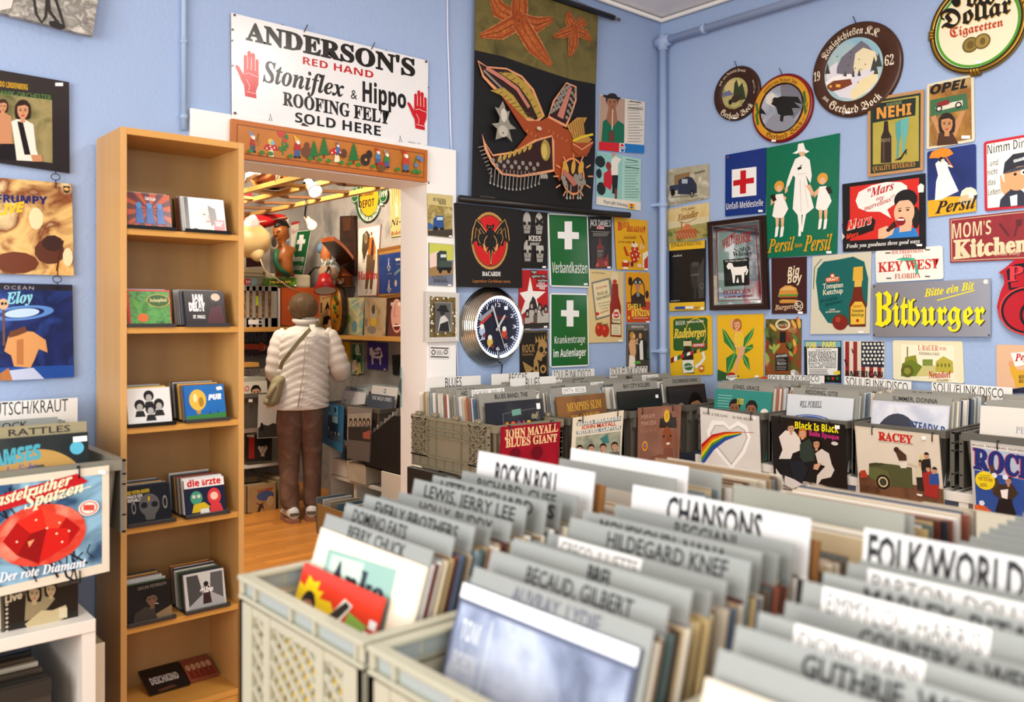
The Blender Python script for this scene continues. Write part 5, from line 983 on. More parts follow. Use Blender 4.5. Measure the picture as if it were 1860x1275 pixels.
class Row:
    def __init__(s, o, u, d, L, a0, a1, kind='record', dims=(.315, .315, .0042), where='', group=None):
        s.o, s.u, s.d, s.L, s.a0, s.a1, s.kind, s.dims, s.where, s.group = o, u, d, L, rad(a0), rad(a1), kind, dims, where, group
    def mx(s, t, shift=0, lift=0):
        f = t / s.L; return pose(s.o + s.d * t + s.u * shift + Z * lift, s.u, s.d, s.a0 + (s.a1 - s.a0) * f)
    def rec(s, t, c=None, stuff=None, shift=None, lift=0):
        w_, h, th = s.dims; c = c or PAL[int(RND.random() ** 1.0 * len(PAL))]
        sh = RND.uniform(-.012, .012) if shift is None else shift; mx = s.mx(t, sh, lift + (RND.random() * .006))
        th *= RND.uniform(.75, 1.15); th = round(th * 2000) / 2000
        if stuff is not None:
            stuff.box((-w_ / 2, 0, 0), (w_ / 2, th, h), M(c, .3), mx); return
        o = bpy.data.objects.new('record_sleeve' if s.kind == 'record' else 'cd_case', rec_mesh(c, w_, h, th)); COL.objects.link(o); o.matrix_world = mx
        return tag(o, s.where, 'record' if s.kind == 'record' else 'cd', s.group)
    def quad(s, t, w_, h, shift=0, lift=0, front=.0005):
        m = s.mx(t, shift, lift)
        return [m @ V(p) for p in ((-w_ / 2, -front, h), (w_ / 2, -front, h), (w_ / 2, -front, 0), (-w_ / 2, -front, 0))]
    def cover(s, t, label, base, fn, shift=0, lift=0, name=None, plastic=True, dims=None, spine=None, th=None):
        w_, h, th0 = dims or s.dims; th = th or th0; m = MB(); m.box((-w_ / 2, 0, 0), (w_ / 2, th, h), M(spine or base, .3), s.mx(t, shift, lift))
        a = Art(m, quad=s.quad(t, w_, h, shift, lift), rough=.22, lift=.0); a.p(base, 0, 0, 100, 0, 100, 100, 0, 100)
        if fn: fn(a)
        return tag(m.build(name or ('record_sleeve' if s.kind == 'record' else 'cd_case')), label, 'record' if s.kind == 'record' else 'cd')
    def card(s, t, txt, h=.345, w_=.318, c='90938e', label=None, name='divider_card', cat='divider', tc='1a1a1c', shift=0, th=.0022, strip=False, x0=16, x1=None, cap=None, yb=None, lift=0, st='n', b=.012, group=None, k=1.0):
        m = MB(); m.box((-w_ / 2, 0, 0), (w_ / 2, th, h), M(c, .55), s.mx(t, shift, lift))
        if txt:
            a = Art(m, quad=s.quad(t, w_, h, shift, lift), rough=.6, lift=.0)
            cap = cap or 2.1 / 34.5 * 100; W_ = text2d(txt, st, b)[2]; wid = W_ * cap * .84 * k * (h / w_); x1 = x1 or min(97, x0 + wid)
            yb = yb or 2.65 / 34.5 * 100
            if strip:
                a.p('eeece6', x0 - 2, yb - cap - 1.2, x1 + 2, yb - cap - 1.2, x1 + 2, yb + 1.2, x0 - 2, yb + 1.2)
                a.t('5a5a5c', txt, x0, yb, x1, yb, cap, 'n', 0)
            else: a.t(tc, txt, x0, yb + RND.uniform(-.2, .2), x1, yb + RND.uniform(-.2, .3), cap, st, b)
        return tag(m.build(name), label, cat, group)

# ---- white shelf units carrying the crates
WM = M('dcd7cc', .45)
def unit(label, lo, hi, cells=None, axis='x', n=3, shelf=.38, back=True, name='shelf_unit'):
    t = empty(name, label, 'shelf', V(((lo[0] + hi[0]) / 2, (lo[1] + hi[1]) / 2, 0)))
    th = .035
    MB().box((lo[0], lo[1], hi[2] - th), (hi[0], hi[1], hi[2]), WM).build('top', t, bevel=.002)
    for i in range(n + 1):
        f = i / n
        if axis == 'x': x = lo[0] + (hi[0] - lo[0] - th) * f; MB().box((x, lo[1] + .004, 0), (x + th, hi[1] - .004, hi[2] - th), WM).build('upright', t)
        else: y = lo[1] + (hi[1] - lo[1] - th) * f; MB().box((lo[0] + .004, y, 0), (hi[0] - .004, y + th, hi[2] - th), WM).build('upright', t)
    for z in ((shelf,) if shelf else ()) + (.06,): MB().box((lo[0] + .003, lo[1] + .005, z), (hi[0] - .003, hi[1] - .005, z + .02), WM).build('shelf', t)
    return t
unit('long white shelf unit under the crates on the doorway wall', (-1.80, -.60, 0), (-.62, -.03, .725), n=3)
unit('long white shelf unit under the crates on the right wall', (-.55, -2.75, 0), (-.03, -.66, .725), axis='y', n=5)
mb = MB(); mb.box((-1.868, -.455, 0), (-1.836, -.10, .742), M('1b1a19', .5)); tag(mb.build('black_cabinet', bevel=.004), 'black box cabinet between the door frame and the crates', 'cabinet')
unit('white cube shelf at the lower left picture edge', (-4.35, -.66, 0), (-3.295, -.05, .55), n=2, shelf=None)
t = empty('display_table', 'white display table under the pale lattice crates', 'table', V((-2.8, -2.47, 0)))
MB().box((-3.40, -3.12, .69), (-2.17, -1.83, .724), WM).build('top', t, bevel=.003)
for x in (-3.4, -2.25):
    for y in (-3.08, -1.91): MB().box((x, y, 0), (x + .05, y + .05, .69), WM).build('leg', t)

# ---- foreground crates
cy = {1: -2.068, 2: -2.474, 3: -2.880}
U_ = -YA                                       # seen from the front the width runs towards -Y
for i, nm in ((1, 'rock and roll'), (2, 'chansons'), (3, 'folk')):
    lattice_crate('pale grey plastic lattice crate holding the %s records' % nm, V((-3.405, cy[i], .725)), U_, XA)
for i, nm in ((1, 'behind the rock and roll sign'), (2, 'behind the chansons sign'), (3, 'behind the folk sign')):
    lattice_crate('pale grey plastic lattice crate in the far table row, %s' % nm, V((-2.80, cy[i], .725)), U_, XA)
ORD = ('first', 'second', 'third', 'fourth', 'fifth', 'sixth', 'seventh', 'eighth', 'ninth', 'tenth', 'eleventh')
def fore(i, where, group, divs, sign, nrec, L=.50, x0=-3.375, a0=18, a1=7, t0=.02, tsign=None, k=1.0):
    r = Row(V((x0, cy[i], .735)), U_, XA, L, a0, a1, where=where, group=group)
    tsign = tsign or L - .03
    n = len(divs)
    ts = [t0 + (tsign - t0) * (j / max(1, n)) for j in range(n)]
    for j, dv in enumerate(divs):
        txt, kw = (dv, {}) if isinstance(dv, str) else dv
        kw.setdefault('label', '%s grey divider card, %s from front in the %s crate' % ('white strip labelled' if kw.get('strip') else 'hand lettered', ORD[j], where.split(' in the ')[1].split(' crate')[0]))
        r.card(ts[j], txt, h=.334 + .02 * ts[j] + (0, .013, .020, .009, .012, .026, .030, .020, .024, .022)[j] + RND.uniform(0, .003), shift=RND.uniform(-.006, .006), **kw)
    cuts = ts + [tsign]
    per = max(1, round(nrec / max(1, n)))
    for j in range(len(cuts) - 1):
        g0, g1 = cuts[j] + .005, cuts[j + 1]
        m_ = max(1, min(per, int((g1 - g0) / .0046)))
        for q in range(m_): r.rec(g0 + (g1 - g0) * (q + .3) / m_)
    return r
W1_, W2_, W3_ = 'record filed edge-on in the rock and roll crate', 'record filed edge-on in the chansons crate', 'record filed edge-on in the folk crate'
r1 = fore(1, W1_, 'records in the rock and roll crate', [('BERRY, CHUCK', dict(x0=26, x1=79)), ('DOMINO FATS', dict(x0=10, x1=62)), ('EVERLY BROTHERS', dict(x0=13, x1=88)), ('HALEY, BILL', dict(x0=10, x1=72)), ('HOLLY, BUDDY', dict(x0=22, x1=86)), ('LEWIS, JERRY LEE', dict(x0=12, x1=92)), ('LITTLE RICHARD', dict(x0=9, x1=90)), ('PRESLEY ELVIS', dict(x0=20, x1=96, b=.03)), ('RICHARD, CLIFF', dict(x0=16, x1=84))], 'ROCK', 64, L=.44, t0=.014, tsign=.395)
r1.card(.40, 'ROCK N ROLL', h=.40, c='d9d8d5', x0=18, x1=74, cap=10.4, yb=14.2, label='white header card lettered Rock n Roll in black', name='header_card', cat='sign', b=.03, th=.003)
r1.card(.425, '', h=.375, c='8a5c2c', w_=.30, label='brown cardboard divider behind the rock and roll header', name='cardboard_divider', shift=.014, th=.006)
for q in range(18): r1.rec(.438 + q * .0062)
r2 = fore(2, W2_, 'records in the chansons crate', [('AUVRAY, LYDIE', dict(x0=27, x1=76, tc='5a5c6a')), ('BECAUD, GILBERT', dict(x0=25, x1=84)), ('BREL', dict(x0=48, x1=62, b=.03)), ('DIETRICH, MARLENE', dict(x0=30, x1=92, b=.025)), ('GRECO, JULIETTE', dict(x0=10, x1=56, strip=True)), ('HILDEGARD KNEF', dict(x0=25, x1=90)), ('MOUSKOURI, NANA', dict(x0=12, x1=84)), ('PIAF, EDITH', dict(x0=36, x1=86)), ('REGGIANI', dict(x0=38, x1=72))], 'CH', 64, L=.44, t0=.014, tsign=.395)
r2.card(.40, 'CHANSONS', h=.392, c='d9d8d5', x0=23, x1=77, cap=10.6, yb=12.2, label='white header card lettered Chansons in black', name='header_card', cat='sign', b=.03, th=.003)
r2.card(.42, '', h=.36, c='8a5c2c', w_=.30, label='brown cardboard divider behind the chansons header', name='cardboard_divider', shift=.014, th=.006)
for q in range(16): r2.rec(.432 + q * .0065)
r3 = fore(3, W3_, 'records in the folk crate', [('BAEZ, JOAN', dict(x0=55, x1=92)), ('GUTHRIE, WOODY', dict(x0=25, x1=92, b=.025)), ('DONOVAN', dict(x0=16, x1=54, strip=True)), ('SEEGER, PETE', dict(x0=30, x1=88, b=.03)), ('COUNTRY + WESTERN', dict(x0=28, x1=96)), ('EMMYLOU HARRIS', dict(x0=10, x1=62, strip=True)), ('MARLEY, RITA', dict(x0=16, x1=70)), ('NASHVILLE', dict(x0=20, x1=60)), ('PARTON, DOLLY', dict(x0=10, x1=66, strip=True)), ('RONSTADT, LINDA', dict(x0=50, x1=94))], 'F', 54, L=.46, t0=.02, tsign=.395)
r3.card(.40, 'FOLK/WORLD/COUNTRY', h=.394, c='d9d8d5', x0=2, x1=99, cap=11.2, yb=12.8, label='white header card lettered Folk/World/Country in black', name='header_card', cat='sign', b=.03, th=.003, w_=.345, shift=.0)
# fronts
def anka(a):
    a.p('8fb2a4', 13, 9, 78, 6, 80, 40, 14, 42).p('bcd0bc', 18, 11, 50, 9, 48, 38, 20, 39).t('2a2c34', 'Anka', 20, 30, 74, 29, 17, 'B', .02).t('2a2c34', 'C', 4, 46, 13, 44, 18, 'B').sticker(90, 22, 10, 5)
r1.cover(.008, 'cream record sleeve with a pale green lettered panel, front of the rock and roll crate', 'e6dac2', anka, lift=.0)
def sun(a):
    a.p('f0cc10', 0, 22, 1, 12, 8, 14, 11, 6, 18, 9, 26, 7, 25, 13, 33, 12, 30, 17, 44, 16, 52, 22, 60, 24, 58, 30, 74, 30, 84, 28, 92, 33, 89, 38, 95, 42, 88, 46, 94, 52, 86, 60, 90, 100, 0, 100)
    a.head(18, 26, 9, 'b07850', '241810', asp=.9, long=True).p('f2ead8', 36, 36, 60, 10, 70, 12, 50, 38).p('2a2622', 46, 24, 62, 11, 68, 13, 54, 27).p('e8d8c0', 38, 52, 46, 30, 58, 34, 54, 54).p('8ab04a', 68, 16, 90, 19, 88, 27, 66, 23).r('f4f0e8', 88, 22, 97, 31).t('1a1a1a', 'A', 90, 29, 95, 29, 5, 's').sticker(96, 17, 8, 5)
r1.cover(-.006, 'small red and yellow single sleeve leaning at the front of the rock and roll crate', 'd8361c', sun, dims=(.25, .25, .003), shift=-.03, lift=.008)
def misty(a):
    a.p('50566a/8a94aa/b4bccc/3a4052/5', 2, 8, 98, 8, 98, 100, 2, 100).l('c8ccd2', .8, 24, 10, 26, 100).p('e8eaee', 0, 0, 100, 0, 100, 6, 0, 6).e('c8d0dc', 55, 55, 22, .5, n=14).p('2f3444', 2, 60, 22, 50, 22, 100, 2, 100)
    a.t('d0d4da', 'TOM', 6, 22, 18, 22, 8, 's').t('d0d4da', 'ROBIN', 5, 34, 20, 34, 7, 's').t('d0d4da', 'EIN WIE', 5, 44, 21, 44, 6, 's').t('d0d4da', 'KRIEG', 5, 53, 19, 53, 7, 's').p('d6d6d4', 80, 46, 96, 44, 96, 96, 82, 98)
    for k in range(4): a.t('6a6a6c', 'SEXY', 83, 58 + k * 11, 94, 58 + k * 11, 6, 's')
r2.cover(.004, 'misty grey blue record sleeve in plastic, front of the chansons crate', '5a6074', misty, lift=.0)
r3.cover(-.002, 'cream and orange record sleeve at the front of the folk crate', 'd9cdb8', lambda a: a.p('c8782c', 6, 10, 40, 8, 40, 60, 6, 62).p('e8e0d0', 45, 8, 96, 8, 96, 60, 45, 60), lift=0)
# far table row
def farrow(i, n, divs, where, group, x0=-2.77, L=.50, sign=None, a0=8, a1=-4):
    r = Row(V((x0, cy[i], .735)), U_, XA, L, a0, a1, where=where, group=group)
    for q in range(n): r.rec(.03 + (L - .05) * q / n)
    for t_, h, lb, c in divs: r.card(t_, '', h=h, label=lb, c=c, name='divider_card' if c != 'f2f1ee' else 'header_card')
    return r
farrow(1, 30, [(.03, .36, 'blank grey divider card standing before the white card behind the rock and roll crate', '9c9f98'), (.07, .378, 'blank white header card behind the rock and roll sign', 'f2f1ee'), (.20, .35, 'blank grey divider card deep in the crate behind rock and roll', 'a9aca6')], 'record filed in the table crate behind the rock and roll crate', 'records behind the rock and roll crate')
farrow(2, 32, [(.10, .355, 'long blank grey divider card in the crate behind the chansons sign', 'a4a69a'), (.14, .345, 'second blank grey divider card in the crate behind the chansons sign', 'a9aca6')], 'record filed in the table crate behind the chansons crate', 'records behind the chansons crate', L=.45)
rr = Row(V((-2.77, cy[3], .733)), U_, XA, .5, 10, 0, where='record filed in the table crate behind the folk sign', group='records behind the folk sign')
for q in range(10): rr.card(.03 + q * .042, '', h=.335, label='blank grey divider card in the crate behind the folk sign', group='divider cards behind the folk sign')
for q in range(10): rr.rec(.05 + q * .042)
m = MB(); m.box((-2.14, -3.05, .93), (-1.80, -2.30, .936), M('a8a28c', .4)); m.box((-2.11, -3.0, .936), (-1.85, -2.35, .942), M('b4ae98', .4)); m.box((-2.13, -3.05, 0), (-2.10, -2.3, .93), M('a8a28c')).box((-1.84, -3.05, 0), (-1.81, -2.3, .93), M('a8a28c'))
tag(m.build('low_cabinet', bevel=.004), 'beige stand with flat top beyond the far table crates', 'stand')

# ---- crates along the doorway wall
packed = MB(); PALE = ['e4dccb', 'ece8e0', 'd8d0c0', 'efece6', 'c9bda4', 'dcd8d2', 'b8a88c', 'e8e0d4', '8a8478', '6a5a4a', '34323a', 'c8ccd0', '8a9aa4', 'd0b890', 'a85a4a', '5a7088']
def bin_row(o, u, d, n, front_t, texts, where, a0=9, a1=2, L=.52, x0=None, strip=(), cname='', hh=.337):
    r = Row(o, u, d, L, a0, a1, where=where)
    n_ = len(texts); t0 = front_t + .012
    ts = [t0 + (L - t0 - .03) * j / n_ for j in range(n_)]
    for j, tx in enumerate(texts):
        r.card(ts[j], tx or '', h=hh + (.006 if j == 0 else RND.uniform(-.004, .014)), c='8e8c82', shift=RND.uniform(-.012, .012), strip=j in strip, x0=(14 if j else 22) + RND.uniform(-6, 12), cap=5.6,
               label=('%s grey divider card, %s from front in the %s crate' % ('white strip labelled' if j in strip else 'hand lettered', ORD[j], cname)) if tx else 'blank grey divider card in the %s crate' % cname, group=None if tx else 'blank dividers in the %s crate' % cname)
    q = t0 + .005
    while q < L:
        if all(abs(q - t_) > .004 for t_ in ts): r.rec(q, c=RND.choice(PALE), stuff=packed)
        q += .0062
    return r
zb = .745
A_X = (-1.622, -1.222, -.822, -.405)
for i, (x, lb) in enumerate(zip(A_X, ('olive grey lidded crate with open flap at the end of the blues row', 'olive grey lidded crate of blues records, second from the door', 'olive grey lidded crate behind the brown portrait sleeve', 'olive grey lidded crate in the room corner'))):
    lid_crate(lb, V((x, -.63, .727)), XA, YA, mat=BEIGE if i == 0 else GREY, flaps=(1, 1), detail=(i == 0), W=.35, Hh=.238)
ra = [bin_row(V((A_X[0], -.60, zb)), XA, YA, 60, .03, ['BLUES BAND, THE', 'COLLINS, ALBERT', 'DORSEY, WILLIE', 'HOOKER, JOHN LEE', 'KING, B.B.', 'KORNER, ALEXIS', 'MAYALL', 'MEMPHIS'], '', cname='blues', strip=(2,)),
      bin_row(V((A_X[1], -.60, zb)), XA, YA, 60, .03, ['SMITH, BESSIE', 'WALKER', 'WINTER, JOHNNY', 'YARDBIRDS', 'MARLEY', 'TOSH'], '', cname='second blues', strip=(0,)),
      bin_row(V((A_X[2], -.60, zb)), XA, YA, 60, .03, ['BAY CITY ROLLERS', 'BONEY M', 'CHARO', 'CHIC', 'CLOUT'], '', cname='disco', strip=(2,)),
      bin_row(V((A_X[3], -.56, zb)), XA, YA, 60, .03, ['DSCHINGHIS KHAN', 'EARTH WIND', 'HOT CHOC', 'IMAGINATION'], '', cname='corner', strip=(2,))]
def c_osc(a):
    a.p('2c2a28/17151a/6', 0, 0, 100, 0, 100, 100, 0, 100).p('16303a', 24, 78, 98, 74, 98, 100, 22, 100).l('8a8a86', .6, 28, 100, 28, 16, 92, 12, 92, 100).p('6a9a86', 44, 12, 60, 11, 60, 19, 44, 20)
    for k, (ch, c) in enumerate(zip('OSCAR', ('e08a24', 'e05a2c', '9a3c6a', 'b8486a', 'e0b424'))): a.t(c, ch, 29 + k * 10, 50, 38 + k * 10, 49, 20, 's', .06)
    for k, (ch, c) in enumerate(zip('BENTON', ('e8a424', 'c8386a', 'e07a2c', '8a4a9a', 'd84a3a', 'e0b424'))): a.t(c, ch, 29 + k * 8, 72, 36 + k * 8, 71, 18, 's', .06)
    a.t('c8c4bc', 'BLUES BAND', 42, 80, 72, 79, 5, 's').t('c9b88a', 'stuff', 78, 26, 90, 26, 8, 'F').t('c9b88a', 'you need', 76, 38, 92, 38, 8, 'F').sticker(92, 10, 7, 8)
ra[0].cover(.018, 'dark record sleeve with colourful rounded letters, front of the blues crate', '201d1c', c_osc, lift=-.010)
def c_mem(a): a.p('6a4424/8a5c2c/6', 0, 0, 100, 0, 100, 100, 0, 100).t('d8a02c', "MEMPHIS SLIM", 20, 22, 90, 20, 12, 'B').t('d8a02c', 'REAL FOLK BLUES', 26, 34, 84, 32, 6, 's').p('1a2c7a', 14, 42, 100, 38, 100, 100, 14, 100).t('c8281c', 'JIMMY', 20, 66, 66, 62, 20, 's', .03).e('d8d4cc', 82, 50, 7)
ra[1].cover(.018, 'brown and blue record sleeve with golden lettering in the second blues crate', '6a4424', c_mem, lift=-.010)
def c_bay(a): a.p('161414', 4, 6, 96, 6, 96, 100, 4, 100).e('8a7a6a', 52, 62, 12, .7).e('3a3430', 52, 52, 12, 1).r('3a3a3a', 84, 38, 90, 52).sticker(90, 12, 7, 5)
ra[2].cover(.018, 'black record sleeve with a dim face in the disco crate', '1a1716', c_bay, lift=-.010)
def c_cor(a): a.p('2c2a2c', 3, 5, 97, 5, 97, 100, 3, 100).head(70, 40, 22, 'a07050', '15110f', long=True).e('8a8580', 30, 40, 12)
ra[3].cover(.018, 'dark record sleeve with a portrait in the corner crate', '26211f', c_cor, lift=-.010)
def header(label, plane, F, xl, yl, xr, yr, txt, tq, zb_=.80, c='e9e6de'):
    """white header card standing in a crate, measured by its top edge"""
    a = Art(MB(), F, (plane[0] + plane[1] * .0015, plane[1]), rough=.5)
    p, q = a.P(xl, yl), a.P(xr, yr); a.mb.slab([p, q, V((q.x, q.y, zb_)), V((p.x, p.y, zb_))], -a.n * .0015, M(c, .5))
    if txt: a.t('17161a', txt, *tq, 'n', -.004)
    return tag(a.mb.build('header_card'), label, 'sign')
header('white header card lettered Blues against the door frame', PY(-.09), B3, 118, 165, 476, 150, 'BLUES', (246, 226, 352, 220, 62))
header('white header card lettered Reggae beyond the middle blues card', PY(-.10), B3, 547, 142, 856, 127, 'REGGAE', (660, 195, 776, 190, 58))
header('white header card lettered Blues in the second blues crate', PY(-.26), B3, 668, 170, 966, 152, 'BLUES', (768, 232, 860, 226, 66))
header('white header card lettered Soul/Funk/Disco under the lower green aid sign', PY(-.08), B3, 942, 118, 1215, 105, 'SOUL/FUNK/DISCO', (950, 178, 1190, 168, 60))
header('white header card lettered Soul/Funk/Disco by the corner pipe', PY(-.08), B3, 1316, 100, 1560, 88, 'SOUL/FUNK/DISCO', (1322, 158, 1556, 150, 62))
# sleeves hung on the crate fronts, with black wire clips
def hung(label, F, plane, c, base, fn, clips):
    a = Sign('record_sleeve', label, 'record', F, plane, c, base, t=.005, gap=0, rough=.2); fn(a); o = a.done()
    for i in range(0, len(clips), 2):
        p = a.P(clips[i], clips[i + 1]); n = a.n; m = MB()
        m.tube([p + n * .004 - Z * .022, p + n * .006 - Z * .005, p + n * .003 + Z * .012, p - n * .012 + Z * .010, p - n * .014 - Z * .006], .0022, M('141312', .4), 6); m.build('wire_clip', o)
    return o
FA = PY(-.652)
hung('crimson record sleeve with cream lettering, hung on the blues crate', B3, FA, (612, 485, 997, 450, 978, 780, 596, 780), '8f0f24', lambda a: (a.p('a8142a/7a0c1e/5', 618, 490, 992, 455, 976, 778, 602, 778), a.t('e8c490', 'JOHN MAYALL', 632, 562, 978, 512, (58, 50), 'B', .02), a.t('e8c490', 'BLUES GIANT', 638, 618, 972, 578, (58, 50), 'B', .02), a.e('6a0a1a', 700, 660, 40, 1.2), a.e('6a0a1a', 840, 650, 44, 1.2)), (668, 495, 945, 460))
def bb(a):
    a.p('7f8f94', 1100, 455, 1388, 412, 1386, 445, 1098, 478).t('ece6d2', 'BLUES BREAKERS', 1106, 474, 1382, 436, 26, 's', .01).t('b8281c', 'JOHN MAYALL', 1130, 502, 1356, 474, 26, 'n', .02).p('7f8f94', 1098, 512, 1388, 475, 1386, 500, 1098, 535).t('ece6d2', 'WITH ERIC CLAPTON', 1104, 532, 1380, 498, 24, 's', .01)
    a.p('8a9080/a4a890/6c7464/12', 1096, 548, 1384, 512, 1380, 780, 1078, 780).p('3f7a74', 1250, 560, 1300, 530, 1310, 590, 1270, 590)
    for x, y, c in ((1118, 630, '4a3228'), (1192, 625, '3a4048'), (1268, 620, '4a7a8a'), (1340, 610, '5a5a54')): a.p(c, x - 30, y + 110, x - 34, y + 40, x + 30, y + 34, x + 34, y + 110).head(x, y, 26, 'c89878', '2a1c14')
    a.p('d8d0bc', 1155, 660, 1225, 650, 1228, 690, 1160, 700).e('2a2420', 1112, 442, 6, 3)
hung('cream record sleeve of four seated bluesmen, hung on the second crate from the door', B3, FA, (1080, 425, 1406, 376, 1382, 775, 1062, 775), 'e3d8bd', bb, (1135, 418, 1362, 385))
def mk(a):
    a.p('6a4030/8a5c48/a87c64/4', 1512, 372, 1762, 352, 1748, 745, 1508, 748).e('14100e', 1690, 440, 58, .85).p('14100e', 1635, 490, 1640, 430, 1745, 420, 1750, 490).e('8a4a2c', 1685, 560, 78, .64).p('7a3f24', 1665, 620, 1720, 620, 1730, 690, 1660, 690).p('7a4228', 1540, 750, 1560, 690, 1640, 660, 1740, 680, 1752, 748).p('5a1c1c', 1600, 750, 1680, 715, 1720, 730, 1730, 748).e('e0b01c', 1684, 413, 42, .72).e('c89018', 1684, 413, 20, .4).e('241410', 1664, 545, 6, 1.8).e('241410', 1708, 542, 6, 1.8).e('e8d8d0', 1692, 592, 8, 2.4).l('6a341c', 4, 1690, 550, 1692, 575)
    a.t('c9a48c', 'MIRAM', 1516, 436, 1604, 426, 30, 'n', -.008).t('c9a48c', 'MAKEBA', 1516, 478, 1614, 468, 30, 'n', -.008).t('b58468', 'PATA PATA', 1514, 524, 1614, 514, 22, 'n', -.008).e('d8a428', 1540, 608, 32, .85).e('b8381c', 1540, 608, 22, .85).e('4a7aa0', 1542, 605, 10)
hung('brown record sleeve with a portrait of a singer in a yellow-badged cap', B3, FA, (1502, 360, 1780, 340, 1764, 755, 1500, 758), '8a5c46', mk, (1523, 372, 1720, 348))

# ---- crates along the right wall
UB = -YA
B_Y = (-.872, -1.270, -1.668, -2.095, -2.50)
FB = PX(-.572)
for y, lb in zip(B_Y, ('grey lidded crate behind the white heart sleeve', 'grey lidded crate behind the sleeve of three women on a fur', 'grey lidded crate behind the sleeve with the green car', 'grey lidded crate at the right picture edge', 'grey lidded crate beyond the right picture edge')):
    if y < -2.4: continue
    lid_crate(lb, V((-.555, y, .727)), UB, XA, L=.52, W=.345, Hh=.232)
rb_ = [bin_row(V((-.525, B_Y[0], zb)), UB, XA, 60, .03, ['JONES, GRACE', '', 'JACKSON', '', 'KNIGHT', '', 'KOOL', ''], '', L=.46, cname='teal sleeve', hh=.328),
       bin_row(V((-.525, B_Y[1], zb)), UB, XA, 60, .03, ['REDDING, OTIS', '', 'SUPREMES', 'ROSS, DIANA', '', 'SISTER SLEDGE', ''], '', L=.46, cname='blue badge sleeve', hh=.328),
       bin_row(V((-.525, B_Y[2], zb)), UB, XA, 60, .03, ['SUMMER, DONNA', 'WHITE, BARRY', '5TH DIMENSION', '', 'TURNER', '', ''], '', L=.46, cname='misty sleeve', hh=.328),
       bin_row(V((-.525, B_Y[3], zb)), UB, XA, 60, .05, ['', '', ''], '', L=.46, cname='right edge', hh=.33)]
def c_jon(a):
    a.p('2f8478', 0, 0, 100, 0, 100, 100, 0, 100).lines('8ab8a8', 6, 10, 36, 40, 8, 1.2)
    for x in (36, 66): a.head(x + 2, 28, 12, '8a5a40', '15110f').p('c8481c', x - 12, 95, x - 10, 56, x + 2, 48, x + 14, 56, x + 18, 95).p('efe9dc', x - 2, 50, x + 6, 50, x + 2, 66)
    a.t('e0c83a', 'SOUL BROTHERS', 42, 22, 54, 22, 9, 's').t('e0c83a', 'THE BEST', 44, 44, 58, 43, 8, 's').e('e8e0d0', 91, 32, 7)
rb_[0].cover(.02, 'teal record sleeve of two singers in orange jackets in the crate by the corner', '2f8478', c_jon, lift=-.010)
def c_red(a): a.t('4a4a4c', 'BILL PURSELL', 20, 18, 54, 16, 9, 'I', .02).e('1d4a9a', 40, 38, 11, 3.1).e('d8dce4', 40, 38, 9.6, 3.3, inner=.93).t('e8ecf4', 'THE NASHVILLE SWEAT BAND', 12, 42, 67, 40, 8, 's', -.02).t('3a3a3c', 'AND RIDES', 26, 58, 52, 57, 8, 'B').t('3a3a3c', 'AGAIN', 32, 68, 46, 67, 5, 'B')
rb_[1].cover(.02, 'pale record sleeve with a blue oval badge in the second crate from the corner', 'ccd0d2', c_red, lift=-.010)
def c_sum(a): a.p('b8bcc8/d8d8dc/8a90a4/5', 2, 4, 98, 2, 98, 100, 2, 100).e('3a3a44', 36, 55, 40, .75).e('c89a84', 36, 66, 22, .7).p('3a3c44', 30, 30, 56, 32, 54, 58, 28, 52).lines('a8a8ac', 33, 36, 52, 50, 4, 1).t('3a4a7a', 'STEADY B', 52, 34, 96, 38, 11, 's', .01).t('b0304a', 'going', 58, 62, 80, 54, 14, 'I', .01).t('b0304a', 'steady', 62, 80, 90, 70, 14, 'I', .01)
rb_[2].cover(.02, 'misty record sleeve with a dark haired head in the third right wall crate', 'c2c4cc', c_sum, lift=-.010)
def c_whi(a): a.t('9a96a0', 'PETE', 40, 30, 60, 30, 8, 'B').t('5a5a8a', 'P', 36, 70, 60, 68, 24, 'S')
rb_[3].cover(.03, 'white record sleeve at the right picture edge above the blue and orange sleeve', 'dcd4c8', c_whi)
header('white header card lettered Soul/Funk/Disco behind the crate of the teal sleeve', PX(-.07), R1, 555, 1222, 833, 1226, 'SOUL/FUNK/DISCO', (560, 1254, 808, 1256, 30))
header('white header card lettered Soul/Funk/Disco under the stars and stripes sign', PX(-.07), R2, 60, 1178, 378, 1205, 'SOUL/FUNK/DISCO', (70, 1226, 362, 1254, 44))
header('white header card lettered Soul/Funk/Disco under the village brewery sign', PX(-.07), R2, 475, 1208, 856, 1234, 'SOUL/FUNK/DISCO', (482, 1255, 814, 1284, 46))
for nm, pl, (xa, ya, xb, yb_), in (('orange crate rim behind the corner crate', PY(-.05), (32, 1222, 212, 1216)), ('orange crate rim behind the crate of the teal sleeve', PX(-.03), (514, 1230, 776, 1240))):
    a = Art(MB(), R1, pl, rough=.4); p, q = a.P(xa, ya), a.P(xb, yb_); pts = rounded([p, q, V((q.x, q.y, .75)), V((p.x, p.y, .75))], .025, a.u, a.w)
    a.mb.slab(pts, -a.n * .02, M('c9481a', .4)); m = a.mb; m.bar(p + a.n * .004 - Z * .02 + (q - p) * .06, q + a.n * .004 - Z * .02 - (q - p) * .06, .008, .012, M('d9602a', .4)); tag(m.build('orange_crate'), nm, 'crate')
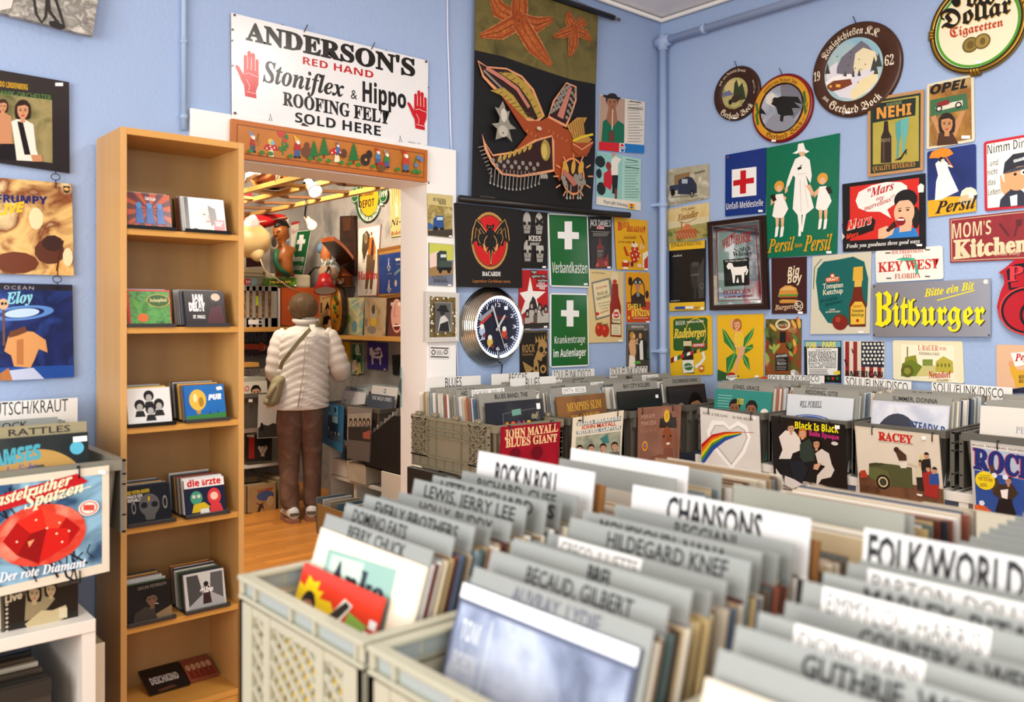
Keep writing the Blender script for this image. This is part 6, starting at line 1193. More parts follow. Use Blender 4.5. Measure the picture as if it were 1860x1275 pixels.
def heart(a):
    a.p('cfcabf/e6e3db/3', 95, 268, 415, 318, 428, 682, 105, 618).p('f1efe9', 132, 400, 160, 340, 225, 345, 255, 375, 300, 345, 350, 370, 372, 430, 340, 520, 268, 608, 190, 520, 145, 460).p('bdb8ad', 150, 410, 175, 365, 225, 365, 255, 395, 300, 368, 340, 390, 355, 435, 325, 505, 266, 585, 205, 510, 160, 455).p('d6d3ca', 158, 412, 180, 372, 225, 372, 255, 402, 300, 376, 334, 396, 346, 436, 318, 500, 266, 572, 212, 504, 168, 452)
    for k, c in enumerate(('b8201c', 'd8701c', 'e0c024', '3a8a2c', '2a4a9a')):
        f = k * 13
        a.p(c, 103, 470 + f * 1.9, 160, 418 + f * 1.2, 230, 403 + f * .6, 322, 402 + f * .22, 322, 405 + f * .22, 235, 412 + f * .75, 170, 440 + f * 1.2, 104, 495 + f * 1.9)
    a.l('c0402c', 3, 322, 404, 388, 407).t('77736c', 'KOOL & THE GANG', 112, 306, 248, 326, 14, 'B').t('77736c', 'IN THE HEART', 272, 330, 386, 344, 14, 'B').sticker(392, 328, 14, 14)
hung('white record sleeve of a white heart crossed by a rainbow', B4, FB, (95, 268, 415, 318, 428, 682, 105, 618), 'dedad0', heart, (143, 280, 374, 312, 154, 606, 384, 655))
def belle(a):
    a.p('1a1615', 492, 325, 872, 372, 892, 765, 510, 705).t('e8dc1c', 'Black Is Black', 612, 384, 850, 410, (36, 40), 's', .01).t('c8307a', 'Belle Epoque', 690, 422, 852, 446, 28, 'n', .02)
    a.p('6a6258/a89c90/3c3630/26', 508, 640, 600, 660, 760, 690, 890, 740, 890, 765, 512, 705).p('17181c', 522, 590, 550, 545, 640, 560, 700, 580, 730, 600, 640, 690, 560, 660)
    a.p('d9d2c6', 525, 430, 560, 395, 610, 400, 640, 440, 650, 500, 600, 520, 590, 550, 525, 550, 545, 500).head(592, 385, 26, 'c99a7a', '2a1c14').p('2c3830', 640, 470, 690, 440, 720, 480, 720, 560, 660, 570, 640, 540).head(655, 412, 24, 'd0a080', 'b8702c', long=True).p('1c2028', 580, 560, 650, 560, 690, 600, 650, 690, 610, 660)
    a.p('cfc6ba', 725, 520, 760, 495, 800, 520, 815, 580, 830, 610, 810, 650, 760, 660, 740, 690, 800, 720, 812, 745, 730, 700, 735, 640, 780, 590, 740, 575).head(732, 470, 26, 'c08c6a', '15110f', long=True).p('c99a7a', 720, 580, 760, 570, 740, 610, 715, 605).p('cfcac2', 560, 640, 610, 660, 660, 690, 600, 712, 560, 690).p('cfcac2', 512, 600, 540, 640, 560, 690, 515, 680).e('c9c4bc', 832, 466, 10, 2).sticker(846, 377, 26, 20)
hung('black record sleeve of three women in silver on a fur rug', B4, FB, (480, 315, 882, 365, 900, 770, 500, 708), '1c1817', belle, (525, 330, 798, 362, 541, 692, 815, 742))
def racey(a):
    a.p('ccc0ac/d6ccb8/4', 945, 380, 1390, 428, 1418, 700, 962, 640).p('5a3c28/6f4c34/4c3020/10', 960, 622, 1080, 660, 1250, 690, 1420, 715, 1428, 862, 970, 800).t('b8281c', 'RACEY', 1066, 446, 1254, 468, (44, 44), 'B', .035).t('8a8478', 'SMASH AND GRAB', 1068, 460, 1256, 478, 12, 'n')
    a.p('4e5030', 1016, 575, 1050, 570, 1160, 582, 1250, 598, 1255, 710, 1120, 700, 1015, 655).p('5d6038', 1016, 600, 1060, 598, 1120, 620, 1140, 690, 1110, 700, 1020, 650).p('3c3e24', 1016, 575, 1090, 572, 1095, 585, 1016, 590).e('241d16', 1093, 676, 40, .96).e('c9b48c', 1093, 676, 28, .96, inner=.72).e('3c3e2c', 1093, 676, 15).p('a83a24', 970, 655, 968, 615, 995, 610, 1012, 650)
    a.p('4a3220', 1160, 510, 1185, 500, 1220, 530, 1222, 560, 1180, 560).e('3a241a', 1166, 500, 15).p('d8cfc0', 1180, 575, 1225, 560, 1222, 600, 1190, 600)
    for x, y, c, d in ((1300, 600, 'cbbf9c', '2a2420'), (1330, 560, '221d1c', '2a2a34'), (1340, 630, '9a2a24', '9a2a24'), (1375, 640, '2a4a8a', '9a2a24')): a.p(c, x - 28, y + 50, x - 30, y - 5, x + 20, y - 12, x + 26, y + 50).p(d, x - 26, y + 50, x + 24, y + 50, x + 20, y + 128, x - 20, y + 120).e('c08a68', x, y - 24, 15, .8).e('241810', x, y - 32, 15, .9, 0, 180)
    a.l('cbbf9c', 10, 1228, 570, 1290, 590).p('e8e4da', 1278, 738, 1310, 744, 1305, 754, 1280, 748).l('d8c83a', 6, 1300, 525, 1305, 560).sticker(1316, 436, 22, 18)
hung('tan record sleeve of young men round an old green car', B4, FB, (938, 370, 1395, 420, 1430, 866, 965, 802), 'c9bca6', racey, (1034, 390, 1362, 425, 1056, 788, 1386, 846))
def rocky(a):
    a.p('d9d4c8', 1574, 460, 1990, 520, 1990, 600, 1578, 485).t('3a3a3c', 'MUSIC FROM AND INSPIRED', 1578, 478, 1870, 516, 12, 's').p('9aa8bc/b8c0cc/4', 1580, 485, 1990, 540, 1990, 700, 1600, 610).t('b83040', 'ROCKY', 1580, 600, 1996, 680, (110, 116), 'B', .05).t('1c2a6c', 'ROCKY', 1584, 598, 2000, 678, (108, 114), 'B', .04)
    a.p('2a5098/1c3a7a/5', 1590, 610, 1990, 690, 1990, 900, 1720, 920, 1600, 800).p('b8442a/d8602c/8a2c1c/5', 1592, 800, 1640, 800, 1760, 900, 1990, 860, 1990, 990, 1596, 930).p('16141a', 1720, 780, 1730, 740, 1790, 735, 1800, 800, 1830, 880, 1850, 950, 1800, 945, 1770, 850, 1700, 930, 1675, 920, 1700, 850).p('4a3424', 1672, 590, 1695, 580, 1705, 640, 1730, 690, 1720, 740, 1690, 740, 1684, 660).p('3a2a20', 1690, 740, 1720, 690, 1800, 690, 1830, 740, 1800, 770, 1730, 770).p('e8e0d8', 1732, 720, 1775, 715, 1770, 770, 1740, 760).head(1776, 672, 22, 'c08a68', '241810')
    for x, y in ((1632, 790), (1760, 650), (1700, 640)): a.e('d8dce8', x, y, 16, 1, n=5)
    a.e('e0c81c', 1650, 668, 50, 1.0).t('8a2c1c', '10.13.90', 1612, 665, 1690, 675, 16, 's').lines('8a6a1c', 1622, 640, 1680, 650, 2, 3).lines('8a6a1c', 1622, 685, 1672, 698, 3, 3)
hung('blue and orange record sleeve with navy title letters, cut by the right picture edge', B4, FB, (1568, 448, 1990, 500, 1990, 1000, 1586, 912), 'b8b4ac', rocky, (1717, 468, 1736, 915))
# things on the shelves below
for i, (y, c) in enumerate(((-.80, 'b98a4a'), (-.86, '8a5c34'), (-.92, 'c8a878'))):
    m = MB(); m.box((-.50, y, .40), (-.20, y + .05, .69), M(c)); tag(m.build('cardboard_box'), ('tan', 'brown', 'pale')[i] + ' upright box on the lower shelf under the white heart sleeve', 'box')
# ================================================================ BOOKCASE WITH COMPACT DISCS
BW = wood('c08d4c', 'd8aa68', 'Z', 12, .4); BWH = wood('bd8438', 'd8a24e', 'X', 12, .4); BIN = wood('98733f', 'b48d58', 'Z', 10, .5)
bx0, bx1, by0, by1, bz = -3.123, -2.703, -.302, -.03, 2.02
t = empty('bookcase', 'tall narrow birch bookcase holding compact discs', 'bookcase', V(((bx0 + bx1) / 2, (by0 + by1) / 2, 0)))
for x in (bx0, bx1 - .02): MB().box((x, by0, 0), (x + .02, by1, bz), BW).build('side_panel', t, bevel=.001)
MB().box((bx0 + .02, by0, bz - .022), (bx1 - .02, by1, bz), BWH).build('top', t)
MB().box((bx0 + .02, by1 - .006, .0), (bx1 - .02, by1, bz - .022), BIN).build('back_panel', t)
SH = (1.69, 1.3645, 1.034, .705, .377, .075)
for z in SH: MB().box((bx0 + .02, by0 + .004, z - .02), (bx1 - .02, by1 - .006, z), BWH).build('shelf', t)
MB().box((bx0 + .02, by0 + .01, 0), (bx1 - .02, by0 + .025, .055), BWH).build('plinth', t)
def tx(c, s_, x0, y0, x1, y1, h, st='s', b=.0): return lambda a: a.t(c, s_, x0, y0, x1, y1, h, st, b)
def swirl(a):
    for k in range(14):
        q0, q1 = rad(k * 360 / 14), rad(k * 360 / 14 + 13); C = (52, 48); R = 80
        pts = [v for q in (q0, q1) for v in (min(100, max(0, C[0] + R * cos(q))), min(100, max(0, C[1] + R * sin(q))))]
        a.p('5c2430', C[0], C[1], *pts)
    for x in (26, 50, 74): a.p('2a5a9a', x - 9, 88, x - 7, 45, x + 7, 42, x + 10, 86).e('3a7ab8', x, 36, 9, .8)
    a.t('f0e8e0', 'GROUP', 42, 20, 66, 22, 9, 's')
def face(a): a.p('e6e2dc', 14, 2, 98, 2, 98, 98, 14, 98).p('1a1a1c', 0, 0, 10, 0, 10, 100, 0, 100).head(56, 48, 34, 'e6c4b0', 'e8dcc8', 'c8242c', asp=.7).p('4a4a4c', 58, 20, 76, 30, 78, 60, 64, 84, 60, 50).p('c8202c', 70, 62, 97, 62, 97, 97, 70, 97).lines('f0d8d8', 73, 68, 94, 80, 4, 2).r('22201e', 18, 90, 28, 94)
def jungle(a): a.p('3a7a3c/5a9a4c/2c5a34/40', 6, 4, 98, 4, 98, 98, 6, 98).e('2c5a24', 72, 30, 17, 1.8).e('c8a83a', 72, 30, 18, 1.75, inner=.92).t('e8d8a0', 'Dschungelbuch', 52, 34, 92, 32, 10, 'B').e('c8642c', 34, 78, 12, 1.2).e('5a9a3c', 20, 40, 16, .5, rot=30).e('3f7a30', 40, 50, 18, .4, rot=-20).p('c83a34', 0, 0, 100, 0, 100, 4, 0, 4)
def delay(a): a.p('1d1417', 0, 0, 100, 0, 100, 100, 0, 100).t('ece8e4', 'JAN', 18, 34, 46, 34, 22, 's', .05).t('ece8e4', 'DELAY', 10, 58, 50, 58, 22, 's', .05).t('ece8e4', 'ST. PAULI', 18, 80, 48, 80, 9, 's', .02).e('d8b8a0', 78, 18, 11, 1.2).p('4a1a26', 50, 100, 62, 50, 90, 40, 98, 100).p('2a2428', 58, 20, 66, 40, 90, 36, 96, 28, 80, 30)
def beat(a):
    a.p('dcdad4', 4, 4, 97, 4, 97, 97, 4, 97)
    for x, y in ((28, 50), (72, 50), (50, 26), (52, 62)): a.e('1c1a18', x, y - 4, 15, .9).e('a8a49c', x, y + 2, 10, .8).p('24221f', x - 12, y + 28, x - 8, y + 12, x + 8, y + 12, x + 12, y + 28)
def pur(a): a.p('17529c/2a7ac0/3', 0, 0, 100, 0, 100, 100, 0, 100).p('3a7a3c', 0, 86, 100, 80, 100, 100, 0, 100).e('d8b040', 32, 42, 30, .8).e('e8d8a0', 26, 36, 12, .5).e('a87a24', 40, 48, 14, .5).p('b88a2c', 26, 72, 38, 72, 36, 82, 28, 82).t('e8ecf0', 'PUR', 58, 44, 92, 42, 14, 'i', .05).l('22301f', 2, 60, 84, 60, 78).l('22301f', 2, 80, 82, 80, 76).p('e8e6e0', 80, 8, 94, 6, 96, 16, 82, 18)
def skull(a): a.p('141312', 0, 0, 100, 0, 100, 100, 0, 100).t('d8b81c', 'DIE TOTEN HOSEN', 2, 20, 52, 18, 9, 's', .01).t('e8e4dc', 'KRACH DER', 2, 30, 36, 29, 8, 's').t('e8e4dc', 'REPUBLIK', 2, 40, 34, 39, 8, 's').e('5a5854', 50, 52, 30, .9).e('141312', 38, 52, 8, 1.1).e('141312', 62, 52, 8, 1.1).p('5a5854', 36, 70, 64, 70, 60, 92, 40, 92).e('8a8880', 14, 56, 16, .35, inner=.7).e('8a8880', 86, 50, 18, .35, inner=.7).p('e0b01c', 48, 30, 52, 30, 51, 42, 47, 42)
def arzte(a): a.p('1c2036', 0, 0, 100, 0, 100, 100, 0, 100).p('ecebe6', 0, 0, 100, 0, 100, 24, 0, 24).t('cf1f1c', 'die ärzte', 8, 19, 92, 19, 17, 's', .03).e('4a9a7a', 28, 52, 19, .9).e('d8d4c8', 22, 48, 5).e('d8d4c8', 34, 48, 5).e('d83a3c', 72, 54, 24, .8).e('f0c8b0', 72, 52, 11).p('d8b81c', 14, 92, 20, 70, 46, 66, 60, 80, 50, 92).p('d83a3c', 58, 96, 62, 74, 86, 74, 92, 96).p('e8e4dc', 34, 98, 36, 84, 56, 84, 58, 98)
def oscar(a): a.p('1a1715', 0, 0, 100, 0, 100, 100, 0, 100).t('8a8070', 'OSCAR PETERSON', 26, 16, 92, 14, 8, 'n').p('3a342c', 10, 100, 16, 74, 40, 62, 60, 70, 66, 100).head(56, 46, 18, '6a5240', '14110f').p('8a7250', 62, 86, 100, 70, 100, 100, 66, 100).l('e8e0d0', 1.6, 62, 58, 70, 60)
def sido(a): a.p('c8c6c0', 4, 4, 97, 4, 97, 97, 4, 97).p('4a4846', 6, 6, 34, 6, 44, 60, 8, 90).p('5a5856', 66, 6, 96, 6, 94, 80, 62, 56).p('a8a6a2', 8, 92, 44, 60, 62, 56, 96, 82, 96, 96, 8, 96).p('3a2426', 42, 88, 46, 40, 60, 40, 64, 88).e('2a2220', 53, 34, 7).t('ece8e2', 'sido', 36, 58, 70, 57, 15, 'F', .03)
rows = [(0, 0, 'swirling orange compact disc with blue figures, top shelf on the left', swirl, 'b8481c', 6), (0, 1, 'white compact disc with a half robot face, top shelf on the right', face, 'e0dcd6', 9),
        (1, 0, 'green jungle leaf compact disc on the second shelf', jungle, 'b8302c', 5), (1, 1, 'dark purple compact disc with white gothic lettering on the second shelf', delay, '1d1417', 9),
        (2, 0, 'white compact disc with four black and white heads on the third shelf', beat, 'dcdad4', 11), (2, 1, 'blue compact disc with a golden balloon on the third shelf', pur, '17529c', 11),
        (3, 0, 'black compact disc with a silver skull on the fourth shelf', skull, '141312', 10), (3, 1, 'compact disc with two cartoon heads under red lettering on the fourth shelf', arzte, '1c2036', 12),
        (4, 0, 'dark compact disc of a smoking pianist on the fifth shelf', oscar, '1a1715', 11), (4, 1, 'grey compact disc of a figure in a street on the fifth shelf', sido, 'c8c6c0', 11)]
CDP = ['d9d7d2', '2a282a', 'e8e6e0', '6a5a4c', '3a3c44', 'b8b4ac', '8a3c2c', '4a5a34', '1c1a1c', 'c9a04a', 'a8a8ac']
for k, (si, side, lb, fn, base, n) in enumerate(rows):
    cx0 = (-3.022, -2.832)[side]; z = SH[si]; where = 'compact disc filed behind the ' + lb.split(' compact disc')[0] + ' one' if 0 else 'compact disc filed on shelf behind the ' + ('orange', 'half face', 'jungle leaf', 'purple gothic', 'four heads', 'golden balloon', 'silver skull', 'cartoon heads', 'pianist', 'street figure')[k] + ' cover'
    m = MB(); bk = M('15140f' if si in (0, 2) and side == 0 or si == 0 else '3a3836', .3)
    m.box((cx0 - .078, by0 + .006, z), (cx0 + .078, by0 + .19, z + .004), bk).box((cx0 - .078, by0 - .004, z), (cx0 + .078, by0 + .008, z + .012), bk)
    tag(m.build('cd_tray'), 'black disc rack tray under the %s cover' % ('orange', 'half face', 'jungle leaf', 'purple gothic', 'four heads', 'golden balloon', 'silver skull', 'cartoon heads', 'pianist', 'street figure')[k], 'tray')
    r = Row(V((cx0, by0 + .016, z + .005)), XA, YA, .17, 14, 8, 'cd', (.142, .124, .010), where, 'compact discs behind the %s cover' % ('orange', 'half face', 'jungle leaf', 'purple gothic', 'four heads', 'golden balloon', 'silver skull', 'cartoon heads', 'pianist', 'street figure')[k])
    r.cover(.0, lb, base, fn, th=.009)
    for q in range(n): r.rec(.0115 + q * .0118, c=CDP[(q * 3 + k * 5) % len(CDP)], shift=RND.uniform(-.006, .004) - (.006 if side == 0 else .004))
m = MB(); m.box((-2.98, -.13, .076), (-2.84, -.05, .088), M('241e1c', .3)); m.box((-2.84, -.14, .076), (-2.73, -.05, .092), M('8a4a30', .3))
for lb, (xa, xb, ya, h), c, tx_ in (('dark flat compact disc with white lettering at the bottom of the bookcase', (-2.985, -2.845, -.17, .02), '1f1a19', 'DEICHKIND'), ('reddish flat compact disc at the bottom of the bookcase', (-2.84, -2.735, -.16, .02), '8a4a34', '')):
    m = MB(); q = [V((xa, by1 - .012, SH[5] + .05)), V((xb, by1 - .012, SH[5] + .05)), V((xb, ya, SH[5] + .008)), V((xa, ya, SH[5] + .008))]
    m.slab([q[3], q[2], q[1], q[0]], V((0, .006, -.008)), M(c, .3)); a = Art(m, quad=q, rough=.25)
    if tx_: a.t('c8c4bc', tx_, 14, 66, 84, 66, 26, 's', .03).p('5a3a2c', 20, 90, 60, 84, 70, 96, 24, 98)
    else:
        for k in range(5): a.e('c89a78', 14 + k * 18, 40, 14, .5, n=9).p('7a2c20', 6 + k * 18, 90, 10 + k * 18, 56, 20 + k * 18, 56, 24 + k * 18, 90)
    tag(m.build('cd_case'), lb, 'cd')

# ================================================================ LEFT PICTURE EDGE: CRATE OF GERMAN RECORDS
lid_crate('olive grey lidded crate at the left picture edge', V((-3.437, -.615, .735)), XA, YA, mat=M('7d7a6c', .45), W=.42, L=.55)
lr = Row(V((-3.437, -.585, .75)), XA, YA, .5, 10, 3, where='')
def c_ram(a): a.p('1a1f1c/262c26/6', 0, 0, 100, 0, 100, 100, 0, 100).e('b8904a', 56, 62, 50, .9, 0, 180).e('d8b878', 56, 62, 34, .8, 0, 180).p('4a4a34', 34, 62, 50, 26, 62, 26, 78, 62).t('4aa0b0', 'RAMSES', 15, 24, 60, 20, 12, 's', .04).t('6a5a9a', 'by light', 32, 34, 56, 32, 9, 'I').e('5ab0c8', 90, 14, 6, 1).sticker(93, 6, 12, 5)
lr.cover(.012, 'dark green record sleeve with a glowing pyramid, behind the red gem sleeve', '1a1f1c', c_ram, lift=.0)
lr.card(.028, 'RATTLES', h=.345, c='948a68', x0=36, x1=86, cap=5.4, label='tan divider card with large hand lettering in the left edge crate')
lr.card(.05, '', h=.34, c='8e8c82', label='blank grey divider card behind the tan lettered card')
lr.card(.20, 'VICTOR FROCK', h=.345, c='8a8d86', x0=4, x1=74, cap=5.4, shift=-.04, label='grey divider card with hand lettering against the blue wall in the left edge crate')
lr.where, lr.group = 'record filed behind the tan lettered card in the left edge crate', 'records behind the tan lettered card'
for q in range(12): lr.rec(.055 + q * .0095, stuff=packed)
for q in range(20):
    lr.where, lr.group = 'record filed behind the rear lettered card', 'records behind the rear lettered card'
    lr.rec(.21 + q * .011, stuff=packed)
header('white header card lettered Deutsch/Kraut at the left picture edge', PY(-.10), L2, -90, 185, 283, 165, 'DEUTSCH/KRAUT', (-70, 236, 248, 214, (50, 46)))
def kast(a):
    a.p('d8d0bc', -150, 480, 398, 415, 398, 798, -150, 925).p('5a90b8/8ab8d0/2a4868/3a6a98/6', -140, 500, 372, 445, 372, 770, -140, 890)
    for i in range(26):
        x = RND.uniform(-20, 360); y = RND.choice((RND.uniform(470, 560), RND.uniform(640, 780))); a.l('16202c', RND.uniform(3, 8), x, y, x + RND.uniform(-40, 40), y + RND.uniform(20, 50), x + RND.uniform(-60, 60), y + RND.uniform(50, 110))
    a.p('b81c24', -140, 570, 30, 510, 280, 442, 320, 470, 200, 520, -140, 620)
    a.e('e0584a/c83828/f09078/12', 150, 665, 112, 1.35, n=22).p('a80f12', 8, 690, 60, 620, 150, 568, 240, 600, 292, 640, 250, 700, 140, 770, 60, 740).p('d8281c', 60, 620, 150, 568, 170, 640, 110, 660).p('e8402c', 150, 568, 240, 600, 200, 660, 170, 640).p('8a0a10', 110, 660, 170, 640, 140, 770, 60, 740).p('c81c18', 170, 640, 250, 640, 250, 700, 140, 770).p('f0a070', 100, 690, 125, 680, 105, 710)
    for x, y in ((170, 640), (205, 660), (225, 690), (60, 690), (250, 650), (130, 610), (215, 620)): a.e('f4d8b8', x, y, 4, n=7)
    a.t('f0e4c0', 'Kastelruther', -60, 575, 262, 478, (46, 40), 'I', .015).t('f0e4c0', 'Spatzen', 86, 572, 304, 504, (50, 40), 'I', .015).l('f0e4c0', 3, 130, 545, 330, 488).e('ece0d4', 322, 566, 28, 1.25).e('c84a3c', 322, 566, 24, 1.25, inner=.86).r('c84a3c', 302, 555, 342, 575).t('e8ecf0', 'Der rote Diamant', -6, 838, 312, 778, (36, 32), 'I', .01).sticker(370, 436, 26, 14)
hung('record sleeve with a glowing red gem among branches, hung at the left picture edge', L2, PY(-.637), (-150, 480, 398, 412, 400, 798, -150, 925), 'd8d0bc', kast, (288, 430, 290, 812))
# small singles and a green box on the white cube shelf
def wood_(a): a.p('1a1814', 12, 905, 285, 840, 285, 990, 20, 1040).p('8a7c5c', 95, 880, 180, 850, 200, 900, 150, 960, 90, 980).head(125, 880, 30, 'a89470', '14110f', long=True).head(185, 865, 26, 'a89470', '14110f', long=True).p('b8a880', 90, 990, 150, 940, 190, 940, 240, 920, 245, 960, 180, 1000, 100, 1005).t('c9bd9c', 'Woodland Rock', 86, 1032, 212, 1000, 16, 's', .02).t('c9bd9c', 'Live', 18, 915, 80, 895, 24, 's', .03).r('c9bd9c', 214, 930, 244, 966)
def wood2(a):
    wood_(a)
    for i in range(7): a.e('b8b09c', 24, 920 + i * 16, 5, n=7)
a = Sign('record_sleeve', 'dark single sleeve of two long haired guitarists on the white cube shelf', 'record', L2, PY(-.60), (2, 880, 284, 830, 286, 995, 6, 1052), '4a4438', t=.006, gap=0, rough=.2); wood2(a); a.done()
for k in range(5):
    m = MB(); m.box((-3.60, -.585 + k * .012, .552), (-3.42, -.577 + k * .012, .728 - k * .003), M(PAL[k * 2])); tag(m.build('single_sleeve'), 'single record sleeve stacked behind the two guitarists', 'record', 'singles behind the two guitarists')
m = MB(); m.box((-3.372, -.585, .551), (-3.322, -.10, .733), M('10472c', .5)); tag(m.build('green_box', bevel=.002), 'dark green box standing under the left edge crate', 'box')
m = MB(); m.box((-3.84, -.5, .551), (-3.64, -.10, .733), M('24221f', .5)); tag(m.build('black_box', bevel=.002), 'black box standing under the left edge crate', 'box')
for k in range(6):
    m = MB(); m.box((-3.90, -.62 + k * .05, .10 + k * .004), (-3.40, -.605 + k * .05, .40), M(('3a332c', '2c2824', '4a4034', 'c9c1ad', '5a4a3a', '33302c')[k])); m.box((-3.90, -.626 + k * .05, .36), (-3.40, -.62 + k * .05, .40), M('28241f')) if k < 2 else None
    tag(m.build('record_sleeve'), 'old record sleeve filed in the lower cell of the white cube shelf', 'record', 'records in the lower cell')
m = MB(); m.box((-3.285, -.52, 0), (-3.235, -.06, .43), M('8a7a5c')); m.box((-3.287, -.523, 0), (-3.233, -.52, .43), M('d9cdb4')); tag(m.build('board', bevel=.001), 'narrow cream edged board standing between the white shelf and the bookcase', 'board')
# ================================================================ BACK ROOM SEEN THROUGH THE DOORWAY
SB, BB = PX(-.55), PY(3.4)
def B(lb, F, plane, c, base, name='tin_sign', cat='sign', **k): return Sign(name, lb, cat, F, plane, c, base, **k)
# --- signs on the back room's right wall
p = at(D4[0] + 852 / D4[2], D4[1] + 290 / D4[2], SB); k = (p - CAM).dot(VD) / FX / D4[2] * 150
mb = MB(); ax = V((-1, 0, 0)); mb.lathe([(k, .002), (k, .012), (k * .97, .016), (.001, .016)], M('1c5a2c', .3), V((-.55, p.y, p.z)), ax, 40, caps=False); mb.lathe([(k, .002), (.001, .002)], M('333333'), V((-.55, p.y, p.z)), ax, 40, caps=False)
a = Art(mb, D4, PX(-.567), rough=.3); a.e('e0a41c', 852, 285, 112, 1.0).e('e8e4d4', 852, 290, 140, 1.0, inner=.965)
for sx in (-1, 1): a.e('1c5a2c', 852 + sx * 92, 262, 52, 1.0).e('e8e4d4', 852 + sx * 92, 262, 47, 1, inner=.93).t('e8e4d4', 'NCC', 852 + sx * 92 - 26, 282, 852 + sx * 92 + 26, 270, 44, 'S')
a.t(BK, 'DEPOT', 788, 352, 886, 332, 48, 's').t(BK, 'DAS KARBID', 790, 275, 880, 262, 16, 's').arc('e8e4d4', 'du CARBURE de CALCIUM', 852, 290, 136, 200, 335, 22, 's', 0, True).r('ece8de', 922, 316, 940, 328)
tag(mb.build('round_enamel_sign'), 'round green and yellow depot sign high on the back room wall', 'sign')
a = B('tall tan tin sign with hanging knotted cords, highest by the right door jamb', D4, SB, (985, 190, 1095, 160, 1095, 520, 990, 535), 'c9b47c/b89a60/6'); a.p('e8d8a8', 1020, 320, 1036, 315, 1040, 400, 1022, 402).t('2a2018', 'Ni-o', 990, 470, 1080, 440, 46, 'I').t('7a2a1c', 'Bakelun', 992, 525, 1080, 508, 26, 'I')
for i in range(6): a.l('8a6a3c', 4, 1000 + i * 14, 205, 1004 + i * 13, 330 - (i % 3) * 30)
a.done()
a = B('tall white tin sign of a cowboy carrying a saddle with red lettering', D4, SB, (782, 475, 927, 450, 900, 912, 776, 916), 'e4dccb', edge='b01c1c'); a.inset('b01c1c', .002).inset('e6dfd0', .006)
a.p('e8e0d0', 848, 500, 862, 478, 876, 480, 888, 498).e('8a5a3c', 868, 512, 14, .8).p('b86a24', 846, 540, 880, 530, 896, 600, 892, 660, 846, 650).p('3c2c24', 872, 540, 884, 560, 880, 660, 862, 655).p('6a5038', 838, 645, 895, 655, 880, 800, 872, 870, 856, 870, 860, 760, 842, 870, 826, 868, 832, 760).p('4a3a28', 812, 520, 838, 490, 858, 520, 850, 600, 836, 640, 820, 690, 806, 620).e('6a5838', 832, 540, 42, .5).e('c9b48a', 832, 540, 30, .5, inner=.8).l('4a3a28', 5, 815, 640, 812, 700, 826, 690).p('d8a050', 884, 640, 894, 642, 890, 684, 880, 678).p('c9c0b0', 822, 900, 838, 866, 848, 868, 842, 900).p('c9c0b0', 856, 900, 862, 868, 876, 870, 868, 900)
a.t('c81c1c', 'Marlboro', 782, 808, 912, 802, 54, 'B', .01); a.done()
t = empty('knot_board', 'framed blue board of sailor knots beside the door jamb', 'picture', at(720, 520, SB))
a = B('', D4, SB, (903, 612, 1095, 575, 1095, 915, 908, 938), '8a5a28', name='frame', t=.03); a.inset('5c3a18', .02).inset('a87a3c', .024); a.done(t)
a = B('', D4, PX(-.586), (914, 650, 1095, 622, 1095, 890, 916, 900), '1d3a78/2a4a94/6', name='panel', t=.001, gap=0)
for x, y in ((980, 690), (982, 830)): a.l('d8d0bc', 7, x, y - 20, x - 4, y + 20, x + 8, y + 40, x, y + 60, x - 10, y + 40, x + 2, y + 10)
a.p('d8d0bc', 1020, 672, 1050, 668, 1056, 682, 1026, 688).l('6a8a94', 18, 1015, 775, 1052, 740).e('c9b88a', 1024, 830, 22, .6); a.p('17223c', 916, 650, 960, 642, 960, 900, 916, 900) if False else None
for x, y in ((985, 770), (985, 870), (1040, 708)): a.l('b8a070', 3, x - 12, y, x + 14, y - 2)
a.done(t)
# --- the ledge with sleeves
MB().box((-.70, 1.6, at(620, 610, PX(-.70)).z - .03), (-.552, 3.0, at(620, 610, PX(-.70)).z), wood('c08a3e', 'd9a657', 'Y', 12)); lz = at(620, 609, PX(-.70)).z
m = MB(); m.box((-.70, 1.5, lz - .03), (-.552, 2.78, lz), wood('c08a3e', 'd9a657', 'Y', 12)); tag(m.build('wall_ledge'), 'narrow birch ledge on the back room wall carrying three sleeves', 'shelf')
LP_ = PX(-.60)
a = B('pastel swirling landscape sleeve, left of three on the birch ledge', D4, LP_, (693, 925, 822, 920, 808, 1166, 678, 1158), 'b5b48c/d8c88a/7ab0a8/c88a7a/9', name='record_sleeve', cat='record'); a.l('e8d8a0', 8, 690, 1010, 760, 960, 815, 930).e('6aa0b0', 760, 1110, 40, .8, n=9).e('8a9a4a', 720, 1060, 30, 1, n=9); a.done()
a = B('sleeve of an egg shaped creature, middle of three on the birch ledge', D4, LP_, (826, 920, 965, 925, 955, 1172, 818, 1166), 'a08a6c/c0ac88/7a6a58/7', name='record_sleeve', cat='record'); a.e('c89a4a', 880, 1050, 75, .8).e('b5b0a0', 880, 1030, 52, .8).e('5a5040', 880, 1000, 30, .7).e('d8b84a', 880, 1080, 28, 1.2).e('8a8478', 870, 1130, 26, 2); a.done()
a = B('sleeve of a screaming close-up face, right of three on the birch ledge', D4, LP_, (968, 935, 1098, 940, 1098, 1180, 972, 1174), '6a3a34', name='record_sleeve', cat='record'); a.e('d8a494', 1030, 1040, 110, .62).p('4a2420', 965, 935, 1010, 935, 985, 1050, 970, 1170).e('f0e8e0', 1000, 965, 12, 1.4).e('2a1a18', 1000, 965, 6).e('f0e8e0', 1046, 965, 12, 1.2).l('a86a5c', 6, 1022, 970, 1012, 1040, 1030, 1045).e('6a1c1c', 1030, 1112, 22, 1.6).p('f0e8e0', 1005, 1100, 1055, 1096, 1055, 1106, 1005, 1110); a.done()
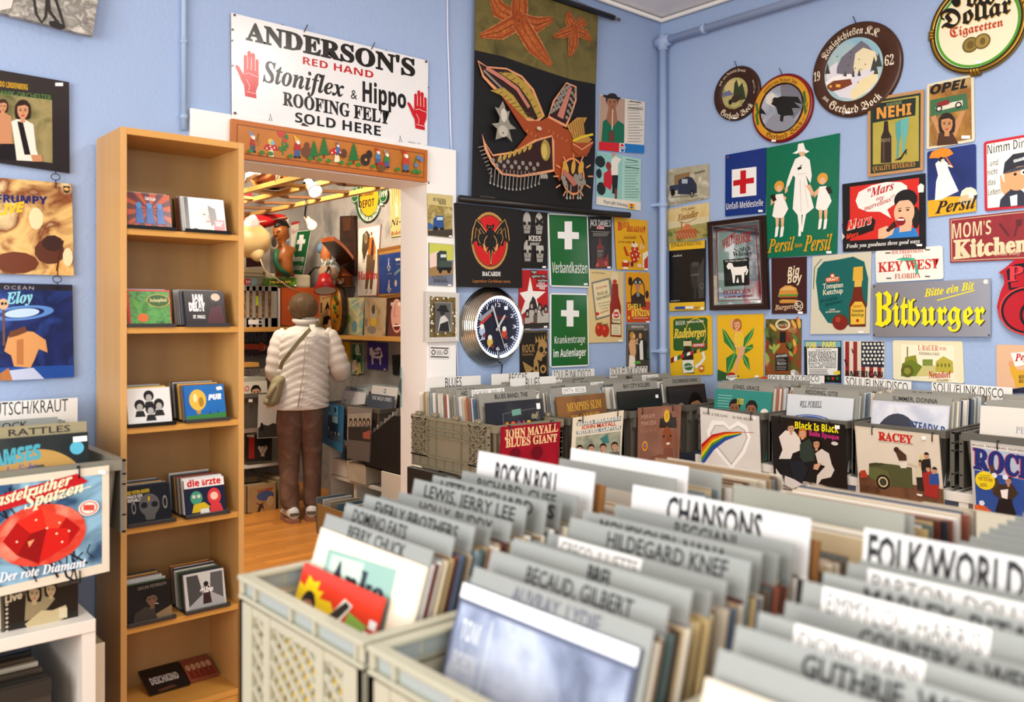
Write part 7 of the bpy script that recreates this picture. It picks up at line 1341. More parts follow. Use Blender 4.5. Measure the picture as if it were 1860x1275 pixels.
a = B('yellow tin sign with a black long necked figure under the birch ledge', D4, SB, (640, 1206, 728, 1206, 726, 1340, 640, 1336), 'e0b01c'); a.e('17130f', 680, 1240, 30, .5).l('17130f', 4, 676, 1270, 680, 1300).t('17130f', 'drew', 660, 1310, 705, 1310, 16, 's'); a.done()
a = B('green tin sign of two dalmatians under a speech bubble', E4, SB, (432, 140, 575, 150, 572, 500, 425, 508), '3c7a5c', edge='c9b98a'); a.inset('c9b98a', .002).inset('3c7a5c', .008).e('ece8de', 505, 225, 62, .8).p('ece8de', 515, 275, 545, 265, 540, 295)
for i in range(4): a.t(BK, ('WE GET IT', 'THE DOGS COME', 'TO US WE MAKE', 'NO BONES'), 470, 190 + i * 22, 540, 190 + i * 22, 9, 's') if False else a.t(BK, ('WE GET IT', 'THE DOGS COME', 'TO US WE MAKE', 'NO BONES')[i], 468, 190 + i * 22, 540, 190 + i * 22, 9, 's')
for x, y, s_, c in ((472, 370, 1.2, 'e0c0b0'), (525, 400, 1.0, 'd8c070')):
    a.p(c, x - 22 * s_, y + 120, x - 18 * s_, y - 20, x + 14 * s_, y - 30, x + 26 * s_, y + 90).e('1c1814', x, y - 50 * s_, 26 * s_, .8)
    for q in range(7): a.e('1c1814', x - 12 + (q * 17) % 28, y - 10 + q * 17, 8, n=7)
a.done()
a = B('purple tin sign of a spotted cow with white lettering', E4, SB, (620, 125, 852, 148, 850, 465, 618, 440), '3a2a7c/4a3a94/5', rd=.012); a.p('e4e0dc', 700, 230, 750, 190, 775, 210, 800, 300, 780, 320, 720, 300).p('e4dcd4', 645, 205, 675, 195, 690, 240, 770, 245, 780, 300, 778, 400, 765, 402, 760, 330, 690, 320, 688, 395, 672, 395, 668, 290, 648, 290).p('4a2c7c', 700, 235, 775, 230, 775, 295, 705, 300).t('f0ecf4', 'Milka', 696, 288, 762, 268, 34, 'I', .02).sticker(824, 452, 28, 16); a.done()
a = B('plain black board on the back room wall beside the door jamb', E4, SB, (905, 285, 1100, 275, 1100, 520, 915, 512), '26282a', name='wall_board', cat='board'); a.done()
# --- carved plank seat, little house, wood slice, lamps on the wall
t = empty('plank_seat', 'dark carved wooden wall seat with orange edged curved seat board', 'seat', at(628, 440, SB))
a = B('', E2, SB, (198, 385, 333, 380, 340, 960, 195, 960), '2e1a10', name='back_board', t=.03); a.p('4a2a14', 225, 400, 305, 400, 300, 520, 230, 530).e('2a160c', 265, 560, 36, .8).p('24120a', 200, 600, 335, 600, 335, 640, 198, 640); a.done(t)
q0, q1, q2, q3 = (at(E2[0] + x / E2[2], E2[1] + y / E2[2], PX(d)) for x, y, d in ((330, 810, -.60), (185, 875, -.62), (20, 640, -.95), (140, 622, -.93)))
m = MB(); A_, B_, C_, D_ = q0, q1, q2, q3
n = 8; up = []
for i in range(n + 1):
    f = i / n; bulge = Z * (.015 * sin(f * PI)); up.append((A_.lerp(D_, f) + bulge, B_.lerp(C_, f) + bulge))
for i in range(n): m.slab([up[i][0], up[i][1], up[i + 1][1], up[i + 1][0]], Z * .03, M('3a2010', .4), M('c8602a', .4))
m.build('seat_board', t)
hz = at(720 / D4[2] + D4[0], 858 / D4[2] + D4[1], SB); hy = hz.y
m = MB(); m.box((-.66, hy - .11, hz.z), (-.555, hy + .11, hz.z + .012), M('5a3418')).box((-.62, hy - .07, hz.z + .012), (-.56, hy + .07, hz.z + .09), M('8a4a24')).box((-.622, hy - .05, hz.z + .03), (-.62, hy - .01, hz.z + .07), M('e0c080')).box((-.622, hy + .015, hz.z + .03), (-.62, hy + .05, hz.z + .07), M('e0c080'))
m.slab([V((-.66, hy - .12, hz.z + .085)), V((-.66, hy, hz.z + .15)), V((-.66, hy + .12, hz.z + .085))], V((.1, 0, 0)), M('a8582c')); m.tube([(-.64, hy - .03, hz.z + .012), (-.64, hy - .03, hz.z + .05)], .01, M('e8e0d0'), 8).tube([(-.64, hy + .03, hz.z + .012), (-.64, hy + .03, hz.z + .05)], .01, M('b8281c'), 8)
tag(m.build('toy_house'), 'little wooden weather house on the back room wall', 'ornament')
pS = at(655 / D4[2] + D4[0], 1000 / D4[2] + D4[1], PY(2.62)); m = MB(); rr_ = 155 / D4[2] * (pS - CAM).dot(VD) / FX
axs = V((-.83, -.10, 0)).normalized(); vv = []; aa = axs.cross(Z).normalized()
def oval2(f, o): return [pS + axs * o + aa * (rr_ * .42 * f * cos(q)) + Z * (rr_ * f * sin(q)) for q in [i * PI / 16 for i in range(32)]]
vw = (CAM - pS); vw.z = 0; vw.normalize(); axs = (vw * .42 + V((-.9, .25, 0))).normalized(); aa = Z.cross(axs).normalized()
m.rings([oval2(1.06, -.02), oval2(1.06, .02)], M('4a3524/2a1c12/30', .8)).rings([oval2(.93, .021), oval2(.93, .0215)], M('d8901c', .5))
for q in range(6): c_ = pS + axs * .024 + Z * (.09 - q * .035) + aa * (.02 * sin(q * 2)); m.tube([c_, c_ + axs * .002], .026 - .002 * q, M(('4a7a2c', '6a4a1c', '3a6a30')[q % 3]), 8)
tag(m.build('wood_slice'), 'oval bark edged wood slice picture painted yellow', 'picture')
t = empty('wall_lamp', 'red enamel wall lamp hanging behind the person', 'lamp', at(590, 510, PX(-.6)))
c_ = at(568 / D4[2] + D4[0], 830 / D4[2] + D4[1], PX(-.85)); dr = (V((-.15, -.35, -1))).normalized(); m = MB(); m.lathe([(.022, .075), (.045, .06), (.055, .02), (.085, -.065), (.082, -.065), (.05, .02), (.02, .07)], M('a81c1c', .3), c_, -dr, 24, caps=False); m.build('lamp_shade', t)
m = MB(); m.lathe([(.078, -.06), (.001, -.055)], M('c9c4bc', .4), c_, -dr, 24, caps=False); m.build('reflector', t)
e_ = at(462 / D4[2] + D4[0], 800 / D4[2] + D4[1], PX(-.6)); m = MB(); m.tube([c_ - dr * .07, c_ - dr * .13 + V((.04, 0, 0)), c_.lerp(e_, .6) + Z * .10, e_ + Z * .03, e_], .009, M('2a2020', .3), 8); m.build('gooseneck', t)
m = MB(); m.lathe([(.04, 0), (.035, .02), (.001, .03)], M('5a1a1c', .3), e_, V((-1, 0, 0)), 16); m.build('wall_rose', t)
pts = [at(D4[0] + x / D4[2], D4[1] + y / D4[2], PX(-.62)) for x, y in ((455, 795), (462, 850), (475, 900), (500, 950), (530, 985))]
MB().tube(pts, .004, M('e8e0d0'), 6).build('cord', t)
c_ = at(590 / D4[2] + D4[0], 765 / D4[2] + D4[1], PX(-.75)); m = MB()
def blob(m, c, rx, ry, rz, mat, n=14, k=9): m.rings([[c + V((rx * cos(2 * PI * j / n) * sin(PI * i / k), ry * sin(2 * PI * j / n) * sin(PI * i / k), rz * cos(PI * i / k))) for j in range(n)] for i in range(1, k)], mat)
blob(m, c_, .075, .09, .07, M('a08468', .5)); blob(m, c_ + Z * .03 + V((.02, .01, 0)), .07, .085, .075, M('9aa09c/c8ccc4/30', .8)); blob(m, c_ + V((-.05, -.03, -.03)), .03, .035, .03, M('c8a088'))
for q in range(12): m.tube([c_ + V((.03 * cos(q), .05 * sin(q), .06)), c_ + V((.05 * cos(q), .09 * sin(q), .11))], [.014, .002], M('b8bcb4'), 6)
tag(m.build('plush_head'), 'grey and tan ornament head hanging above the red lamp', 'ornament')
m = MB(); c2 = at(575 / D4[2] + D4[0], 640 / D4[2] + D4[1], PX(-.7)); m.tube([c2 + Z * .1, c2, c2 - Z * .12], [.02, .045, .03], M('c8743c', .5), 10); blob(m, c2 + Z * .0 + V((-.03, .03, .04)), .03, .03, .04, M('6a94b4')); tag(m.build('hanging_puppet'), 'small orange and blue puppet hanging under the curved seat board', 'ornament')
a = B('sepia poster of a child in a tall hat behind the person', D4, SB, (535, 905, 632, 898, 625, 1135, 535, 1135), 'c8965a/d8ac70/5', name='poster', cat='poster'); a.p('1c1512', 568, 1000, 585, 945, 600, 1000).e('c88a5c', 586, 1012, 24, .8).p('241c18', 552, 1100, 560, 1050, 590, 1035, 618, 1060, 600, 1090).e('c88a5c', 600, 1085, 22, 1).l('8a3c24', 4, 550, 930, 610, 912).r('5a2c18', 540, 955, 550, 1020); a.done()

# --- wooden ladder under the ceiling with things lodged on it
LW = wood('b8823c', 'd8a858', 'Y', 14); DW = wood('5a3818', '7a4c20', 'X', 14)
t = empty('wooden_ladder', 'pale wooden ladder hung flat under the back room ceiling', 'ladder', V((-1.2, 2.2, 2.22)))
zr = 2.21
for x in (-1.65, -1.44, -1.08): MB().box((x - .02, .6, zr - .014), (x + .02, 3.36, zr + .014), LW).build('rail', t)
for i in range(7):
    y = .9 + i * .38; MB().bar((-1.65, y, zr + .004), (-1.44, y, zr + .004), .09, .014, LW).build('rung', t)
    m = MB(); m.bar((-1.44, y + .05, zr + .01), (-1.26, y + .24, zr + .02), .04, .018, DW).bar((-1.26, y + .24, zr + .02), (-1.08, y + .05, zr + .01), .04, .018, DW); m.build('brace', t)
for x, y in ((-1.65, .8), (-1.08, .8), (-1.65, 3.1), (-1.08, 3.1)): MB().tube([(x, y, zr + .03), (x, y, H)], .003, M('8a8a88', .3, .7), 6).build('hanger_wire', t)
c_ = V((-1.52, 1.95, 2.225)); m = MB(); m.lathe([(.05, .0), (.12, .02), (.16, .09), (.165, .17), (.175, .175), (.16, .178), (.15, .09), (.001, .02)], M('c89080', .25, .9), c_, Z, 28, caps=False); tag(m.build('copper_pot'), 'pinkish copper pot lying on the wooden ladder', 'pot')
m = MB(); m.box((-1.62, 2.62, 2.224), (-1.36, 2.72, 2.30), M('d8d4cc')); m.box((-1.622, 2.618, 2.262), (-1.358, 2.722, 2.302), M('b01c20')); tag(m.build('carton'), 'red and white carton lodged on the wooden ladder', 'box')
m = MB(); q0_, q1_ = at(447, 330, PX(-1.68)), at(462, 308, PX(-1.68)); m.tube([q0_, q1_], .014, M('dcdcda', .35), 10).bar(q1_ - YA * .05 - Z * .02, q1_ + YA * .09 - Z * .03, .04, .03, M('dcdcda', .35)); tag(m.build('clamp_light'), 'white clamp fitting hooked on the ladder end', 'lamp')
m = MB(); q0_, q1_ = at(503, 330, PX(-1.66)), at(508, 310, PX(-1.66)); m.tube([q0_, q1_], .012, M('dcdcda', .35), 10); tag(m.build('tube_holder'), 'short white metal tube beside the copper pot', 'tube')
def spot(lb, gx, gy, hx, hy, pl, head_c, power, glow, s_=1.0):
    P0, P1 = at(gx, gy, pl), at(hx, hy, pl); t = empty('spot_lamp', lb, 'lamp', P0)
    d = V((.25, -.18, -1.0)).normalized() if s_ > 1 else V((.10, -.10, -1.0)).normalized()
    d = (at(hx + 12, hy + 16, pl) - P1).normalized() * .8 + V((0, -.1, -.1)); d.normalize()
    mid = P0.lerp(P1, .5) + V((-.03, 0, -.01))
    MB().tube([P0 + Z * .05, P0, mid, P1 - d * .10 * s_], .008 * s_, M('1c1c1c', .3), 8).build('gooseneck', t)
    MB().lathe([(.001, -.11 * s_), (.022 * s_, -.108 * s_), (.024 * s_, -.05 * s_), (.034 * s_, -.02 * s_), (.044 * s_, .02 * s_), (.041 * s_, .02 * s_), (.03 * s_, -.02 * s_)], head_c, P1, d, 22, caps=False).build('lamp_head', t)
    b = MB(); b.lathe([(.001, .022 * s_), (.02 * s_, .019 * s_), (.032 * s_, .008 * s_), (.026 * s_, -.012 * s_)], M('fff0d8', .3, em=glow), P1, d, 20, caps=False); tag(b.build('bulb', t), 'lit bulb', None)
    l = lamp('spot_light', 'SPOT', P1 + d * .06 * s_, power, (1, .82, .6), P1 + d * 2, spot_size=rad(110), spot_blend=.5, shadow_soft_size=.03)
spot('white spot lamp on a black gooseneck hanging from the ladder, lit', 551, 316, 571, 345, PX(-1.48), M('dcdcda', .3), 16, 9, 1.05)
spot('small lit spot lamp with frosted shade hanging lower from the ladder', 556, 372, 566, 408, PX(-1.12), M('e0d4bc', .3), 8, 5, .9)
# --- left part: back wall
t = empty('globe_lamp', 'big cream globe pendant lamp beside the bookcase', 'lamp', at(455, 440, PY(2.7)))
c_ = at(455, 437, PY(2.7)); kk = (c_ - CAM).dot(VD) / FX
m = MB(); m.lathe([(.02, -.11), (.08, -.10), (.13, -.06), (.145, -.01), (.135, .05), (.09, .10), (.03, .12), (.001, .122)], M('d8b87c', .35), c_, V((-.25, -.45, .86)), 30); m.build('lamp_shade', t)
m = MB(); m.lathe([(.055, .0), (.058, .03), (.038, .07), (.02, .09), (.001, .09)], M('e0c48c', .35), c_ + V((.01, -.06, -.07)), V((.1, -.5, -.86)), 22); m.build('cap', t)
m = MB(); m.tube([c_ + V((0.02, -.12, -.14)), c_ + V((.06, -.10, -.22)), c_ + V((.3, 0, -.33)), c_ + V((.52, .2, -.38))], .005, M('d8c49a'), 6); m.build('cord', t)
m = MB(); m.lathe([(.07, -.05), (.05, .03), (.02, .06), (.001, .07)], M('e8e8ea', .25), c_ + V((0, -.02, .12)), V((.2, -.2, 1)), 20); m.build('glass_cup', t)
m = MB(); cc = at(470, 403, PY(3.0)); m.rings([[cc + V((u_ * .24, .07 * cos(q) * (1 - u_ * u_) ** .5 + .0, .055 * (1 - u_ * u_) ** .5 * sin(q) + u_ * .05)) for q in [j * PI / 6 for j in range(12)]] for u_ in [-.98 + i * .1633 for i in range(13)]], M('b81a20', .4)); m.tube([cc + V((-.2, -.08, -.05)), cc + V((.22, -.05, .05))], .006, M('d8b88a'), 6); tag(m.build('toy_boat'), 'red model boat hull hanging under the ladder', 'ornament')
for lb, c, base, fn in (('faded brown poster with an oval, left of the carved bust', (215, 440, 268, 425, 268, 636, 215, 640), '8a7a64/a89a84/10', lambda a: a.e('d8d0c0', 240, 560, 50, .6, inner=.85).e('4a4038', 240, 565, 34, .5)),
                   ('white advertising card behind the head of the carved bust', (275, 415, 334, 408, 334, 610, 275, 612), 'd8d0c0', lambda a: a.e('c8902c', 298, 445, 20, .6, inner=.7).l('b8281c', 6, 290, 470, 325, 480).p('3a6aa8', 322, 560, 334, 556, 334, 600, 322, 604)),
                   ('white and red soda card behind the green aid sign', (350, 440, 400, 430, 400, 700, 350, 700), 'd4ccbc', lambda a: a.p('b82a24', 350, 440, 400, 430, 400, 445, 350, 458).t('b82a24', 'Dora', 352, 515, 396, 500, 34, 'S')),
                   ('white board with a dark red square above the radio', (40, 510, 215, 505, 215, 790, 40, 790), 'd0ccc4', lambda a: a.p('3a0a12', 60, 665, 162, 655, 162, 722, 60, 728))):
    a = B(lb, D4, BB, c, base, name='poster', cat='poster'); fn(a); a.done()
a = B('green first aid sign propped behind the carved bust', D4, PY(3.05), (385, 494, 480, 487, 428, 784, 345, 786), '155a2c', name='enamel_sign', t=.006, edge='d8d8d0'); a.inset('e0e0d8', .002).inset('155a2c', .006); a.p('e4e2da', 403, 520, 432, 518, 428, 548, 442, 547, 438, 575, 424, 576, 416, 622, 396, 622, 404, 578, 384, 580, 390, 552, 400, 550).t('e4e2da', 'Krankentrage', 336, 692, 434, 688, 36, 's', -.02).t('e4e2da', 'im Außenlager', 336, 748, 428, 745, 36, 's', -.02); a.done()
# carved bust
pb = at(D4[0] + 305 / D4[2], D4[1] + 784 / D4[2], PY(2.92)); kb = (pb - CAM).dot(VD) / FX / D4[2]
t = empty('carved_bust', 'carved wooden bust of a man with a black mohawk and green sash', 'sculpture', pb)
def bp(x, y, d=0): return at(D4[0] + x / D4[2], D4[1] + y / D4[2], PY(2.92 + d))
WO = M('8a4a18/a8622a/12', .35); m = MB()
def ringb(x, y, hw, dp, tilt=0): c_ = bp(x, y); u_ = RD; return [c_ + u_ * (hw * kb * cos(q)) + VD * (dp * kb * sin(q)) + Z * tilt * kb * cos(q) for q in [j * PI / 9 for j in range(18)]]
m.rings([ringb(310, 785, 62, 50), ringb(300, 720, 56, 55), ringb(300, 660, 62, 62), ringb(310, 615, 62, 60), ringb(308, 592, 40, 45), ringb(292, 575, 27, 30), ringb(290, 555, 30, 34), ringb(286, 530, 44, 50), ringb(284, 505, 50, 56), ringb(286, 480, 48, 54), ringb(288, 464, 34, 40), ringb(288, 456, 12, 14)], WO)
m.rings([ringb(350, 640, 20, 20), ringb(360, 615, 24, 24), ringb(352, 598, 16, 16), ringb(345, 594, 4, 4)], WO)
c_ = bp(238, 520, -.06); m.tube([bp(258, 498, -.09), bp(246, 520, -.1), bp(252, 528, -.09)], [.012, .02, .012], WO, 8); m.tube([bp(240, 500, -.10), bp(275, 495, -.10)], .010, WO, 8); m.tube([bp(250, 545, -.09), bp(275, 546, -.09)], .010, WO, 8); blob(m, bp(322, 522), .02, .03, .035, WO)
m.build('body', t)
m = MB(); m.rings([ringb(288, 462, 34, 46), ringb(285, 452, 28, 40), ringb(282, 456, 20, 30)], M('1a1410')); m.tube([bp(255, 470, -.03), bp(275, 448), bp(305, 452), bp(328, 478)], [.02, .03, .035, .02], M('1a1410'), 8); m.build('mohawk', t)
m = MB(); m.tube([bp(258, 615, -.11), bp(248, 690, -.12), bp(275, 740, -.12), bp(335, 782, -.1)], .022, M('1d5a3c'), 8); m.build('sash', t)
# shelf with radio, signs, record cases
zt = at(470, 594, PY(2.85)).z; SWD = wood('b8823c', 'd8a050', 'X', 12)
m = MB(); m.box((-2.6, 2.85, zt - .035), (-.9, 3.39, zt - .0), SWD); tag(m.build('wall_shelf'), 'upper birch wall shelf with cases behind the person', 'shelf')
z2 = at(470, 520, PY(2.85)).z
t = empty('record_case', 'grey slotted record case with leopard print lining on the upper shelf', 'case', V((-1.75, 3.0, zt)))
a_, b_ = at(430, 523, PY(2.86)), at(504, 523, PY(2.86)); GC = M('9a948a', .5); m = MB(); m.box((a_.x - .1, 2.86, zt), (b_.x, 2.872, z2), GC) if 0 else None
hh = z2 - zt; m.box((a_.x - .1, 2.875, zt), (b_.x, 3.2, z2), M('2a2018/b87a3c/1a1410/d8a058/45'))
m.build('lining', t); m = MB(); sl = [at(D4[0] + x / D4[2], 550, PY(2.86)).x for x in (45, 63, 82, 102, 122, 142, 162, 182, 202, 222)]
m.box((a_.x - .1, 2.86, zt), (b_.x, 2.872, zt + hh * .22), GC).box((a_.x - .1, 2.86, z2 - hh * .11), (b_.x, 2.872, z2), GC).box((sl[9], 2.86, zt), (b_.x, 2.872, z2), GC).box((b_.x - .004, 2.86, zt), (b_.x + .004, 3.2, z2), GC).box((a_.x - .1, 2.86, z2), (b_.x, 3.2, z2 + .005), GC)
for i in (1, 3, 5, 7): m.box((sl[i], 2.86, zt), (sl[i + 1], 2.872, z2), GC)
m.build('front', t); m = MB(); q = at(465, 604 - 20, PY(2.858)); m.box((q.x - .06, 2.856, zt + .02), (q.x + .05, 2.86, zt + .055), M('e8e4da')).box((q.x + .02, 2.8555, zt + .025), (q.x + .045, 2.8561, zt + .05), M('3a3c44')); m.build('name_plate', t)
q = at(467, 545, PY(2.871)); MB().box((q.x - .012, 2.868, q.z - .04), (q.x + .018, 2.8745, q.z + .03), M('c8d820')).build('sticky_note', t)
a = B('plain orange brown board standing on the upper shelf behind the person', D4, PY(2.9), (290, 858, 532, 858, 530, 1120, 290, 1100), 'a8481c', name='folder_board', cat='board', t=.03); a.done()
m = MB(); q = at(500, 545, PY(2.9)); m.box((q.x + .0, 2.88, zt), (q.x + .03, 3.2, z2 - .01), M('c9c4bc')); tag(m.build('magazine'), 'pale magazine between the slotted case and the orange board', 'magazine')
z3 = z2 + .005
a = B('green tin sign with black oval and yellow letters on top of the slotted case', D4, PY(2.9), (175, 798, 385, 795, 383, 850, 173, 850), '5c8a24', t=.006); a.inset('3a5a14', .003).inset('5c8a24', .005).e('14120f', 278, 824, 19, 4.1).t('e8d84a', 'PALMOLIVE', 212, 832, 346, 830, 16, 's', .02).sticker(376, 845, 12, 8); a.done()
a = B('pale blue and red sign cut by the bookcase, beside the green soap sign', D4, PY(2.9), (20, 800, 130, 798, 128, 845, 20, 845), '8fb4bc', t=.006); a.p('c8302a', 30, 804, 92, 802, 92, 840, 30, 840).t(WH, 'te', 58, 832, 88, 830, 22, 's'); a.done()
m = MB(); c0, c1 = at(440, 507, PY(3.05)), at(560, 512, PY(3.05)); m.box((c0.x - .1, 3.0, c0.z - .06), (c1.x, 3.3, c0.z + .05), M('d0c4a4', .5)); tag(m.build('roll_box', bevel=.02), 'long cream rounded case behind the tin signs', 'case')
m = MB(); q0, q1 = at(436, 500, PY(2.95)), at(484, 500, PY(2.95)); zz = at(470, 502, PY(2.95)).z; m.box((q0.x - .1, 2.95, zz), (q1.x, 3.1, zz + .05), M('d8c89a', .4)).box((q0.x - .1, 2.948, zz + .02), (q1.x - .02, 2.95, zz + .025), M('7a6a4a')).box((q1.x - .03, 2.946, zz + .01), (q1.x - .01, 2.95, zz + .04), M('8a7a58')); tag(m.build('radio'), 'small cream radio on the long cream case', 'radio')
# blue note board and lower shelf
a = B('dark jazz poster board with an orange arrow below the upper shelf', D4, PY(3.3), (30, 1128, 300, 1130, 300, 1290, 30, 1290), '2c2c30', name='poster', cat='poster'); a.t('4a4c5c', 'blue', 40, 1205, 195, 1200, 72, 's', .03).p('c8502c', 40, 1220, 150, 1222, 150, 1206, 212, 1242, 150, 1272, 150, 1258, 40, 1256).t('e8d8c8', 'J A Z Z', 170, 1256, 300, 1256, 26, 'n').t('4a2a3c', 'note', 40, 1300, 150, 1296, 40, 's', .02); a.done()
zl = at(470, 666, PY(2.85)).z; m = MB(); m.box((-2.6, 2.85, zl), (-1.2, 3.39, zl + .03), SWD); tag(m.build('wall_shelf'), 'lower birch wall shelf above the pop and rock crate', 'shelf')
# crate and shelves at left
unit('white shelf unit behind the person at the far left', (-2.35, 2.68, 0), (-.98, 3.3, .595), n=2, shelf=.30)
lid_crate('grey lidded crate of pop and rock records behind the person', V((-1.36, 2.62, .599)), XA, YA, W=.345, L=.57); lid_crate('grey lidded crate beside the bookcase in the back room', V((-1.78, 2.62, .599)), XA, YA, W=.345, L=.57)
bl = Row(V((-1.36, 2.65, .615)), XA, YA, .5, 8, 2, where='record in the pop and rock crate', group='records in the pop and rock crate')
bl.cover(.02, 'cream record sleeve with red lettering and a man in a suit', 'c9c2b2', lambda a: a.t('b8281c', 'METRO', 18, 24, 56, 22, 13, 'n', .02).head(72, 26, 15, 'c09070', '1c1612').p('1c1a1c', 46, 100, 54, 54, 72, 44, 92, 54, 98, 100).p(WH, 68, 46, 76, 46, 73, 66))
for q in range(5): bl.card(.05 + q * .09, ('', 'MIDLER BETTE', 'MOODY', 'MUD', '')[q], c='9a978c', strip=q == 1, label='grey divider card in the pop and rock crate', group='dividers in the pop and rock crate')
for q in range(18): bl.rec(.06 + q * .024, stuff=packed)
header('white header card lettered P/Rock in the back room', PY(3.18), E5, 52, 45, 232, 38, 'P/ROCK', (56, 88, 182, 78, 36))
a = Sign('record_sleeve', 'white record sleeve with figures in silhouette hung on the pop and rock crate', 'record', E5, PY(2.595), (170, 240, 330, 236, 318, 570, 160, 580), 'c8c4bc', t=.005, gap=0); a.p('3a3632', 164, 500, 200, 470, 240, 480, 280, 460, 320, 470, 316, 566, 162, 576).p('1c1a1a', 180, 520, 184, 460, 200, 456, 208, 520).t('b8283c', 'the', 236, 268, 262, 266, 14, 'I').t('b8283c', 'kinks', 216, 300, 262, 296, 20, 's'); a.done()
for lb, c, base, fn in (('record sleeve of a pale singer in the open shelf of the back room', (78, 550, 272, 548, 270, 750, 76, 752), '2a2622', lambda a: a.p('c8c0b0', 78, 552, 135, 548, 135, 570, 78, 566).r('a02a24', 92, 570, 136, 735).head(200, 650, 50, 'b8a898', '1c1816').e('1c1816', 205, 605, 34, 1.6)),):
    a = Sign('record_sleeve', lb, 'record', E5, PY(2.70), c, base, t=.01, gap=0); fn(a); a.done()
def bx(F, x, y, pl): return at(F[0] + x / F[2], F[1] + y / F[2], pl)
q0, q1 = bx(E5, 76, 1165, PY(2.58)), bx(E5, 308, 1135, PY(2.58)); zt_ = bx(E5, 90, 945, PY(2.58)).z
t = empty('cardboard_box', 'open cardboard box with a comic cover picture on the floor by the bookcase', 'box', V(((q0.x + q1.x) / 2, 2.7, 0)))
m = MB(); cb = M('a88a5c/b89a6c/8', .8); x0_, x1_ = q0.x, q1.x
for lo, hi in (((x0_, 2.58, 0), (x1_, 2.585, zt_)), ((x0_, 2.9, 0), (x1_, 2.905, zt_)), ((x0_, 2.58, 0), (x0_ + .005, 2.9, zt_)), ((x1_ - .005, 2.58, 0), (x1_, 2.9, zt_)), ((x0_, 2.58, 0), (x1_, 2.9, .005))): m.box(lo, hi, cb)
a = Art(m, E5, PY(2.579), rough=.7); a.p('b8905a', 120, 985, 300, 950, 300, 1130, 120, 1160).t('a8341c', 'STURM', 160, 1000, 275, 975, 20, 's', .03).e('4a5a8a', 220, 1020, 40, 1.8, n=10).p('4a2c1c', 155, 1150, 175, 1085, 200, 1080, 215, 1140, 195, 1110, 175, 1150).l('4a2c1c', 6, 150, 1080, 180, 1090, 215, 1070).e('c8a878', 260, 1060, 40, .8, n=9); m.build('carton', t)
for k, c in enumerate(('c8b48a', '8a7458', 'd8ccb0', '5a4a3a')): MB().box((x0_ + .02, 2.62 + k * .05, .006), (x1_ - .02, 2.65 + k * .05, zt_ - .02), M(c)).build('contents', t)
m = MB(); m.box((x1_ + .02, 2.58, 0), (x1_ + .09, 2.9, zt_ + .02), M('9a8a6c')); tag(m.build('cardboard_box'), 'narrow worn box beside the comic cardboard box', 'box')
# bins on the right
FS = PX(-1.0)
unit('white shelf unit under the crates on the back room right wall', (-.97, 1.49, 0), (-.57, 2.22, .545), axis='y', n=2, shelf=.26)
for yy, lb in ((2.03, 'grey lidded crate behind the blue door sleeve'), (1.68, 'grey lidded crate behind the sleeve of five men')): lid_crate(lb, V((-.975, yy, .549)), UB, XA, W=.322, L=.40, flaps=(0, 0))
br = [Row(V((-.95, yy, .565)), UB, XA, .36, 12, 4, where=w_, group=g_) for yy, w_, g_ in ((2.03, 'record in the crate behind the blue door sleeve', 'records behind the blue door sleeve'), (1.68, 'record in the crate behind the sleeve of five men', 'records behind the sleeve of five men'))]
br[0].cover(.02, 'white line drawing record sleeve behind the blue door sleeve', 'dcdadc', lambda a: a.l('8a8890', 1, 40, 90, 38, 30, 50, 20, 60, 90).l('8a8890', 1, 20, 90, 24, 40).lines('5a585c', 8, 22, 22, 60, 6, 2))
br[1].cover(.02, 'grey blue record sleeve with a yellow ring round a portrait', '4a5262', lambda a: a.t('c8ccd4', 'THE WILD ONES', 14, 12, 90, 12, 8, 's').e('e0c81c', 48, 56, 26, .7).e('6a5a5c', 48, 58, 20, .65).head(48, 58, 12, 'c89878', '2a1c16').t('d8c83a', 'SUZI Q', 6, 68, 32, 66, 10, 's'))
br[0].card(.04, 'PARSONS, ALAN', c='a4aeb0', x0=20, cap=6, label='pale divider card with hand lettering behind the white line drawing sleeve')
br[1].card(.04, 'O', c='dcdcdc', x0=48, cap=8, yb=12, h=.37, label='white divider card lettered O')
for r_, nm_ in zip(br, ('blue door sleeve', 'five men sleeve')):
    for q, tx_ in enumerate(('PETTY, TOM', 'PINK', 'POLICE', '', 'QUEEN')): r_.card(.10 + q * .052, tx_, c='a4aeb0', x0=20 + q * 6, cap=6, shift=RND.uniform(-.01, .01), label='pale divider card further back in the %s crate' % nm_, group='pale dividers in the %s crate' % nm_)
    for q in range(20): r_.rec(.05 + q * .0145, stuff=packed)
a = Sign('record_sleeve', 'blue record sleeve of a painted door hung on the crate by the person', 'record', E4, FS, (88, 808, 348, 880, 330, 1420, 102, 1300), '3a7aa8', t=.005, gap=0); a.p('2a5c84/4a8ab4/4', 95, 815, 345, 885, 328, 1410, 105, 1300).p('5aa0c8', 165, 850, 280, 880, 280, 990, 165, 965).p('22384c', 165, 980, 285, 1010, 280, 1280, 160, 1240).e('2a3c54', 250, 920, 34, .8).p('2a3c54', 172, 880, 190, 878, 190, 945, 175, 940).p('8ab8c8', 215, 985, 278, 1000, 278, 1080, 215, 1062)
for x, y in ((175, 1130), (210, 1180), (250, 1190), (290, 1200)): a.e('c8b8a8', x, y, 16, .8, n=9).p('4a5a6a', x - 18, y + 80, x - 14, y + 18, x + 14, y + 18, x + 18, y + 90)
a.done()
a = Sign('record_sleeve', 'grey record sleeve of five long haired men hung next to the blue door sleeve', 'record', D5, FS, (712, 488, 870, 505, 855, 850, 708, 825), '8a8480', t=.005, gap=0); a.p('a09a90/b8b0a0/5', 716, 540, 866, 530, 862, 610, 714, 620)
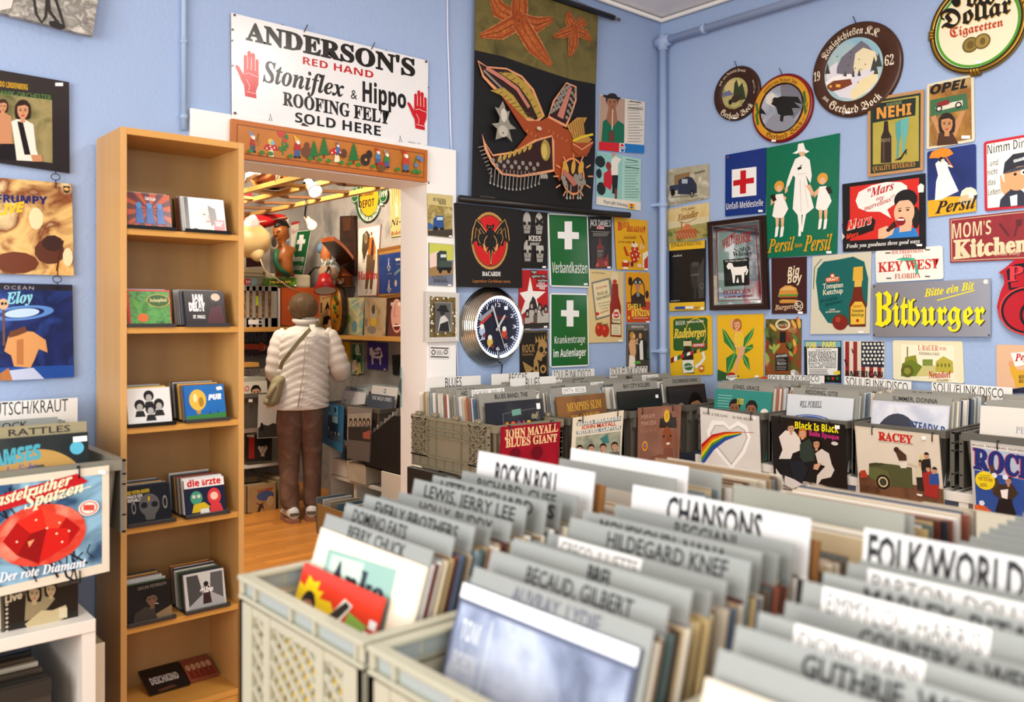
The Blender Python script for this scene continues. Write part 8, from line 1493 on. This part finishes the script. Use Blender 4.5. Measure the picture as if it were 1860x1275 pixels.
for x in (735, 765, 795, 822, 848): a.e('2a2420', x, 590, 26, .75).e('b89c88', x, 595, 16, .7).p('3a3634', x - 16, 720, x - 16, 620, x + 14, 620, x + 16, 720)
a.p('a85a4c', 812, 660, 862, 640, 860, 700, 815, 695).p('6a6460', 712, 700, 860, 720, 855, 845, 710, 820); a.done()
# black magazine file, box of singles and cartons
t = empty('magazine_file', 'black slanted magazine file full of singles beside the door jamb', 'file box', V((-1.2, 1.1, .4)))
def d5(x, y, pl): return at(D5[0] + x / D5[2], D5[1] + y / D5[2], pl)
FX_ = -1.0; P5 = PX(FX_); zb5 = .41
pts = [d5(825, 705, P5), d5(1010, 548, P5)]; y0_ = 1.02; yl = pts[0].y; pts = [pts[0], pts[1], V((FX_, y0_, pts[1].z)), V((FX_, y0_, zb5)), V((FX_, yl, zb5))]
bk_ = M('1a1a1b', .45); m = MB(); m.slab(pts, V((.006, 0, 0)), bk_); m.slab([p + V((.27, 0, 0)) for p in pts], V((.006, 0, 0)), bk_); m.box((FX_, yl - .005, zb5), (FX_ + .276, yl, pts[0].z), bk_); m.box((FX_, y0_, zb5), (FX_ + .276, yl, zb5 + .006), bk_); m.box((FX_, y0_, zb5), (FX_ + .276, y0_ + .005, pts[2].z), bk_); m.build('file', t)
for k in range(14):
    f = k / 13; y_ = yl - .03 - f * (yl - y0_ - .06); MB().box((FX_ + .02, y_, zb5 + .01), (FX_ + .25, y_ + .006, min(pts[1].z + .06, pts[0].z + .06 + f * .32)), M(('c9c4bc', 'b8b0a4', 'd8d4cc', '9a948a')[k % 4], .3)).build('single', t)
m = MB(); m.box((-1.01, 1.0, 0), (-.70, 1.46, .409), WM); tag(m.build('white_cabinet', bevel=.002), 'low white cabinet under the black magazine file', 'cabinet')
q = d5(613, 820, PX(-.96)); m = MB(); q2 = d5(708, 940, PX(-.96)); m.box((-.96, q2.y, .285), (-.70, q.y, q.z), M('d8d4c8')); tag(m.build('storage_box', bevel=.002), 'cream storage box on the white shelf below the blue door sleeve', 'box')
for k in range(3): m = MB(); m.box((-.93, q2.y + .02 + k * .05, q.z + .0), (-.75, q2.y + .026 + k * .05, q.z + .07), M(('2a4a5c', '3a3a3c', '5a7a8a')[k])); tag(m.build('single_sleeve'), 'single sleeve standing in the cream storage box', 'record', 'singles in the cream storage box')
m = MB(); u0, u1 = d5(710, 840, PX(-.99)), d5(830, 1000, PX(-.99)); m.box((-.99, u1.y, .285), (-.80, u0.y, u0.z), M('b8ac98/c8bca4/8')); tag(m.build('cardboard_box'), 'worn pale box of records under the sleeve of five men', 'box')
v0, v1 = d5(515, 1110, PX(-1.30)), d5(800, 1060, PX(-1.30)); m = MB(); zz = .19; cb2 = M('9a7c4c', .8)
ya, yb_ = v0.y, 1.30; t = empty('cardboard_box', 'open brown cardboard box on the floor right of the shoes', 'box', V((-1.15, (ya + yb_) / 2, 0)))
for lo, hi in (((-1.30, yb_, 0), (-1.294, ya, zz)), ((-1.06, yb_, 0), (-1.054, ya, zz)), ((-1.30, ya - .006, 0), (-1.054, ya, zz)), ((-1.30, yb_, 0), (-1.054, yb_ + .006, zz)), ((-1.30, yb_, 0), (-1.054, ya, .006))): m.box(lo, hi, cb2)
m.build('carton', t)
for k in range(6): MB().box((-1.28, yb_ + .06 + k * .09, .01), (-1.07, yb_ + .068 + k * .09, zz + .03), M(('9ab0bc', 'c8c4bc', '5a7484', 'b8a88c', 'd8d8d8', '7a8a94')[k])).build('contents', t)
# sleeve hanging just behind the jamb
a = Sign('record_sleeve', 'teal record sleeve hanging just behind the right door jamb', 'record', E4, PY(.195), (1003, 428, 1300, 440, 1300, 900, 1003, 890), '6a8a88', t=.005, gap=0); a.e('3a4a50', 1080, 640, 120, 1.0).l('c8d0cc', 4, 1010, 535, 1060, 540); a.done()
# ================================================================ PERSON BROWSING RECORDS IN THE BACK ROOM
Z0 = 5.93; PXM = FX / Z0
base = CAM + VD * Z0 + RD * ((545 - CX) / FX * Z0); base.z = 0
t = empty('person', 'grey haired person in a white quilted jacket seen from behind, browsing the records', 'person', base)
YAW = rad(-14); RT = (RD * cos(YAW) - VD * sin(YAW)); FW = (VD * cos(YAW) + RD * sin(YAW))
def L_(px): return (px - 545) / PXM
def Hz(y): return 1.40 - (y - HY) / PXM
def P3(a, b, z): return base + RT * a + FW * b + Z * z
# continuous body grown from a skeleton
sk = {'pelvis': (L_(548), .02, .86, .09), 'waist': (L_(551), .02, 1.0, .11), 'chest': (L_(554), .03, 1.2, .10), 'neck': (L_(554), .05, 1.36, .052), 'chin': (L_(552), .07, 1.415, .055), 'head': (L_(550), .075, 1.475, .078), 'crown': (L_(551), .06, 1.53, .055), 'nose': (L_(546), .165, 1.455, .016), 'jaw': (L_(548), .125, 1.43, .04),
      'sr': (L_(590), .02, 1.255, .04), 'er': (L_(617), .01, 1.04, .036), 'wr': (L_(604), .26, 1.05, .03), 'hr': (L_(600), .32, 1.04, .034),
      'sl': (L_(520), .03, 1.255, .04), 'el': (L_(502), .03, 1.03, .036), 'wl': (L_(522), .26, 1.02, .03), 'hl': (L_(530), .32, 1.01, .034),
      'kr': (L_(565), .03, .47, .058), 'ar': (L_(566), 0, .09, .042), 'fr': (L_(568), .12, .04, .035), 'hipr': (L_(565), 0, .80, .085), 'kl': (L_(532), .02, .47, .058), 'al': (L_(531), -.03, .09, .042), 'fl': (L_(528), .09, .04, .035), 'hipl': (L_(532), 0, .80, .085)}
ed = [('pelvis', 'waist'), ('waist', 'chest'), ('chest', 'neck'), ('neck', 'chin'), ('chin', 'head'), ('head', 'crown'), ('head', 'jaw'), ('jaw', 'nose'), ('chest', 'sr'), ('sr', 'er'), ('er', 'wr'), ('wr', 'hr'), ('chest', 'sl'), ('sl', 'el'), ('el', 'wl'), ('wl', 'hl'), ('pelvis', 'hipr'), ('hipr', 'kr'), ('kr', 'ar'), ('ar', 'fr'), ('pelvis', 'hipl'), ('hipl', 'kl'), ('kl', 'al'), ('al', 'fl')]
for hnd, sg in (('hr', -1), ('hl', 1)):
    a0, b0, z0, _ = sk[hnd]
    for i, ln in enumerate((.05, .058, .062, .055)):
        k1, k2 = hnd + 'f%d' % i, hnd + 'g%d' % i; off = (i - 1.5) * .019
        sk[k1] = (a0 + off, b0 + .045 + (.006 if i in (1, 2) else 0), z0 - .005, .009); sk[k2] = (a0 + off, b0 + .05 + ln * .5, z0 - .012 - ln * .7, .0078); ed += [(hnd, k1), (k1, k2)]
    sk[hnd + 't'] = (a0 + sg * .04, b0 + .005, z0 - .005, .0105); sk[hnd + 'u'] = (a0 + sg * .042, b0 + .045, z0 - .03, .009); ed += [(hnd, hnd + 't'), (hnd + 't', hnd + 'u')]
names = list(sk); me = bpy.data.meshes.new('body'); me.from_pydata([tuple(P3(*sk[n][:3]) - base) for n in names], [(names.index(a), names.index(b)) for a, b in ed], [])
bo = bpy.data.objects.new('body', me); COL.objects.link(bo); bo.parent = t
md = bo.modifiers.new('skin', 'SKIN'); md.use_smooth_shade = True
if not me.skin_vertices: me.skin_vertices.new()
for i, n in enumerate(names): r_ = sk[n][3]; me.skin_vertices[0].data[i].radius = (r_, r_); me.skin_vertices[0].data[i].use_root = (n == 'pelvis')
md = bo.modifiers.new('sub', 'SUBSURF'); md.levels = md.render_levels = 2
me.materials.append(M('d8a080', .5))
# jacket: torso and sleeves with quilted rows
JM = M('e2dcd4', .5, bump=.25, bs=45); NR = 36
def puff(z, u): return .017 * abs(sin(PI * (z + .10 * abs(u)) / .052)) ** .5
KEY = [(.765, 541, 56, .155), (.80, 543, 54, .155), (.88, 547, 49, .15), (.98, 550, 46, .14), (1.10, 552, 46, .14), (1.20, 554, 48, .14), (1.27, 555, 46, .13), (1.31, 555, 36, .105), (1.335, 555, 22, .085), (1.355, 555, 18, .075), (1.40, 556, 18, .075)]
def key(z):
    for (z0, *a), (z1, *b) in zip(KEY, KEY[1:]):
        if z0 <= z <= z1: f = (z - z0) / (z1 - z0); return [x + (y - x) * f for x, y in zip(a, b)]
rows = []; z = .765
while z <= 1.40:
    c, hw, dp = key(z); r_ = []
    for j in range(NR):
        q = 2 * PI * j / NR; u = cos(q); p_ = puff(z, u) if z < 1.33 else .004
        sg = lambda v, e: math.copysign(abs(v) ** e, v)
        r_.append(P3(L_(c) + (hw / PXM - .012 + p_) * sg(u, .8), .02 + (dp - .012 + p_) * sg(sin(q), .8) + (.03 if z > 1.3 else 0), z + (.018 * u * u if z < .80 else 0)))
    rows.append(r_); z += .0085
m = MB(); m.rings(rows, JM)
def sleeve(ks):
    n = 46; rr = []; cs = []
    for i in range(n + 1):
        f = i / n * (len(ks) - 1); k0 = min(int(f), len(ks) - 2); g = f - k0; A_, B2 = ks[k0], ks[k0 + 1]
        cs.append(P3(*[A_[j] + (B2[j] - A_[j]) * g for j in range(3)])); rr.append(A_[3] + (B2[3] - A_[3]) * g + .009 * abs(sin(PI * i / 4.2)) ** .6)
    for _ in range(3): cs = [cs[0]] + [(cs[i - 1] + cs[i] * 2 + cs[i + 1]) / 4 for i in range(1, n)] + [cs[-1]]
    m.tube(cs, rr, JM, 16)
sleeve([(L_(585), .02, 1.275, .055), (L_(597), .02, 1.245, .068), (L_(606), .01, 1.15, .070), (L_(617), .0, 1.04, .066), (L_(618), .08, 1.00, .062), (L_(612), .17, 1.02, .052), (L_(604), .25, 1.045, .044)])
sleeve([(L_(524), .02, 1.275, .055), (L_(513), .02, 1.245, .066), (L_(506), .02, 1.15, .066), (L_(501), .03, 1.03, .062), (L_(503), .10, .99, .058), (L_(512), .17, 1.0, .05), (L_(521), .245, 1.02, .044)])
m.tube([P3(L_(555) + .078 * cos(q), .05 + .085 * sin(q), 1.375 + .012 * sin(q)) for q in [i * PI / 12 for i in range(24)]], .016, JM, 8, closed=True)
jk = m.build('jacket', t); tag(jk, 'white quilted jacket', None)
m = MB(); m.tube([P3(L_(541), -.148, .79), P3(L_(548), -.147, .95), P3(L_(552), -.147, 1.1), P3(L_(555), -.142, 1.27)], .0035, M('b8b0a6'), 6); m.build('back_seam', jk)
# trousers
TM = M('7a5e50/6c5246/8a6c5c/7', .8, bump=.3, bs=120); m = MB()
def leg(ks):
    n = 20; rows = []
    for i in range(n + 1):
        f = i / n * (len(ks) - 1); k0 = min(int(f), len(ks) - 2); g = f - k0; A_, B2 = ks[k0], ks[k0 + 1]; v = [A_[j] + (B2[j] - A_[j]) * g for j in range(5)]
        rows.append([P3(v[0] + v[3] * cos(q), v[1] + v[4] * sin(q) + .006 * sin(3 * q + i * 1.3), v[2] + .004 * sin(q * 2 + i)) for q in [2 * PI * j / 18 for j in range(18)]])
    m.rings(rows, TM)
leg([(L_(530), -.035, .085, .052, .058), (L_(527), -.02, .12, .062, .064), (L_(526), -.005, .30, .066, .07), (L_(526), .01, .47, .075, .08), (L_(527), .0, .68, .092, .10), (L_(530), .01, .84, .09, .10)])
leg([(L_(566), .0, .09, .050, .056), (L_(566), .01, .12, .060, .064), (L_(567), .02, .30, .062, .07), (L_(566), .02, .47, .070, .08), (L_(565), .0, .68, .085, .10), (L_(563), .01, .84, .09, .10)])
m.rings([[P3(L_(547) + a_ * cos(q), b_ * sin(q), z_) for q in [2 * PI * j / 20 for j in range(20)]] for z_, a_, b_ in ((.76, .12, .09), (.79, .155, .108), (.84, .155, .10), (.88, .14, .09))], TM)
tag(m.build('trousers', t), 'brown trousers', None)
# shoes
for px, b0, yaw in ((530, -.035, -.25), (567, .0, .12)):
    m = MB(); c = P3(L_(px), b0, 0); f = (FW * cos(yaw) + RT * sin(yaw)); s_ = (RT * cos(yaw) - FW * sin(yaw)); sp = MB()
    def ring(y, hw, z0, z1): return [c + f * y + s_ * (hw * cos(q)) + Z * ((z0 + z1) / 2 + (z1 - z0) / 2 * sin(q)) for q in [2 * PI * j / 14 for j in range(14)]]
    m.rings([ring(-.085, .028, .025, .075), ring(-.07, .038, .02, .10), ring(-.02, .044, .02, .115), ring(.04, .046, .02, .10), ring(.10, .05, .02, .075), ring(.15, .046, .02, .058), ring(.18, .025, .022, .045)], M('dcdcdc', .5))
    o = m.build('shoe', t)
    sp.slab([c + f * y + s_ * w_ for y, w_ in ((-.09, -.03), (-.05, -.046), (.1, -.052), (.17, -.035), (.19, 0), (.17, .035), (.1, .052), (-.05, .046), (-.09, .03))], Z * .028, M('a8765c', .7)); sp.build('sole', o)
    sp = MB(); sp.box((-.03, -.089, .05), (.03, -.07, .07), M('6a665a')) ; sp.v = [tuple(c + s_ * v[0] + f * v[1] + Z * v[2]) for v in sp.v]; sp.build('heel_patch', o)
# hair
HM = wood('2c1c10', '8a6c46', 'Z', 80, .6); m = MB(); rows = []
for i in range(15):
    th = PI * .02 + PI * .86 * i / 14; r_ = []
    for j in range(64):
        q = 2 * PI * j / 64; fr = max(0, sin(q)); k_ = 1 + .03 * sin(5 * q + .9 * i) + .03 * sin(17 * q - .4 * i) * (.3 + i / 14) + .02 * sin(29 * q + i) + (.07 if 4 < i < 11 else .02) * max(0, -sin(q)) 
        rr = sin(th); zz = cos(th); cut = 1 - .55 * fr * max(0, -zz + .1)
        r_.append(P3(L_(551) + .097 * max(rr, .62 * (zz < 0)) * cos(q) * k_, .055 + (.107 * max(rr, .62 * (zz < 0)) * sin(q) * k_) * cut, 1.468 + .102 * zz * (1 + .0 * k_)))
    rows.append(r_)
m.rings(rows, HM)
tag(m.build('hair', t), 'short brown and grey hair', None)
for sx in (-1, 1):
    m = MB(); c = P3(L_(551) + sx * .084, .075, 1.455); m.tube([c + Z * .03, c + FW * .012 + Z * .01 + RT * sx * .01, c - Z * .02, c - Z * .028 + FW * .01], [.006, .011, .009, .005], M('d8a080', .5), 8); m.build('ear', t)
    m = MB(); blob(m, P3(L_(548) + sx * .032, .148, 1.475), .010, .010, .008, M('e8e4dc', .2)); m.build('eye', t)
# shoulder bag
t = empty('shoulder_bag', 'olive beige shoulder bag hanging at the hip of the person', 'bag', P3(L_(505), -.05, .95))
BG = M('9a9070/8a8062/10', .7, bump=.2); m = MB(); c = P3(L_(500), -.13, .0); ax_ = (RT * .55 - FW * .5 + Z * 0).normalized()
rows = []
for i in range(11):
    f = i / 10; z_ = .905 + .0 - 0; zz = .80 + .20 * f; w_ = .055 * (1 - .25 * f) * (1 if 0 < i < 10 else .5); d_ = .10 * (1 - .35 * f) * (1 if 0 < i < 10 else .6)
    rows.append([P3(L_(494 + 16 * f), -.10, zz) + RT * (w_ * cos(q)) + FW * (d_ * sin(q)) for q in [2 * PI * j / 16 for j in range(16)]])
m.rings(rows, BG); m.build('pouch', t)
m = MB(); m.tube([P3(L_(490), -.20, .86), P3(L_(500), -.17, .93), P3(L_(512), -.13, .985)], [.012, .02, .01], BG, 8); m.build('flap', t)
m = MB(); path = [P3(L_(x), b, Hz(y)) for x, y, b in ((511, 668, -.14), (515, 655, -.155), (528, 638, -.172), (542, 620, -.172), (556, 604, -.168), (566, 594, -.145), (573, 588, -.09), (577, 586, -.03), (579, 592, .05))]
for i in range(len(path) - 1): m.bar(path[i], path[i + 1] + (path[i + 1] - path[i]) * .04, .026, .005, M('8a8466', .7), up=(-FW + RT * .2))
m.build('strap', t); m = MB(); m.box((-.018, -.004, -.02), (.018, .004, .02), M('c8c0a8', .3, .8)); q = path[5]; m.v = [tuple(q + RT * v[0] - FW * (.006 - v[1]) + Z * v[2]) for v in m.v]; m.build('buckle', t)
o = packed.build('packed_records', None, origin=V((-.9, -.8, .74))); tag(o, 'dense rows of record sleeves filed in the wall crates of both rooms', 'records', None, 'stuff')
